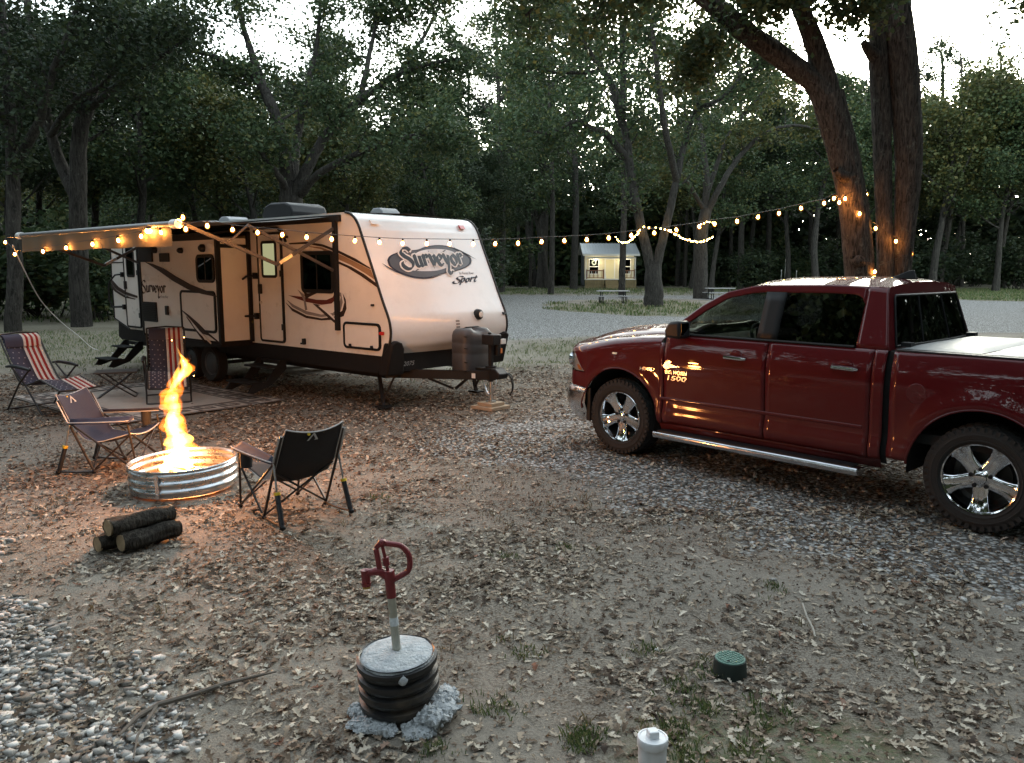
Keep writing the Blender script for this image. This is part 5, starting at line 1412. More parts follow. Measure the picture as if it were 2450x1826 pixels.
    # running board
    rb = K('running_board', lambda b: b.prism([(.90, .335), (1.02, .365), (1.10, .36), (1.115, .335), (1.10, .295), (1.0, .285)], lambda a, c, t: (t, s * a, c), .88, 3.02), chromed, ang=30, bevel=.01)
    K('step_pad', lambda b: b.bx(.93, 2.98, s * .965, s * 1.075, .362, .372), black, rb, smooth=False)
    # wheels
    for wx in (0, 3.57):
        Mw = Matrix.Translation((wx, s * .845, .42)) @ Matrix.Rotation(-s * math.pi / 2, 4, 'X')     # local +z points outwards
        w = K('wheel', lambda b: b.lathe([(.275, -.13), (.36, -.145), (.395, -.13), (.412, -.09), (.415, 0), (.412, .09), (.395, .125), (.365, .140), (.33, .143), (.295, .135), (.272, .118)], 56, Mw), tirem, ang=50)
        def lugs(b):
            for k in range(44):
                a = 2 * math.pi * k / 44
                for j, (z0, z1, dr, da) in enumerate(((-.125, -.075, .404, 0), (-.06, -.01, .414, .5), (.005, .055, .414, 0), (.07, .128, .402, .5))):
                    aa = a + da * 2 * math.pi / 44
                    m4 = Mw @ Matrix.Rotation(aa, 4, 'Z')
                    b.bx(dr - .006, dr + .0065, -.021, .021, z0, z1, m4)
                m4 = Mw @ Matrix.Rotation(a, 4, 'Z')
                b.bx(.365, .402, -.016, .016, .128, .142, m4)
        K('tread', lugs, tirem, w, smooth=False, fix=False)
        K('sidewall_rib', lambda b: (b.lathe([(.350, .1405), (.347, .146), (.338, .1455), (.335, .1405)], 56, Mw), b.lathe([(.305, .138), (.302, .1425), (.296, .141), (.293, .134)], 56, Mw)), tirem, w)
        K('rim', lambda b: b.lathe([(.276, .115), (.279, .125), (.272, .132), (.262, .128), (.252, .10), (.248, .085)], 48, Mw), chrome, w, ang=40)
        K('rim_barrel', lambda b: b.lathe([(.248, .085), (.243, .04), (.24, -.06), (.10, -.07)], 48, Mw), mat('dark_barrel', (.10, .10, .10), .35, .9), w, ang=40)
        K('brake_disc', lambda b: b.lathe([(.001, -.02), (.19, -.02), (.19, -.05)], 28, Mw), mat('brake_iron', (.05, .045, .04), .5, .6), w)
        for k in range(5):
            m5 = Mw @ Matrix.Rotation(k * 2 * math.pi / 5 + .35, 4, 'Z')
            def spoke(b):
                sec = []
                for r, hw, zt in ((.045, .056, .088), (.085, .060, .092), (.13, .058, .094), (.18, .062, .098), (.225, .074, .108), (.258, .092, .120)):
                    sec.append([m5 @ Vector(p) for p in ((r, -hw, zt - .045), (r, -hw, zt - .012), (r, -hw + .012, zt), (r, -hw * .35, zt + .002), (r, 0, zt - .004), (r, hw * .35, zt + .002), (r, hw - .012, zt), (r, hw, zt - .012), (r, hw, zt - .045))])
                b.grid(sec)
            K('spoke', spoke, chrome, w, ang=50)
            m6 = Mw @ Matrix.Rotation((k + .5) * 2 * math.pi / 5 + .35, 4, 'Z')
            K('lug_nut', lambda b: b.lathe([(.017, .05), (.017, .098), (.012, .106), (.001, .106)], 10, m6 @ Matrix.Translation((.072, 0, 0))), black if k % 1 else blackmetal, w)
        K('hub_cap', lambda b: b.lathe([(.085, .06), (.085, .085), (.048, .095), (.044, .108), (.03, .112), (.001, .112)], 24, Mw), chrome, w)
    # headlight wrapping the corner, marker
    def fp(th, z, a=.52, off=0.0):
        yb = Sy(4.05, z); k = 1 - .10 * max(0, z - .9)
        return Vector((4.05 + (a * k + off) * math.sin(th) ** .85, (yb + off * .6) * max(0, math.cos(th)) ** .62, z))
    def fpatch(b, th0, th1, z0, z1, off, nz=6, nt_=14, a=.52):
        rows = []
        for t in np.linspace(0, 1, nz):
            z = z0 + (z1 - z0) * t
            lo = th0(z) if callable(th0) else th0
            hi = th1(z) if callable(th1) else th1
            rows.append([(p.x, s * p.y, p.z) for p in (fp(lo + (hi - lo) * q, z, a, off) for q in np.linspace(0, 1, nt_))])
        b.grid(rows)
    hl0 = lambda z: .02 + .35 * (z - .865) / .22
    K('nose_corner', lambda b: fpatch(b, 0, hl0, .865, 1.09, 0), paint)
    K('nose_corner', lambda b: fpatch(b, 0, math.pi / 2, .70, .865, 0, 4, 24), paint)
    hl = K('headlight', lambda b: fpatch(b, lambda z: hl0(z) + .02, 1.02, .872, 1.085, .004), glass_mat('headlight_lens', (.75, .75, .75), .03))
    K('reflector', lambda b: fpatch(b, lambda z: hl0(z) + .02, 1.02, .872, 1.085, -.03), mat('lamp_reflector', (.62, .62, .60), .25, .35), hl)
    K('turn_lamp', lambda b: fpatch(b, lambda z: hl0(z) + .05, lambda z: hl0(z) + .16, .885, .94, -.015), amb, hl)
    K('headlight_bowl', lambda b: b.tube([Vector((fp(.75, .98, .44).x, s * fp(.75, .98, .44).y, .98)), Vector((fp(.75, .98, .50).x, s * fp(.75, .98, .50).y, .98))], [.05, .085], 16, cap=False), chrome, hl)
    K('bumper', lambda b: b.grid([[(p.x, s * p.y, p.z) for p in (fp(th, z, .60 - dd, .012 - dd) for z, dd in ((.30, .06), (.33, .02), (.40, .004), (.52, 0), (.62, .004), (.675, .02), (.695, .05)))] for th in np.linspace(0.0, math.pi / 2, 30)]), chromed, ang=60)
    K('bumper_end', lambda b: b.bx(4.0, 4.06, s * .93, s * .975, .31, .69), black, smooth=False, bevel=.01)
    K('side_marker', lambda b: b.prism(rrect(3.60, 3.665, 1.105, 1.125, .009), lambda a, c, t: (a, s * (Sy(a, c) + t), c), -.004, .006), mat('lit_marker', (.8, .75, .6), .3), smooth=False)
    K('tail_light', lambda b: b.grid([[(-1.30, s * .86, z), (-1.31, s * .93, z), (-1.26, s * (Sy(-1.2, z) + .004), z), (-1.18, s * (Sy(-1.18, z) + .004), z)] for z in np.linspace(.98, 1.33, 8)]), redl)
    # nose cap between fender tops, grille and hood
    def nose(b):
        rows = []
        for th in np.linspace(0, math.pi / 2, 22):
            o_ = fp(th, 1.088); xi = 4.05 + .36 * math.sin(th) ** .85; yi = .74 * max(0, math.cos(th)) ** .62
            zi = hood_z(xi, yi)
            rows.append([(xi + (o_.x - xi) * math.cos(a), s * (yi + (o_.y - yi) * math.cos(a)), 1.088 + (zi - 1.088) * math.sin(a)) for a in np.linspace(0, math.pi / 2, 7)])
        b.grid(rows)
    K('nose_cap', nose, paint, ang=50)
    # bed rail caps
    K('rail_cap', lambda b: b.bx(-1.26, .70, s * .80, s * .935, 1.350, 1.368), black, smooth=False, bevel=.006)
# grille
K('grille', lambda b: b.grid([[(p.x - .03, s_ * p.y, z) for s_, p in [(-1, fp(t, z)) for t in np.linspace(1.05, math.pi / 2, 8)] + [(1, fp(t, z)) for t in np.linspace(math.pi / 2, 1.05, 8)]] for z in (.865, .98, 1.09)]), hollow)
K('grille_bar', lambda b: (b.bar((4.53, -.55, .975), (4.53, .55, .975), .05, .05), b.bar((4.56, 0, .87), (4.54, 0, 1.09), .05, .06), b.bar((4.53, -.55, .875), (4.53, .55, .875), .05, .03), b.bar((4.50, -.55, 1.083), (4.50, .55, 1.083), .05, .03)), chrome, smooth=False, bevel=.01)
# hood
def hoodf(b):
    rows = []
    for y in (.74 * np.sin(np.linspace(-1, 1, 49) * math.pi / 2)):
        th = math.acos(min(1, (abs(y) / .74) ** (1 / .62))); xe = 4.05 + .36 * math.sin(th) ** .85
        rows.append([(x, y, hood_z(x, y)) for x in np.linspace(2.80, xe, 26)])
    b.grid(rows)
K('hood', hoodf, paint, ang=60, solid=.012)
K('cowl', lambda b: b.bx(2.78, 3.02, -.74, .74, 1.34, 1.385), black, smooth=False)
# roof, windscreen, back wall of the cab
ye = lambda x: Gy(rail(x))
def zr(x, q):
    return rail(x) + .072 * (1 - abs(q) ** 2.6) * float(np.interp(x, [.85, 1.03, 1.9, 2.1], [.62, 1, 1, .85]))
K('roof', lambda b: b.grid([[(x, ye(x) * q, zr(x, q)) for q in np.linspace(-1, 1, 25)] for x in np.linspace(.86, 2.12, 18)]), paint, ang=60)
def ws(b):
    rows = []
    for t in np.linspace(0, 1, 14):
        x = 2.12 + (2.95 - 2.12) * t
        rows.append([(x + .10 * t * (1 - q * q), ye(x) * q * .995, rail(x) + .061 * (1 - abs(q) ** 2.6) * (1 - t) - .012 * t) for q in np.linspace(-1, 1, 21)])
    b.grid(rows)
K('windshield', ws, carglass, ang=60)
def back(b):
    rows = []
    for t in np.linspace(0, 1, 12):
        z = belt + (rail(.86) - belt) * t
        rows.append([(.745 + .115 * t - .03 * (1 - q * q), Gy(z) * q, z + .045 * (1 - abs(q) ** 2.6) * t ** 3) for q in np.linspace(-1, 1, 21)])
    b.grid(rows)
K('cab_back', back, paint, ang=50)
def bwin(z0, z1, q0, q1, off):
    def f(b):
        b.grid([[(.745 + .115 * ((z - belt) / .51) - .03 * (1 - q * q) - off, Gy(z) * q, z) for q in np.linspace(q0, q1, 17)] for z in np.linspace(z0, z1, 8)])
    return f
rw = K('back_window', bwin(1.385, 1.80, -.90, .90, .006), glass_mat('back_glass', (.05, .05, .05), .01))
K('window_seal', lambda b: b.tube([(.745 + .115 * ((z - belt) / .51) - .03 * (1 - q * q) - .008, Gy(z) * q, z) for q, z in [(a, 1.385) for a in np.linspace(-.9, .9, 12)] + [(.9, z) for z in np.linspace(1.45, 1.78, 5)] + [(a, 1.80) for a in np.linspace(.88, -.88, 12)] + [(-.9, z) for z in np.linspace(1.78, 1.45, 5)]], .010, 5, closed=True), trimk, rw)
for q in (-.33, .33):
    K('slider_frame', lambda b: b.tube([(.745 + .115 * ((z - belt) / .51) - .03 * (1 - q * q) - .008, Gy(z) * q, z) for z in np.linspace(1.385, 1.80, 5)], .008, 4), trimk, rw)
K('brake_light', lambda b: b.bx(.845, .89, -.16, .16, 1.885, 1.912), redl, smooth=False, bevel=.008)
K('antenna_fin', lambda b: b.prism([(.86, 1.93), (1.10, 1.935), (1.02, 1.965), (.93, 2.005), (.885, 2.01)], lambda a, c, t: (a, .18 + t * (1 - (c - 1.93) * 8), c), -.025, .025), black, ang=40, bevel=.006)
# interior
K('dashboard', lambda b: b.prism([(2.45, 1.10), (2.42, 1.30), (2.55, 1.36), (2.92, 1.34), (2.92, 1.0)], lambda a, c, t: (a, t, c), -.84, .84), inter, ang=40, bevel=.02)
Ms = Matrix.Translation((2.20, .40, 1.30)) @ Matrix.Rotation(R(-65), 4, 'Y')
K('steering_wheel', lambda b: (b.tube([Ms @ Vector((.19 * math.cos(t), .19 * math.sin(t), 0)) for t in np.linspace(0, 2 * math.pi, 28, endpoint=False)], .017, 8, closed=True), b.tube([Ms @ Vector((-.18, 0, 0)), Ms @ Vector((0, 0, -.03)), Ms @ Vector((.18, 0, 0))], [.02, .06, .02], 8), b.tube([Ms @ Vector((0, 0, -.03)), Ms @ Vector((.0, 0, -.3))], .03, 8)), black)
for x in (1.72, 1.16):
    for y in (.42, -.42):
        K('car_seat', lambda b: (b.bx(x - .1, x + .42, y - .25, y + .25, .95, 1.10), b.prism([(x - .18, 1.05), (x - .05, 1.05), (x - .16, 1.56), (x - .26, 1.56)], lambda a, c, t: (a, y + t, c), -.24, .24), b.box((x - .22, y, 1.65), (.10, .26, .18))), inter, ang=40, bevel=.03)
K('inner_mirror', lambda b: b.box((2.30, 0, 1.74), (.04, .24, .07)), black, bevel=.01)
K('cab_floor', lambda b: (b.bx(.76, 3.0, -.9, .9, .62, .66), b.bx(2.93, 2.97, -.85, .85, .6, 1.35)), hollow, smooth=False)
K('chassis', lambda b: (b.bx(-1.2, 4.3, .38, .48, .45, .58), b.bx(-1.2, 4.3, -.48, -.38, .45, .58), b.bx(3.1, 4.0, -.38, .38, .36, .9), b.tube([(0, -.75, .42), (0, .75, .42)], .05, 8), b.tube([(3.57, -.75, .40), (3.57, .75, .40)], .04, 8), b.bx(-1.25, .70, -.92, .92, .62, .70)), hollow, smooth=False)
# bed and cover
K('bed_front', lambda b: b.bx(.66, .70, -.92, .92, .5, 1.35), paint, smooth=False)
K('tailgate', lambda b: b.bx(-1.31, -1.27, -.84, .84, .66, 1.36), paint, smooth=False, bevel=.01)
K('rear_bumper', lambda b: b.bx(-1.46, -1.30, -.95, .95, .42, .66), chromed, smooth=False, bevel=.03)
cov = mat('grey_vinyl_cover', (0.17, 0.178, 0.178), 0.5, var=.12, scale=5, bump=.2, bscale=40)
for x0, x1 in ((.09, .68), (-.58, .075), (-1.24, -.595)):
    K('bed_cover_panel', lambda b: b.grid([[(x, y, 1.372 + .028 * (1 - (abs(y) / .86) ** 6) * (1 - abs((x - (x0 + x1) / 2) / ((x1 - x0) / 2)) ** 10)) for y in np.linspace(-.86, .86, 25)] for x in np.linspace(x0, x1, 13)]), cov, ang=60)
K('cover_clamp', lambda b: (b.bx(.64, .72, -.80, -.72, 1.38, 1.42), b.bx(.64, .72, .70, .78, 1.38, 1.415)), black, smooth=False)
# badges
def side_text(txt, x0, z0, h, width, shear=0.0, bold=.02, m=chrome, off=.004, slope=0.0):
    vs, fs, w_ = text_poly(txt, 1, shear, bold)
    b = MB(); k = width / w_
    P = [(x0 - x * k, z0 + y * h) for x, y in vs]
    b.add([(a, Sy(a, c) + off, c) for a, c in P], fs)
    b.build('badge', m, TK, smooth=False, fix=False, solid=.004)
bad = mat('badge_chrome', (.8, .78, .72), .25, 1.0)
side_text('HEMI', 3.275, .968, .045, .12, m=bad)
side_text('5.7', 3.145, .968, .045, .055, m=bad)
side_text('BIG HORN', 2.962, .957, .055, .27, m=bad)
side_text('1500', 2.955, .895, .068, .26, .15, .03, m=bad)
def hornb(b):
    q = [(3.02, 1.03), (2.98, 1.085), (2.94, 1.10), (2.91, 1.085), (2.93, 1.06), (2.86, 1.045), (2.80, 1.04), (2.86, 1.03), (2.93, 1.02), (2.97, 1.0)]
    b.prism(q, lambda a, c, t: (a - .03, Sy(2, c) + t, c), -.002, .006)
K('badge', hornb, bad, smooth=False)
K('fuel_door', lambda b: b.tube([(.49, Sy(.49, 1.03) - .004, 1.03), (.49, Sy(.49, 1.03) + .0015, 1.03)], [.085, .080], 24), paint)
# ================================================================== CAMP: rug, chairs, table, fire
rugm = mat('mat_weave', (0.46, 0.41, 0.36), 0.85, var=.12, scale=6, bump=.4, bscale=220)
rugd = mat('mat_dark_print', (0.13, 0.115, 0.105), 0.85, var=.15, scale=9)
rc = tr_w(2.08, 3.0); RW, RL = 2.65, 3.62      # n from 3.0 down to .35, u from 2.08 to 5.7
rug = thing('outdoor_mat', 'flat woven camping mat with dark key-pattern border beneath the loungers', 'mat', tr_w(2.08 + RL / 2, 3.0 - RW / 2, 0), TRA)
def rz_(a, c): return .006 + .007 * float(vnoise(a * 1.7, c * 1.7)) ** 2 + .012 * max(0, abs(c) - 1.2) * float(vnoise(a * 2.2 + 5, 1))
b = MB(); b.grid([[(a, c, rz_(a, c) + .004) for c in np.linspace(-RW / 2, RW / 2, 30)] for a in np.linspace(-RL / 2, RL / 2, 40)]); b.build('weave', rugm, rug, ang=60)
def keyrow(p0, d, nrm, length):
    """greek key line as flat bars along an edge"""
    b = MB(); cell = .36; w = .05
    n = int(length / cell); cell = length / n
    for i in range(n):
        o = i * cell
        pts = [(0, .0), (0, .36), (.78, .36), (.78, .10), (.34, .10), (.34, .22), (.56, .22)]
        P = [(p0[0] + d[0] * (o + x * cell) + nrm[0] * (y + .07), p0[1] + d[1] * (o + x * cell) + nrm[1] * (y + .07)) for x, y in pts]
        P += []
        for q0, q1 in zip(P[:-1], P[1:]):
            b.bar((q0[0], q0[1], rz_(*q0) + .0095), (q1[0], q1[1], rz_(*q1) + .0095), w, .003)
    for yy in (.03, .50):
        for k in range(12):
            q0 = [p0[j] + d[j] * length * k / 12 + nrm[j] * yy for j in (0, 1)]; q1 = [p0[j] + d[j] * length * (k + 1) / 12 + nrm[j] * yy for j in (0, 1)]
            b.bar((*q0, rz_(*q0) + .0085), (*q1, rz_(*q1) + .0085), .03, .003)
    b.build('border_print', rugd, rug, smooth=False, fix=False)
keyrow((-RL / 2, RW / 2), (1, 0), (0, -1), RL); keyrow((-RL / 2, -RW / 2), (1, 0), (0, 1), RL)
keyrow((-RL / 2, -RW / 2 + .55), (0, 1), (1, 0), RW - 1.1); keyrow((RL / 2, -RW / 2 + .55), (0, 1), (-1, 0), RW - 1.1)

polem = mat('dark_pole', (0.035, 0.03, 0.028), 0.35, .4)
pipm = mat('light_piping', (0.45, 0.44, 0.43), 0.6)
yelm = mat('yellow_collar', (0.65, 0.45, 0.03), 0.45)
pist = mat('piston_black', (0.02, 0.022, 0.026), 0.35)
def rocker(label, x, y, rz, fabcol, armcol, sc=1.0):
    fab = mat('chair_fabric_%g' % fabcol[2], fabcol, .8, var=.1, scale=9, bump=.3, bscale=260)
    afab = mat('arm_fabric_%g' % armcol[2], armcol, .8, var=.12, scale=14)
    t = thing('camping_chair', label, 'camping chair', (x, y, 0), rz, 'rocking camp chairs round the fire')
    t.scale = (sc, sc, sc * .92)
    def B(name, f, m, parent=t, **k):
        b = MB(); f(b); return b.build(name, m, parent, **k)
    def sect(q):   # (x, z, half width)
        return [np.interp(q, [0, .12, .5, .68, .8, 1.0], v) for v in ([-.435, -.405, -.27, -.17, -.02, .32], [.86, .80, .50, .37, .345, .45], [.255, .262, .27, .255, .26, .275])]
    def P(q, s):
        x_, z_, w_ = sect(q)
        sag = (1 - s * s)
        top = max(0, 1 - q / .12)
        return (x_ + .035 * sag * (-1 if q < .6 else 0) , s * w_, z_ - .045 * sag * (1 if q > .6 else 0) - .045 * top * sag)
    B('fabric', lambda b: b.grid([[P(q, s) for s in np.linspace(-1, 1, 15)] for q in np.linspace(0, 1, 34)]), fab, ang=80, solid=.006)
    B('piping', lambda b: (b.tube([P(0, s) for s in np.linspace(-1, 1, 12)], .007, 5), b.tube([P(1, s) for s in np.linspace(-1, 1, 12)], .007, 5), *[b.tube([P(q, s) for q in np.linspace(0, 1, 24)], .006, 5) for s in (-1, 1)]), pipm)
    for s in (1, -1):
        yy = s * .285
        B('back_pole', lambda b: b.tube([(-.40, yy * .97, .80), (-.28, yy, .50), (-.08, yy, .03)], .0115, 8), polem)
        pi_ = B('piston', lambda b: b.tube([(-.345, yy * 1.06, .30), (-.42, yy * 1.1, .04)], .0215, 10), pist)
        B('piston_rod', lambda b: b.tube([(-.29, yy * 1.03, .55), (-.345, yy * 1.06, .30)], .009, 8), steel, pi_)
        B('collar', lambda b: b.tube([(-.343, yy * 1.06, .312), (-.350, yy * 1.063, .288)], .026, 10), yelm, pi_)
        B('ground_bar', lambda b: b.tube([(-.08, yy, .03), (-.25, yy * 1.05, .022), (-.43, yy * 1.1, .03)], .012, 8), polem)
        B('foot', lambda b: b.ball((-.43, yy * 1.1, .025), .026, 8, 5), black)
        B('foot', lambda b: b.ball((-.08, yy, .028), .022, 8, 5), black)
        B('front_leg', lambda b: (b.tube([(-.27, yy, .54), (.36, yy * .95, .03)], .0105, 8), b.tube([(.36, yy * .95, .03), (.30, yy * 1.02, .55)], .0105, 8)), polem)
        B('foot', lambda b: b.ball((.365, yy * .95, .024), .022, 8, 5), black)
        B('cross_brace', lambda b: (b.tube([(-.09, yy, .05), (-.24, -yy * .95, .46)], .0095, 8), b.tube([(.35, yy * .95, .05), (.30, -yy * .95, .46)], .0095, 8), b.tube([(-.06, yy * 1.02, .06), (.30, yy * 1.0, .42)], .0095, 8)), polem)
        ar = B('armrest', lambda b: b.grid([[(xx, yy + s * (.012 + v * w), zz - .012 * (1 - (2 * v - 1) ** 2)) for v in np.linspace(-.5, .5, 7)] for xx, zz, w in ((-.285, .565, .03), (-.2, .57, .06), (0, .58, .085), (.2, .592, .10), (.30, .60, .105), (.34, .602, .09))]), afab, ang=80, solid=.008)
        B('arm_piping', lambda b: [b.tube([(xx, yy + s * (.012 + v * w), zz) for xx, zz, w in ((-.285, .565, .03), (-.2, .57, .06), (0, .58, .085), (.2, .592, .10), (.30, .60, .105), (.34, .602, .09))], .0055, 5) for v in (-.5, .5)], pipm, ar)
        if s > 0:
            B('cup_holder', lambda b: b.grid([[(.18 + r * math.cos(a), yy + .005 + r * math.sin(a), zz) for a in np.linspace(0, 2 * math.pi, 17)] for r, zz in ((.048, .585), (.05, .50), (.047, .43), (.001, .428))]), mat('black_mesh', (.018, .017, .017), .8), ar)
        B('strap', lambda b: b.bar((-.40, yy * 1.03, .79), (-.30, yy * 1.05, .56), .022, .004), pipm)
    # small mountain mark with a dot, on both faces of the head rest
    def mark(b, sg):
        o = Vector(P(.16, -.12 * sg)); o.x += .012 * sg - (.010 if sg < 0 else 0)
        f = lambda a, c, k: (o.x + .28 * 0 + k - .42 * (c) * .0 - c * .45, o.y - sg * a, o.z + c)
        b.prism([(-.055, -.03), (-.005, .045), (.045, -.03), (.028, -.03), (-.004, .02), (-.03, -.02), (-.02, -.03)], f, 0, .002 * sg)
    for sg in (1, -1):
        B('mountain_mark', lambda b: mark(b, sg), pipm, smooth=False)
        o = Vector(P(.16, -.12 * sg))
        B('sun_mark', lambda b: b.tube([(o.x + .012 * sg - .02 - (.010 if sg < 0 else 0), o.y - sg * .045, o.z + .035), (o.x + .014 * sg - .02 - (.010 if sg < 0 else 0), o.y - sg * .045, o.z + .035)], .014, 10), yelm)
    return t
rocker('black camping chair seen from behind, right of the fire ring', -1.866, 6.51, math.atan2(.71, -.70), (.010, .010, .012), (.022, .026, .046))
rocker('slate blue camping chair with pale edging, left of the fire ring', -4.06, 8.0, math.atan2(-.06, 1.0), (.026, .028, .052), (.026, .027, .051))

navyf = mat('flag_navy', (0.050, 0.048, 0.075), .85, var=.1, scale=12)
redf = mat('flag_red', (0.30, 0.022, 0.018), .85, var=.1, scale=12)
whitef = mat('flag_white', (0.62, 0.57, 0.52), .85, var=.06, scale=12)
cord = mat('lacing_cord', (0.30, 0.29, 0.28), .7)
def lounger(label, x, y, rz, leg):
    t = thing('lounge_chair', label, 'lounge chair', (x, y, 0), rz, 'flag-patterned reclining loungers on the mat')
    def B(name, f, m, parent=t, **k):
        b = MB(); f(b); return b.build(name, m, parent, **k)
    path = [(-.62, 1.08), (-.50, .90), (-.30, .62), (-.14, .44), (0, .40), (.20, .44), (.40, .50), (.46, .49)] + leg
    path = [tuple(p) for p in catmull(path, 4)]
    w = .25
    def strip(b, y0, y1, lo=0, hi=None, dz=0.0):
        b.grid([[(px_ + dz * .5, y_, pz - .02 * (1 - (y_ / w) ** 2) + dz) for y_ in (y0, (y0 + y1) / 2, y1)] for px_, pz in path[lo:hi]])
    B('navy_field', lambda b: strip(b, -w, 0), navyf, ang=80, solid=.004)
    for k in range(7):
        B('stripe', lambda b: strip(b, w * k / 7, w * (k + 1) / 7), redf if k % 2 else whitef, ang=80, solid=.004)
    pil = B('pillow', lambda b: b.grid([[(px_ + .045 * math.sin(math.pi * i / 4) + .012, y_, pz + .03 * math.sin(math.pi * i / 4)) for y_ in np.linspace(-w, 0, 6)] for i, (px_, pz) in enumerate(path[0:5])]), navyf, ang=80)
    for k in range(7):
        B('pillow_stripe', lambda b: b.grid([[(px_ + .045 * math.sin(math.pi * i / 4) + .012, y_, pz + .03 * math.sin(math.pi * i / 4)) for y_ in (w * k / 7, w * (k + 1) / 7)] for i, (px_, pz) in enumerate(path[0:5])]), redf if k % 2 else whitef, pil, ang=80)
    def stars(b):
        for i in range(1, len(path) - 1):
            for j in range(3):
                yy = -w + .045 + j * .08 + (.03 if i % 2 else 0)
                if yy > -.02: continue
                p0 = Vector((path[i][0], 0, path[i][1])); p1 = Vector((path[i + 1][0], 0, path[i + 1][1])); d = (p1 - p0).normalized(); nn = Vector((0, 1, 0)).cross(d) * -1
                if nn.z < 0: nn = -nn
                o = p0 + Vector((0, yy, -.02 * (1 - (yy / w) ** 2))) + nn * .004
                pts = [o + (d * math.cos(a) + Vector((0, 1, 0)) * math.sin(a)) * (.014 if q % 2 == 0 else .006) for q, a in enumerate(np.linspace(0, 2 * math.pi, 10, endpoint=False))]
                b.add(pts, [tuple(range(10))])
    B('star_print', stars, mat('star_white', (.32, .31, .33), .85), smooth=False, fix=False)
    for s in (1, -1):
        yy = s * (w + .025)
        B('side_rail', lambda b: b.tube([(px_, yy, pz) for px_, pz in path], .013, 8), polem)
        tag(B('lacing', lambda b: [b.tube([(px_, s * (w - .01), pz), (px_, yy, pz + .004)], .004, 4) for px_, pz in path[::1]], cord), kind='stuff')
        B('leg', lambda b: (b.tube([(-.42, s * .33, .02), (-.05, s * .33, .42), (.22, s * .33, .62)], .013, 8)), polem)
        B('leg', lambda b: (b.tube([(.44, s * .31, .02), (.08, s * .31, .40), (-.28, s * .31, .66)], .013, 8)), polem)
        B('armrest', lambda b: b.tube([(-.36, s * .33, .645), (-.2, s * .335, .665), (.1, s * .34, .655), (.27, s * .335, .635)], [.016, .024, .026, .018], 8), black)
    B('cross_bar', lambda b: b.tube([(-.42, -.33, .02), (-.46, -.30, .02), (-.46, .30, .02), (-.42, .33, .02)], .013, 8), polem)
    B('cross_bar', lambda b: b.tube([(.44, -.31, .02), (.48, -.28, .02), (.48, .28, .02), (.44, .31, .02)], .013, 8), polem)
    B('top_bar', lambda b: b.tube([(path[0][0], -w - .025, path[0][1]), (path[0][0] - .02, 0, path[0][1] + .02), (path[0][0], w + .025, path[0][1])], .013, 8), polem)
    B('foot_bar', lambda b: b.tube([(path[-1][0], -w - .025, path[-1][1]), (path[-1][0] + .02, 0, path[-1][1] - .01), (path[-1][0], w + .025, path[-1][1])], .013, 8), polem)
    return t
lounger('flag-print lounger at the far left, reclined with its foot rest raised', -6.72, 11.35, math.atan2(-.52, .85), [(.66, .44), (.88, .38)])
lounger('flag-print lounger facing the fire, backed against the trailer', -5.36, 12.30, math.atan2(-.93, .40), [(.54, .40), (.60, .26)])

t = thing('side_table', 'small dark folding table between the two flag loungers', 'side table', (-6.28, 12.55, 0), .35)
b = MB(); b.bx(-.31, .31, -.22, .22, .40, .425); b.build('top', mat('table_top', (.045, .038, .032), .55, var=.2), t, smooth=False, bevel=.008)
for s in (1, -1):
    b = MB(); b.tube([(-.24, s * .18, .40), (.0, s * .18, .20), (.27, s * .18, .012)], .012, 8); b.build('leg', polem, t)
    b = MB(); b.tube([(.24, s * .155, .40), (.0, s * .155, .20), (-.27, s * .155, .012)], .012, 8); b.build('leg', polem, t)
for x in (-.27, .27):
    b = MB(); b.tube([(x, -.18, .02), (x, .18, .02)], .011, 8); b.build('cross_bar', polem, t)

# ---- fire ring
FX, FY = -3.06, 7.25
t = thing('fire_ring', 'galvanised corrugated steel fire ring holding a burning camp fire', 'fire ring', (FX, FY, 0)); t.rotation_euler = (R(1.0), R(-1.5), 0)
prof = [(.462, .022)]
for k in range(33):
    z = .03 + .22 * k / 32
    prof.append((.470 + .010 * math.cos(2 * math.pi * (z - .03) / .0735 + 2.4), z))
ringm = mat('galvanised_ring', (0.60, 0.61, 0.62), 0.28, 1.0, var=.18, scale=7, bump=.12, bscale=30)
b = MB(); b.lathe(prof + [(.474, .262), (.468, .268), (.460, .262)] + [(r - .012, z) for r, z in prof[::-1]], 96); b.build('ring_wall', ringm, t, ang=60)
b = MB(); b.tube([(.472 * math.cos(a), .472 * math.sin(a), .262) for a in np.linspace(0, 2 * math.pi, 64, endpoint=False)], .009, 6, closed=True); b.build('rim', ringm, t)
for a in (R(-95), R(25), R(150)):
    b = MB(); b.bar((.486 * math.cos(a), .486 * math.sin(a), .03), (.486 * math.cos(a), .486 * math.sin(a), .25), .03, .006, (math.cos(a), math.sin(a), 0)); b.build('seam', ringm, t, smooth=False)
    for z in (.07, .21):
        b = MB(); b.ball((.49 * math.cos(a), .49 * math.sin(a), z), .010, 8, 5); b.build('bolt', steel, t)
ash = raw_mesh('ash_bed', *(lambda g: (g[0], g[1]))((lambda b: (np.array(b.v), np.array(b.f)))(MB().grid([[(r * math.cos(a), r * math.sin(a), .02 + .035 * (1 - (r / .46) ** 2) + .012 * float(vnoise(r * 20, a * 5))) for a in np.linspace(0, 2 * math.pi, 40)] for r in np.linspace(.01, .455, 14)]))), None, t, smooth=True)
am = bpy.data.materials.new('glowing_ash'); am.use_nodes = True
n_ = am.node_tree.nodes; L_ = am.node_tree.links
tn = n_.new('ShaderNodeTexNoise'); tn.inputs['Scale'].default_value = 16; tn.inputs['Detail'].default_value = 5
tcn = n_.new('ShaderNodeTexCoord'); L_.new(tcn.outputs['Object'], tn.inputs['Vector'])
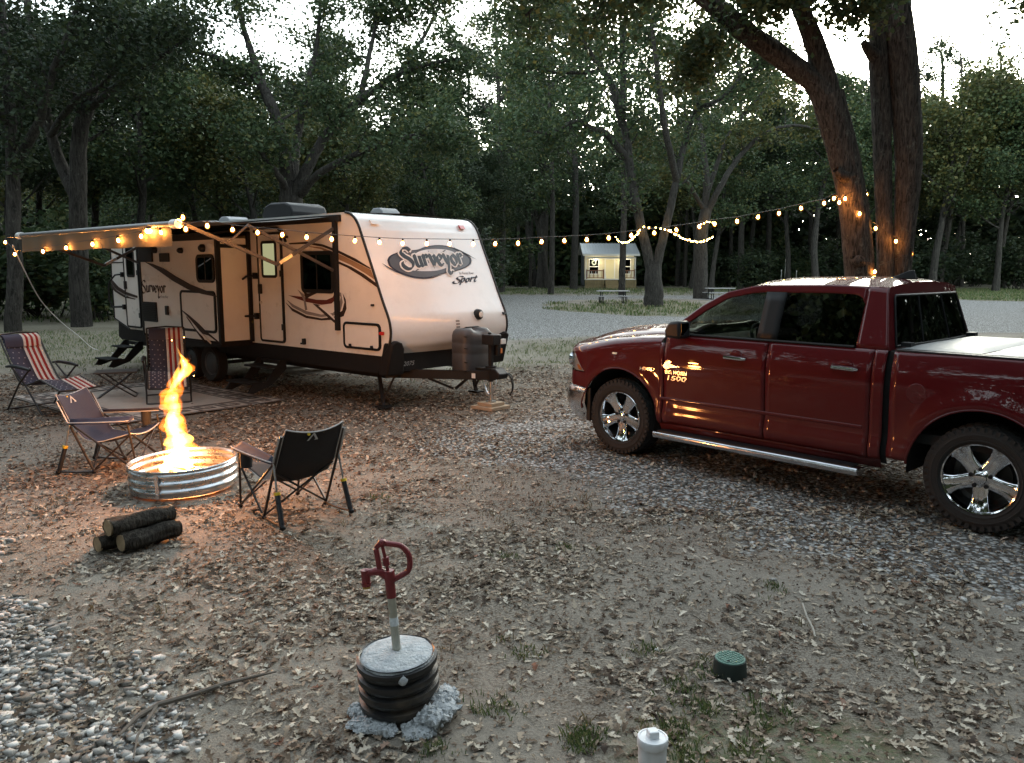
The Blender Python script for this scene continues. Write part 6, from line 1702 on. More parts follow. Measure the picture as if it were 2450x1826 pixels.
crn = n_.new('ShaderNodeValToRGB'); crn.color_ramp.elements[0].position = .5; crn.color_ramp.elements[0].color = (0, 0, 0, 1); crn.color_ramp.elements[1].position = .7; crn.color_ramp.elements[1].color = (1, .22, .03, 1)
L_.new(tn.outputs['Fac'], crn.inputs[0]); pb = n_['Principled BSDF']; pb.inputs['Base Color'].default_value = (.06, .055, .05, 1)
L_.new(crn.outputs[0], pb.inputs['Emission Color']); pb.inputs['Emission Strength'].default_value = .4
ash.data.materials.append(am)
char = mat('charred_wood', (.012, .010, .009), .9, var=.5, scale=20, bump=.6)
rs = np.random.default_rng(5)
for i in range(13):
    a = rs.uniform(0, 6.28); r0 = rs.uniform(.12, .34); a2 = a + math.pi * rs.uniform(.7, 1.3); ln = rs.uniform(.05, .3)
    p0 = Vector((r0 * math.cos(a), r0 * math.sin(a), rs.uniform(.05, .10))); p1 = Vector((ln * math.cos(a2), ln * math.sin(a2), rs.uniform(.09, .24)))
    w = rs.uniform(.008, .030)
    b = MB(); b.tube(wander(rs, p0, p1 - p0, (p1 - p0).length, 4, 0, .12), [w, w * .95, w * .9, w * .8, w * .7], 7)
    o = b.build('stick', char, t); tag(o)
# flames: glowing gas as closed meshes with even emission in their volume, thin licks reading orange and deep ones yellow
def flame_mat(name, col, s):
    m = bpy.data.materials.new(name); m.use_nodes = True
    n = m.node_tree.nodes; L = m.node_tree.links
    n.remove(n['Principled BSDF'])
    e = n.new('ShaderNodeEmission'); e.inputs[0].default_value = (*col, 1); e.inputs[1].default_value = s
    L.new(e.outputs[0], n['Material Output'].inputs['Volume'])
    return m
FLK = 1.15
fl_out = flame_mat('flame_gas', (1.0, .22, .016), 2.6 * FLK)
fl_in = flame_mat('flame_core', (1.0, .42, .06), 6.0 * FLK)
fl_hot = flame_mat('flame_base', (1.0, .55, .16), 14.0 * FLK)
fire = thing('fire', 'tall wavering yellow camp fire flame rising from the steel ring', 'fire', (FX, FY, .06))
fpx = [(1128, 425, 112), (1108, 428, 108), (1080, 428, 88), (1050, 427, 72), (1020, 421, 58), (995, 416, 50), (970, 414, 48), (952, 410, 52), (935, 409, 50), (918, 419, 40), (900, 431, 46), (880, 438, 44), (862, 436, 36), (845, 429, 28), (832, 424, 18), (822, 422, 6)]
cen = []
for py, px, w in fpx:
    p = atY(px, py, FY - .05); cen.append((p.x - FX, 0.0 - .05 + .04 * math.sin(py * .03), max(p.z - .06, .0), w * 7.3 / 1906 / 2 * .92))
rs = np.random.default_rng(21)
CN = np.array(catmull(cen, 5)); CZ = CN[:, 2]
def col_at(z): return [float(np.interp(z, CZ, CN[:, k])) for k in (0, 1, 3)]
def lick(name, m, z0, h, r, a, q, seed, wig=.35):
    """one flame lick: a ragged teardrop that follows the column"""
    n1, n2 = 13, 14
    rows = []
    for i in range(n1):
        t = i / (n1 - 1); z = z0 + h * t
        x, y, cr = col_at(min(z, CZ[-1]))
        k = math.sin(math.pi * min(1, t * 1.25 + .12) ** .8) if t < .7 else (1 - t) * 1.75
        rr = max(.0015, r * max(k, 0) * (1 - .25 * t))
        ox = cr * q * math.cos(a) + wig * r * math.sin(t * 5 + seed) * t; oy = cr * q * .8 * math.sin(a) + wig * r * math.cos(t * 4 + seed * 2) * t
        rows.append([(x + ox + rr * math.cos(b_) * (1 + .35 * float(vnoise(math.cos(b_) * 1.5 + seed, math.sin(b_) * 1.5, t * 5))), y + oy + rr * math.sin(b_) * (1 + .35 * float(vnoise(math.cos(b_) * 1.5, math.sin(b_) * 1.5 + seed, t * 5))), z) for b_ in np.linspace(0, 2 * math.pi, n2, endpoint=False)])
    rows = [g + [g[0]] for g in rows]
    b = MB(); b.grid(rows); k = len(b.v); s1 = n2 + 1
    b.f.append(tuple(range(n2))); b.f.append(tuple(k - s1 + j for j in range(n2))[::-1])
    return b.build(name, m, fire, ang=80)
for i in range(46):                                   # outer orange licks
    z0 = rs.uniform(0, 1.02); cr = col_at(z0)[2]
    lick('flame_lick', fl_out, z0, rs.uniform(.10, .26), max(.012, cr * rs.uniform(.35, .6)), rs.uniform(0, 6.28), rs.uniform(.45, .85), i)
for i in range(20):
    z0 = rs.uniform(.82, 1.14); lick('flame_lick', fl_in if i % 3 else fl_out, z0, rs.uniform(.14, .24), rs.uniform(.018, .034), rs.uniform(0, 6.28), rs.uniform(0, .7), i + 150)
for i in range(44):                                   # yellow body
    z0 = rs.uniform(0, .98); cr = col_at(z0)[2]
    lick('flame_lick', fl_in, z0, rs.uniform(.10, .24), max(.010, cr * rs.uniform(.35, .6)), rs.uniform(0, 6.28), rs.uniform(0, .5), i + 50)
for i in range(18):                                   # white-hot base
    z0 = rs.uniform(0, .30) ** 1.2; cr = col_at(z0)[2]
    lick('flame_lick', fl_hot, z0, rs.uniform(.08, .16), cr * rs.uniform(.3, .5), rs.uniform(0, 6.28), rs.uniform(.0, .6), i + 100)
for i in range(9):                                    # low flames among the sticks
    lick('flame_lick', fl_hot if i % 2 else fl_in, -.01, rs.uniform(.06, .13), rs.uniform(.02, .035), rs.uniform(2.2, 5.4), rs.uniform(.7, 1.5), i + 130)
for i in range(5):
    k = rs.integers(8, 16) ; x, y, z, r = cen[k]
    b = MB(); b.ball((x + rs.normal(.05, .07), y + rs.normal(0, .05), z + rs.uniform(-.1, .1)), .0035, 6, 4); b.build('spark', emit_mat('spark_glow', (1, .4, .08), 12) if i == 0 else bpy.data.materials['spark_glow'], fire)
for z, e, sz in ((.16, 45, .10), (.42, 110, .10), (.85, 90, .08)):
    l = bpy.data.lights.new('fire_light', 'POINT'); l.energy = e * FIRE; l.color = (1, .36, .105); l.shadow_soft_size = sz
    o = bpy.data.objects.new('fire_light', l); C.objects.link(o); o.parent = fire; o.location = (.04, -.04, z - .06)

# ---- firewood
barkl = bark_mat('log_bark', (.012, .010, .008), (.075, .066, .054), 2.2, .35)
cutw = mat('cut_wood', (.34, .26, .16), .8, var=.2, scale=30)
def log(label, p0, p1, r, seed):
    p0, p1 = Vector(p0), Vector(p1); d = p1 - p0
    rs = np.random.default_rng(seed)
    mid = [p0 + d * q + Vector(rs.normal(0, .004, 3)) for q in (0, .25, .5, .75, 1)]
    V, F = ridged([tuple(m - p0) for m in mid], [r * k for k in (1, 1.03, .97, 1.02, .96)], 30, seed, .016, 6)
    t = thing('firewood_log', label, 'log', p0, 0, 'pile of firewood logs')
    raw_mesh('bark', V, F, barkl, t, smooth=True)
    dn = d.normalized()
    b = MB(); b.tube([-dn * .004, dn * .01], r * .9, 18); b.build('cut_end', cutw, t)
    b = MB(); b.tube([d - dn * .01, d + dn * .004], r * .88, 18); b.build('cut_end', cutw, t)
    return t
lg = gp(335, 1275)
x, y = lg.x, lg.y
L0, L1 = gp(290, 1300, .07), gp(424, 1262, .07); dl = (L1 - L0).normalized(); nl = Vector((-dl.y, dl.x, 0))
log('lower front firewood log with pale cut end, nearest the hydrant', L0, L1, .068, 4)
log('dark firewood log lying behind the front log of the pile', L0 + nl * .135 - dl * .10 + Vector((0, 0, -.006)), L1 + nl * .13 - dl * .06, .062, 5)
log('topmost firewood log with pale cut end, resting on two others', L0 + nl * .075 - dl * .05 + Vector((0, 0, .112)), L1 + nl * .07 + Vector((0, 0, .108)), .066, 3)
log('thin firewood log lying behind the pile, beside the fire ring', L0 + nl * .25 - dl * .05 + Vector((0, 0, -.028)), L1 + nl * .27 - dl * .08 + Vector((0, 0, -.02)), .043, 6)

# ---- yard hydrant in its concrete-filled drain pipe
redp = mat('red_cast_iron', (.17, .012, .016), .45, var=.15, scale=20, coat=.2)
conc = mat('rough_concrete', (.42, .44, .45), .9, var=.25, scale=30, bump=1.0, bscale=70)
corr = mat('corrugated_black', (.014, .014, .015), .42, var=.3, scale=10, dirt=.85)
hb = Vector((-.515, 3.46, 0))
t = thing('yard_hydrant', 'red-handled yard hydrant set in a concrete-filled black corrugated pipe', 'hydrant', hb)
Mt = Matrix.Rotation(R(-3.0), 4, 'Y') @ Matrix.Rotation(R(2.5), 4, 'X')
pr = []
for k in range(61):
    z = -.06 + .33 * k / 60
    pr.append((.178 + .011 * math.copysign(abs(math.cos(math.pi * z / .062)) ** .6, math.cos(2 * math.pi * z / .062)) - .018 * z, z))
b = MB(); b.lathe(pr + [(.172, .278), (.165, .272)], 56)
b.v = [tuple(Mt @ (Vector(v) * (1 + .025 * float(fbm(v[0] * 6, v[1] * 6, v[2] * 3)) + .010 * float(vnoise(v[0] * 30, v[1] * 30, v[2] * 30))))) for v in b.v]
b.build('corrugated_pipe', corr, t, ang=50)
rows = []
for r in np.linspace(.003, .176, 14):
    rows.append([Mt @ Vector((r * math.cos(a) * (1 + .02 * math.sin(3 * a)), r * math.sin(a), .272 + .018 * (1 - (r / .176) ** 2) + .007 * float(fbm(r * 25 * math.cos(a), r * 25 * math.sin(a))) - (.02 if r > .17 else 0))) for a in np.linspace(0, 2 * math.pi, 49)])
b = MB(); b.grid(rows); b.build('concrete_fill', conc, t, ang=80)
rs = np.random.default_rng(31)
G_ = (1 + 5 ** .5) / 2
ICO = np.array([(-1, G_, 0), (1, G_, 0), (-1, -G_, 0), (1, -G_, 0), (0, -1, G_), (0, 1, G_), (0, -1, -G_), (0, 1, -G_), (G_, 0, -1), (G_, 0, 1), (-G_, 0, -1), (-G_, 0, 1)]) / math.sqrt(1 + G_ * G_)
ICF = [(0, 11, 5), (0, 5, 1), (0, 1, 7), (0, 7, 10), (0, 10, 11), (1, 5, 9), (5, 11, 4), (11, 10, 2), (10, 7, 6), (7, 1, 8), (3, 9, 4), (3, 4, 2), (3, 2, 6), (3, 6, 8), (3, 8, 9), (4, 9, 5), (2, 4, 11), (6, 2, 10), (8, 6, 7), (9, 8, 1)]
def lump(b, c, r, sq=.6, seed=0):
    c = Vector(c); n0 = len(b.v); b.ball(c, r, 14 if r > .03 else 7, 9 if r > .03 else 5, (1, 1, sq))
    for i in range(n0, len(b.v)):
        v = Vector(b.v[i]); d = v - c; k = 1 + .45 * float(fbm(v.x * 18 + seed, v.y * 18, v.z * 18)) + .22 * float(vnoise(v.x * 60, v.y * 60, v.z * 60))
        b.v[i] = tuple(c + d * k)
for (a0, r, sz) in ((-18, .20, .10), (-42, .22, .09), (-62, .23, .085), (2, .19, .085), (-120, .20, .07), (-135, .23, .06), (-165, .19, .055), (-100, .21, .045)):
    b = MB(); a = R(a0); hi = .03 if -50 < a0 < 5 else .0
    lump(b, (r * math.cos(a), r * math.sin(a), .012 + hi), sz * .80, .55 if hi else .35, a0)
    for q in range(90):
        dv = rs.normal(0, 1, 3); dv /= np.linalg.norm(dv); dv[2] = abs(dv[2]) * (.55 if hi else .35)
        k0 = np.array((r * math.cos(a) + dv[0] * sz * .86, r * math.sin(a) + dv[1] * sz * .86, .008 + hi + dv[2] * sz * .76))
        b.add(k0 + ICO * (.006 + .013 * rs.uniform() ** 2) * (1 + rs.normal(0, .28, (12, 1))), ICF)
    b.build('concrete_spill', conc, t, ang=30)
b = MB(); lump(b, Mt @ Vector((.05, -.172, .235)), .022, 1, 3); b.build('concrete_spill', conc, t, ang=80)
top = Vector((-.058, .0, .84)); base_ = Mt @ Vector((.0, .01, .27)); ax = (top - base_).normalized()
h_ = thing('riser', None, None, (0, 0, 0)); C.objects.unlink(h_); bpy.data.objects.remove(h_)
b = MB(); b.tube([base_, base_ + ax * .345], .0195, 18); b.build('riser_pipe', mat('dull_zinc', (.42, .42, .36), .45, .6, var=.15, scale=20), t)
b = MB(); b.tube([base_ + ax * .135, base_ + ax * .175], .0205, 18); b.build('pipe_sticker', mat('pale_sticker', (.6, .64, .66), .6), t)
b = MB(); b.ball(base_, .04, 12, 6, (1, 1, .35)); b.build('concrete_collar', conc, t)
xh = Vector((1, 0, 0)); hd = base_ + ax * .34
P3 = lambda a, c: hd + xh * (a * .86) + ax * (c * .95)
hh = MB(); hh.tube([P3(0, -.075), P3(0, .0), P3(0, .03)], [.0225, .0225, .026], 16); hh.tube([P3(0, .03), P3(0, .06)], [.027, .024], 16)
hh = hh.build('valve_head', redp, t)
b = MB(); b.tube(catmull([P3(-.01, .03), P3(-.05, .055), P3(-.09, .05), P3(-.125, .05)], 5), [.02] * 8 + [.017] * 8, 12); b.tube([P3(-.125, .062), P3(-.125, .0)], [.02, .02], 14); b.tube([P3(-.125, .0), P3(-.126, -.018)], [.023, .021], 14); b.build('spout', redp, t)
b = MB(); b.tube([P3(-.126, -.016), P3(-.126, -.030)], .018, 14); b.build('hose_thread', mat('brass', (.45, .30, .10), .4, 1.0), t)
b = MB(); b.bar(P3(-.045, .05), P3(-.055, .17), .022, .028, (0, 1, 0)); b.bar(P3(-.055, .17), P3(-.02, .205), .022, .028, (0, 1, 0)); b.bar(P3(-.02, .205), P3(.0, .195), .022, .03, (0, 1, 0)); b.build('pivot_arm', redp, t, ang=30, bevel=.005)
b = MB(); b.tube([P3(-.004, .05), P3(-.012, .12), P3(-.022, .19)], .008, 8); b.tube([P3(-.008, .085), P3(-.011, .125)], .015, 10); b.build('lift_rod', redp, t)
b = MB(); b.tube(catmull([P3(-.02, .195), P3(.03, .19), P3(.08, .18), P3(.112, .14), P3(.115, .09), P3(.10, .055), P3(.06, .032), P3(.022, .012)], 6), [.013, .013] * 21 + [.013], 10); b.build('handle', redp, t)
bl = MB(); bl.ball(P3(-.02, .195), .02, 10, 6); bl.build('pivot_bolt', redp, t)

# ---- valve box, cleanout
grn = mat('green_plastic_lid', (.11, .22, .175), .6, var=.2, scale=20, dirt=.35)
vb = atY(1746, 1604, 3.80); vx, vy = vb.x, 3.80
t = thing('valve_box', 'round green irrigation valve box lid standing proud of the leaves', 'valve box', (vx, vy, 0), .5)
b = MB(); b.lathe([(.086, -.03), (.080, .062), (.078, .066), (.001, .066)], 32); b.build('body', mat('dark_green_plastic', (.012, .022, .018), .6, var=.2), t)
b = MB(); b.lathe([(.074, .060), (.074, .070), (.070, .073), (.001, .073)], 32); lid = b.build('lid', grn, t)
b = MB()
for k in range(-3, 4):
    w = math.sqrt(.066 ** 2 - (k * .018) ** 2); b.bx(-w, w, k * .018 - .002, k * .018 + .002, .0735, .0765); b.bx(k * .018 - .002, k * .018 + .002, -w, w, .0737, .0767)
b.build('lid_grid', grn, lid, smooth=False)
b = MB(); b.tube([(-.04, -.03, .0735), (-.04, -.03, .0772)], .007, 10); b.build('finger_hole', hollow, lid)
px_ = atY(1562, 1752, 2.95); cxp, cyp = px_.x, 2.95
pvc = mat('white_pvc', (.70, .72, .74), .4, var=.05, dirt=.35)
t = thing('cleanout_pipe', 'white capped sewer cleanout pipe with square plug at the bottom edge', 'pipe', (cxp, cyp, .008), .2)
b = MB(); b.lathe([(.050, -.05), (.050, .09)], 32); b.build('pipe', mat('green_sewer_pipe', (.05, .20, .15), .5, var=.2), t)
b = MB(); b.lathe([(.056, .055), (.057, .125), (.053, .13)], 32); b.build('adapter', pvc, t)
b = MB(); b.lathe([(.060, .128), (.062, .133), (.062, .160), (.059, .165), (.052, .166), (.050, .163), (.001, .163)], 32); cp = b.build('cap', pvc, t)
b = MB(); b.bx(-.021, .021, -.021, .021, .160, .192); b.build('square_plug', pvc, cp, smooth=False, bevel=.005)

# ---- extension cord from the awning end to the ground
p0 = tr_w(6.62, 2.5, 2.42); cordm = mat('white_cord', (.6, .6, .6), .5)
pts = [p0, atY(55, 640, 14.1), atY(95, 715, 15.2), atY(140, 765, 16.6), atY(190, 806, 18.2), Vector((-11.3, 20.4, .04)), Vector((-12.2, 22, .02))]
pts[-2] = gp(228, 836); pts[-1] = gp(300, 850)
t = thing('extension_cord', 'white extension cord hanging from the awning end down to the ground', 'cord', p0)
b = MB(); b.tube([Vector(p) - p0 for p in catmull([tuple(p) for p in pts], 6)], .011, 6); b.build('cord', cordm, t)

# ---- a dead branch on the gravel edge, and a dark scrap near the logs
t = thing('fallen_branch', 'long dead branch lying along the gravel edge, lower left', 'branch', gp(500, 1640))
o0 = gp(500, 1640); rs = np.random.default_rng(9); b = MB()
b.tube([gp(*p) - o0 + Vector((0, 0, .02)) for p in ((285, 1770), (330, 1725), (380, 1695), (460, 1672), (540, 1645), (600, 1630), (662, 1616))], [.006, .011, .013, .013, .011, .008, .004], 7)
b.tube([gp(*p) - o0 + Vector((0, 0, .02)) for p in ((320, 1826), (330, 1770), (375, 1700))], [.003, .006, .008], 6)
b.tube([gp(*p) - o0 + Vector((0, 0, .02)) for p in ((500, 1612), (510, 1640), (530, 1655))], [.004, .005, .006], 6)
b.build('wood', mat('dead_wood', (.13, .11, .09), .9, var=.3, scale=20), t)
t = thing('fallen_stick', 'pale crooked stick on the leaves right of the valve box', 'stick', gp(1940, 1490)); o0 = gp(1940, 1490); b = MB()
b.tube([gp(*p) - o0 + Vector((0, 0, .015)) for p in ((1920, 1450), (1930, 1480), (1945, 1510), (1950, 1530))], .006, 6); b.build('wood', mat('pale_wood', (.36, .33, .28), .8), t)

# ================================================================== STRING LIGHTS
bulbm = emit_mat('warm_bulb', (1.0, .36, .075), 60 * BULB)
gb = bpy.data.materials.new('amber_halo_glow'); gb.use_nodes = True  # orange lens halo round each bulb, put in as a faintly glowing shell
_n = gb.node_tree.nodes; _l = gb.node_tree.links; _n.remove(_n['Principled BSDF'])
_t = _n.new('ShaderNodeBsdfTransparent'); _e = _n.new('ShaderNodeEmission'); _a = _n.new('ShaderNodeAddShader')
_e.inputs[0].default_value = (1, .30, .035, 1); _e.inputs[1].default_value = .075
_l.new(_t.outputs[0], _a.inputs[0]); _l.new(_e.outputs[0], _a.inputs[1]); _l.new(_a.outputs[0], _n['Material Output'].inputs[0])
sock = mat('socket_black', (.01, .01, .01), .5)
wirem = mat('wire_black', (.012, .012, .012), .5)
bulb_me = None
def bulb_meshes():
    global bulb_me
    if bulb_me: return bulb_me
    b = MB(); b.lathe([(.001, -.082), (.010, -.079), (.017, -.068), (.018, -.058), (.015, -.046), (.009, -.034)], 8, cap1=True); o1 = b.build('bulb', bulbm)
    b = MB(); b.lathe([(.0135, -.032), (.015, -.01), (.012, .004), (.001, .006)], 8); o2 = b.build('socket', sock)
    b = MB(); b.lathe([(.001, -.100), (.018, -.095), (.029, -.079), (.032, -.062), (.027, -.042), (.014, -.022)], 12); o3 = b.build('halo_shell', gb)
    bulb_me = (o1.data, o2.data, o3.data)
    for o in (o1, o2, o3): bpy.data.objects.remove(o)
    return bulb_me
def string(name, label, bulbs, wires, root_p):
    t = thing(name, label, 'string lights', root_p)
    for w in wires:
        b = MB(); b.tube([Vector(p) - Vector(root_p) for p in w], .0045, 5); b.build('wire', wirem, t)
    m1, m2, m3 = bulb_meshes()
    for p in bulbs:
        o = bpy.data.objects.new('bulb', m1); C.objects.link(o); o.parent = t; o.location = Vector(p) - Vector(root_p) + Vector((0, 0, .055))
        o.rotation_euler = (random.uniform(-.15, .15), random.uniform(-.15, .15), 0)
        s = bpy.data.objects.new('socket', m2); C.objects.link(s); s.parent = o
        s = bpy.data.objects.new('halo_shell', m3); C.objects.link(s); s.parent = o
    return t
Yf = lambda px: 10.0 + (px - 437) / (1990 - 437) * 2.25
main = [(444, 548), (496, 540), (556, 549.5), (616, 556), (676, 561), (733, 567), (792, 572), (850, 576), (908, 579.5), (964, 582), (1021, 582.5), (1077, 583), (1132.6, 583.5), (1186, 583), (1240.7, 581.6), (1296, 578), (1349, 576), (1404, 573), (1457, 569), (1510, 563), (1565, 557), (1617, 550), (1672, 542), (1710, 535.5), (1763, 529), (1815, 519), (1864, 510), (1915, 498), (1971, 486)]
B3 = [atY(x, y, Yf(x)) for x, y in main]
wrap = [atY(1996, 474, 12.24), atY(2008, 484, 12.22), atY(2022, 475, 12.22), atY(2072, 465, 12.45), atY(2056, 511, 12.24), atY(2095, 546, 12.5), atY(2144, 577, 12.48), atY(2181, 607, 12.62), atY(2093, 650, 12.3)]
w0 = [tuple(atY(423, 528, 10.0))] + [tuple(p + Vector((0, 0, .06))) for p in B3]
w1 = [tuple(p + Vector((0, 0, .06))) for p in [B3[-1]] + wrap]
string('string_lights', 'long warm bulb string from the awning corner across to the leaning oak', B3 + wrap + [atY(437, 520, 10.0)], [catmull(w0, 4), catmull(w1, 4)], B3[0])
val = [(36, 608), (102.6, 601.6), (159, 593), (221, 584), (281, 575), (338, 565), (384, 556)]
def valp(x, y):
    u, z = trl(x, y, 2.46); return tr_w(u, 2.46, z)
VB = [valp(*p) for p in val] + [valp(12.6, 579.5)]
VB += [valp(352 + 3 * k, 552 + 2 * math.sin(k)) for k in range(4)]
vw = [valp(30, 575)] + [p + Vector((0, 0, .06)) for p in VB[:7]]
vw2 = [tr_w(6.62, 2.44, 2.55), VB[7] + Vector((0, 0, .06)), VB[0] + Vector((0, 0, .06))]
string('string_lights', 'short warm bulb string hanging along the awning valance', VB, [catmull([tuple(p) for p in vw], 4), catmull([tuple(p) for p in vw2], 4)], VB[3])
# fine fairy lights on the trees by the cabin
fbm_ = emit_mat('fairy_bulb', (1.0, .56, .15), 12 * BULB)
bb = MB(); bb.ball((0, 0, 0), .045, 6, 4); fo = bb.build('bulb', fbm_); fme = fo.data; bpy.data.objects.remove(fo)
def fairy(label, pts, n):
    P = catmull([tuple(p) for p in pts], 12); root = Vector(P[0])
    t = thing('fairy_lights', label, 'fairy lights', root)
    b = MB(); b.tube([Vector(p) - root for p in P], .012, 4); b.build('wire', wirem, t)
    L_ = np.concatenate([[0], np.cumsum([np.linalg.norm(P[i + 1] - P[i]) for i in range(len(P) - 1)])])
    for s in np.linspace(0, L_[-1], n):
        q = [np.interp(s, L_, [p[k] for p in P]) for k in range(3)]
        o = bpy.data.objects.new('bulb', fme); C.objects.link(o); o.parent = t; o.location = Vector(q) - root + Vector((random.uniform(-.05, .05), 0, random.uniform(-.06, .02)))
    return t
fairy('sagging fairy light garland from the slim picnic oak to the V-shaped oak', [atY(1472, 568, 57.6), atY(1483, 577, 55), atY(1495, 580.5, 52), atY(1511, 573, 48), atY(1527, 556, 43.6)], 15)
fairy('longer fairy light garland from the V-shaped oak to the twin-trunk oak', [atY(1602, 549, 43.4), atY(1618, 562, 45), atY(1650, 574, 48), atY(1680, 577, 52), atY(1707, 567, 55.3)], 24)
fairy('loose loop of fairy lights wound round the V-shaped oak', [atY(1526, 557, 43.6), atY(1538, 545, 43.3), atY(1550, 545, 43.3), atY(1578, 546, 43.3), atY(1592, 549, 43.3), atY(1602, 549, 43.4)], 8)
fairy('short bright strip of fairy lights on the twin-trunk oak', [atY(1672, 541, 55.2), atY(1684, 533, 55.1), atY(1697, 530, 55.1), atY(1709, 536, 55.2)], 7)

# ================================================================== GROUND COVER
def in_rug(x, y):
    d0, d1 = x - TRO.x, y - TRO.y
    u = d0 * math.cos(TRA) + d1 * math.sin(TRA); n = -d0 * math.sin(TRA) + d1 * math.cos(TRA)
    return (u > 2.05) & (u < 5.75) & (n > .3) & (n < 3.05)
def sample(n, y0, y1, dens, seed, xk=.90, xo=1.9):
    r = np.random.default_rng(seed)
    y = np.sqrt(r.uniform(y0 ** 2, y1 ** 2, n)); x = r.uniform(-1, 1, n) * (xk * y + xo)
    k = r.uniform(0, 1, n) < dens(x, y)
    k &= np.hypot(x - FX, y - FY) > .5
    k &= np.hypot(x - hb.x, y - hb.y) > .2
    return x[k], y[k], r
def ldens(x, y):
    c = .50 + 1.5 * fbm(x * 1.1 + 2, y * 1.1) + 1.3 * fbm(x * 4, y * 4 + 1)
    band = sstep(7.8, 9.5, y + .25 * x) * sstep(15.5, 13, y)
    g = gravel_mask(x, y)
    d = np.clip(c + .5 * band - .55 * g * (x > -1)- .25 * g * (x <= -1) - .35 * sstep(0, -1, x + 2.4) * sstep(8, 6, y), .14, 1)
    return d * np.where(in_rug(x, y), .06, 1)
# lobed leaf outline (oak): half outline mirrored
half = [(0, 0), (.20, .14), (.30, .06), (.45, .24), (.56, .09), (.74, .22), (1.0, 0)]
def leaf_mesh(x, y, r, size, detailed, zoff=.004, curl=.42):
    n = len(x)
    if detailed is None:
        out = [(0, 0), (.5, .22), (1, 0), (.45, -.2)]; tri = [(0, 2, 1), (0, 3, 2)]
    elif detailed:
        out = [(a, 0.0) for a, _ in half] + [(a, w) for a, w in half[1:-1]] + [(a, -w) for a, w in half[1:-1]]
        tri = []
        m = len(half)
        up = [0] + [m + i for i in range(m - 2)] + [m - 1]; dn = [0] + [m + m - 2 + i for i in range(m - 2)] + [m - 1]
        for i in range(m - 1):
            for e, fl in ((up, 0), (dn, 1)):
                for t3 in ((i, i + 1, e[i + 1]), (i, e[i + 1], e[i])):
                    if len(set(t3)) == 3: tri.append(t3 if not fl else t3[::-1])
    else:
        out = [(0, 0), (.35, .17), (.72, .20), (1, 0), (.68, -.2), (.3, -.16), (.5, 0)]
        tri = [(0, 6, 1), (1, 6, 2), (2, 6, 3), (3, 6, 4), (4, 6, 5), (5, 6, 0)]
    out = np.array(out); tri = np.array(tri)
    s = size * r.uniform(.65, 1.3, n)
    L = (out[None, :, 0] - .5) * np.ones((n, 1)); Wd = out[None, :, 1] * r.uniform(.85, 1.25, (n, 1))
    fold = r.uniform(-.2, .9, (n, 1)); c1_ = r.normal(0, curl, (n, 1)); c2_ = r.normal(0, curl * .8, (n, 1))
    Z = np.abs(Wd) * fold + c1_ * L ** 2 + c2_ * L * Wd * 2
    tilt = r.normal(0, .20, (n, 1)); tilt2 = r.normal(0, .20, (n, 1))
    Z = Z + tilt * L + tilt2 * Wd
    Z = Z - Z.min(1, keepdims=True)
    a = r.uniform(0, 2 * math.pi, (n, 1))
    X = (L * np.cos(a) - Wd * np.sin(a)) * s[:, None] + x[:, None]; Y_ = (L * np.sin(a) + Wd * np.cos(a)) * s[:, None] + y[:, None]
    Z = Z * s[:, None] + ground_z(x, y)[:, None] + zoff
    V = np.stack([X, Y_, Z], -1).reshape(-1, 3); k = len(out)
    F = (tri[None] + (np.arange(n) * k)[:, None, None]).reshape(-1, 3)
    return V, F
litter = ramp_mat('dry_leaves', [(0, (.05, .034, .025)), (.3, (.13, .09, .06)), (.55, (.28, .215, .155)), (.8, (.45, .38, .29)), (.95, (.62, .56, .46)), (1, (.22, .09, .05))], .8, .12)
litter2 = ramp_mat('brown_leaves', [(0, (.05, .032, .024)), (.35, (.15, .095, .062)), (.65, (.30, .215, .15)), (1, (.56, .47, .36))], .8, .12)
x, y, r = sample(43000, 2.0, 6.6, lambda x, y: ldens(x, y) * .95, 41)
V, F = leaf_mesh(x, y, r, .054, True); o = raw_mesh('fallen_leaves', V, F, litter, smooth=False); tag(o, kind='stuff')
x, y, r = sample(124000, 6.4, 15.5, lambda x, y: ldens(x, y) * .92, 42)
V, F = leaf_mesh(x, y, r, .060, False); o = raw_mesh('fallen_leaves', V, F, litter2, smooth=False); tag(o, kind='stuff')
x, y, r = sample(100000, 2.0, 9.5, lambda x, y: .55 + .5 * fbm(x * 2, y * 2), 43)
V, F = leaf_mesh(x, y, r, .024, None, .002, .9); o = raw_mesh('leaf_debris', V, F, litter2, smooth=False); tag(o, kind='stuff')
# thin twigs lying about
x, y, r = sample(2600, 2.2, 11, lambda x, y: .35 + .9 * fbm(x * 1.2 + 7, y * 1.2), 44)
n = len(x); a = r.uniform(0, 6.28, n); ln = r.uniform(.03, .16, n); bend = r.normal(0, .18, n); w = r.uniform(.0012, .0028, n)
Vt = []
for q, k in ((-.5, .6), (0, 1), (.5, .5)):
    cx = x + np.cos(a) * ln * q - np.sin(a) * ln * bend * (q * q); cy = y + np.sin(a) * ln * q + np.cos(a) * ln * bend * (q * q); cz = ground_z(x, y) + .006
    for u_, v_ in ((-1, -.5), (1, -.5), (0, 1)):
        Vt.append(np.stack([cx - np.sin(a) * w * k * u_, cy + np.cos(a) * w * k * u_, cz + w * k * v_], 1))
Vt = np.stack(Vt, 1).reshape(-1, 3)
i = np.arange(n)[:, None] * 9
F = np.concatenate([i + np.array([p + e, p + (e + 1) % 3, p + 3 + (e + 1) % 3, p + 3 + e]) for p in (0, 3) for e in range(3)], 1).reshape(-1, 4)
o = raw_mesh('twigs', Vt, F, ramp_mat('twig_wood', [(0, (.05, .04, .03)), (.6, (.16, .13, .10)), (1, (.36, .32, .27))], .9)); tag(o, kind='stuff')
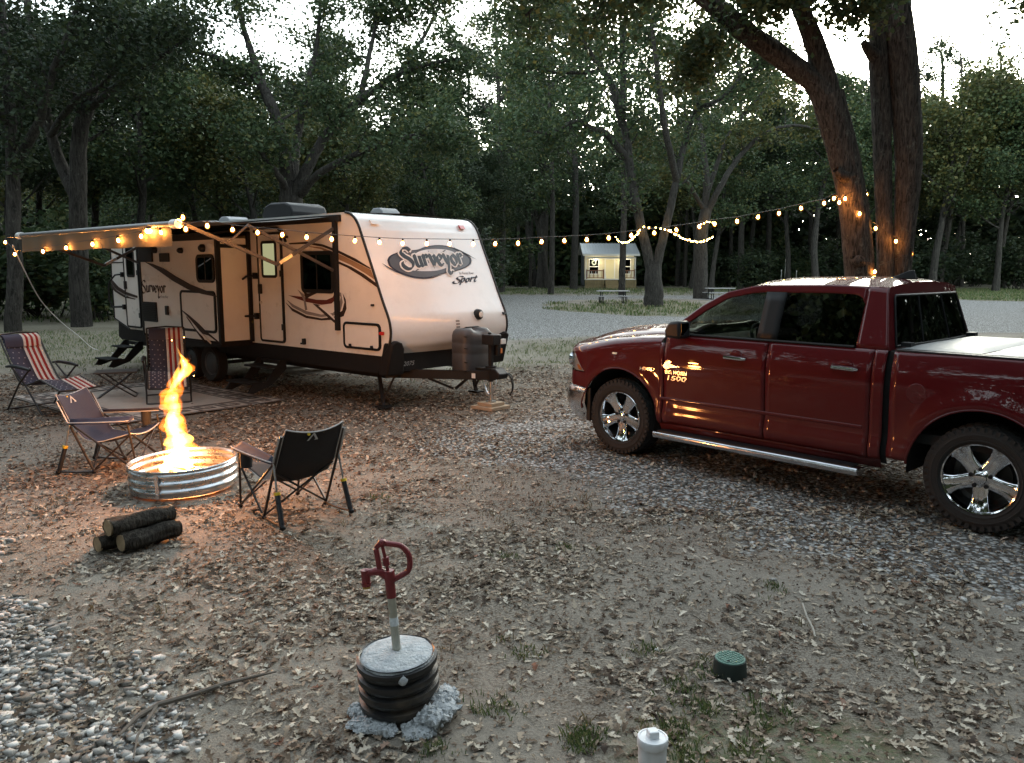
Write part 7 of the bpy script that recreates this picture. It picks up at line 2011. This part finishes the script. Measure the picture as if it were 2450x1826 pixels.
# stones
cub = np.array([(a, b_, c) for a in (-1, 1) for b_ in (-1, 1) for c in (-1, 1)]) * .72
cuf = np.array([(0, 1, 3), (0, 3, 2), (4, 6, 7), (4, 7, 5), (0, 4, 5), (0, 5, 1), (2, 3, 7), (2, 7, 6), (0, 2, 6), (0, 6, 4), (1, 5, 7), (1, 7, 3)])
def stones(name, x, y, r, smin, smax, m):
    n = len(x)
    s = smin + (smax - smin) * r.uniform(0, 1, n) ** 3.2
    V = cub[None] * (1 + r.normal(0, .22, (n, 8, 1))) + r.normal(0, .10, (n, 8, 3))
    V = V * np.stack([r.uniform(.8, 1.3, n), r.uniform(.7, 1.1, n), r.uniform(.45, .8, n)], 1)[:, None]
    a = r.uniform(0, 6.28, n)[:, None]
    X = (V[..., 0] * np.cos(a) - V[..., 1] * np.sin(a)) * s[:, None] + x[:, None]; Y_ = (V[..., 0] * np.sin(a) + V[..., 1] * np.cos(a)) * s[:, None] + y[:, None]
    Z = V[..., 2] * s[:, None] + ground_z(x, y)[:, None] + s[:, None] * .16
    V = np.stack([X, Y_, Z], -1).reshape(-1, 3); F = (cuf[None] + (np.arange(n) * 8)[:, None, None]).reshape(-1, 3)
    o = raw_mesh(name, V, F, m); tag(o, kind='stuff'); return o
stm = ramp_mat('crushed_limestone', [(0, (.11, .098, .082)), (.3, (.25, .23, .205)), (.7, (.40, .385, .355)), (1, (.60, .59, .56))], .85, 0, .3, .3)
x, y, r = sample(115000, 1.6, 6, lambda x, y: gravel_mask(x, y) * (x < -.5), 51); stones('gravel', x, y, r, .003, .029, stm)
x, y, r = sample(100000, 2.6, 14, lambda x, y: gravel_mask(x, y) * (x > -2.5) * .85 * (.55 + .9 * fbm(x * 1.5, y * 1.5)), 52); stones('gravel', x, y, r, .004, .027, stm)
x, y, r = sample(5000, 2.2, 9, lambda x, y: .10 + .25 * fbm(x * 1.1 + 9, y * 1.1), 53); stones('gravel', x, y, r, .004, .018, stm)
# grass blades
def grass(name, x, y, r, h, m, per=1, spread=.03, wf=.045):
    n = len(x) * per
    x = np.repeat(x, per) + r.normal(0, spread, n); y = np.repeat(y, per) + r.normal(0, spread, n)
    a = r.uniform(0, 6.28, n); hh_ = h * r.uniform(.5, 1.3, n); w = hh_ * wf + .0012; ln = hh_ * r.uniform(.2, .9, n)
    dx, dy = np.cos(a), np.sin(a); z0 = ground_z(x, y) - .003
    p = np.stack([np.stack([x - dy * w, y + dx * w, z0], 1), np.stack([x + dy * w, y - dx * w, z0], 1), np.stack([x + dx * ln * .4 + dy * w * .7, y + dy * ln * .4 - dx * w * .7, z0 + hh_ * .65], 1), np.stack([x + dx * ln, y + dy * ln, z0 + hh_], 1)], 1).reshape(-1, 3)
    i = np.arange(n)[:, None] * 4
    F = np.concatenate([i + np.array([0, 1, 2]), i + np.array([0, 2, 3])], 1).reshape(-1, 3)
    o = raw_mesh(name, p, F, m); tag(o, kind='stuff'); return o
grm = ramp_mat('grass_blades', [(0, (.05, .085, .028)), (.5, (.10, .145, .048)), (.85, (.17, .19, .075)), (1, (.32, .27, .16))], .7, .25)
drym = ramp_mat('dry_grass', [(0, (.16, .125, .075)), (.6, (.28, .225, .14)), (1, (.10, .11, .045))], .8, .2)
tx, ty = [], []
for (px, py, k, sp) in ((1398, 1768, 26, .045), (1680, 1690, 14, .05), (1630, 1640, 10, .05), (1600, 1745, 16, .06), (1840, 1700, 14, .08), (1690, 1600, 6, .05), (1545, 1555, 7, .04), (1780, 1790, 12, .06), (1180, 1690, 10, .07), (1030, 1790, 8, .05), (1640, 1800, 10, .05), (1220, 1330, 5, .05), (1350, 1310, 5, .05), (900, 1190, 5, .06), (1850, 1410, 6, .05), (1270, 1560, 6, .05)):
    g = gp(px, py); tx += list(g.x + rs.normal(0, sp, k * 3)); ty += list(g.y + rs.normal(0, sp, k * 3))
grass('grass', np.array(tx), np.array(ty), np.random.default_rng(61), .034, grm, 5, .016)
x, y, r = sample(1400, 2.2, 7.5, lambda x, y: np.clip(.10 + .5 * fbm(x * 1.2 + 4, y * 1.2 + 2), 0, 1) * (1 - gravel_mask(x, y)), 62); grass('dry_grass', x, y, r, .05, drym, 7, .03)
x, y, r = sample(30000, 13.5, 26, lambda x, y: grass_mask(x, y) * (1 - gravel_mask(x, y)), 63, .75, 2); grass('grass', x, y, r, .075, grm, 3, .05)
x, y, r = sample(24000, 30, 86, lambda x, y: grass_mask(x, y) * (1 - gravel_mask(x, y)), 64, .75, 2); grass('grass', x, y, r, .15, grm, 6, .18, .13)
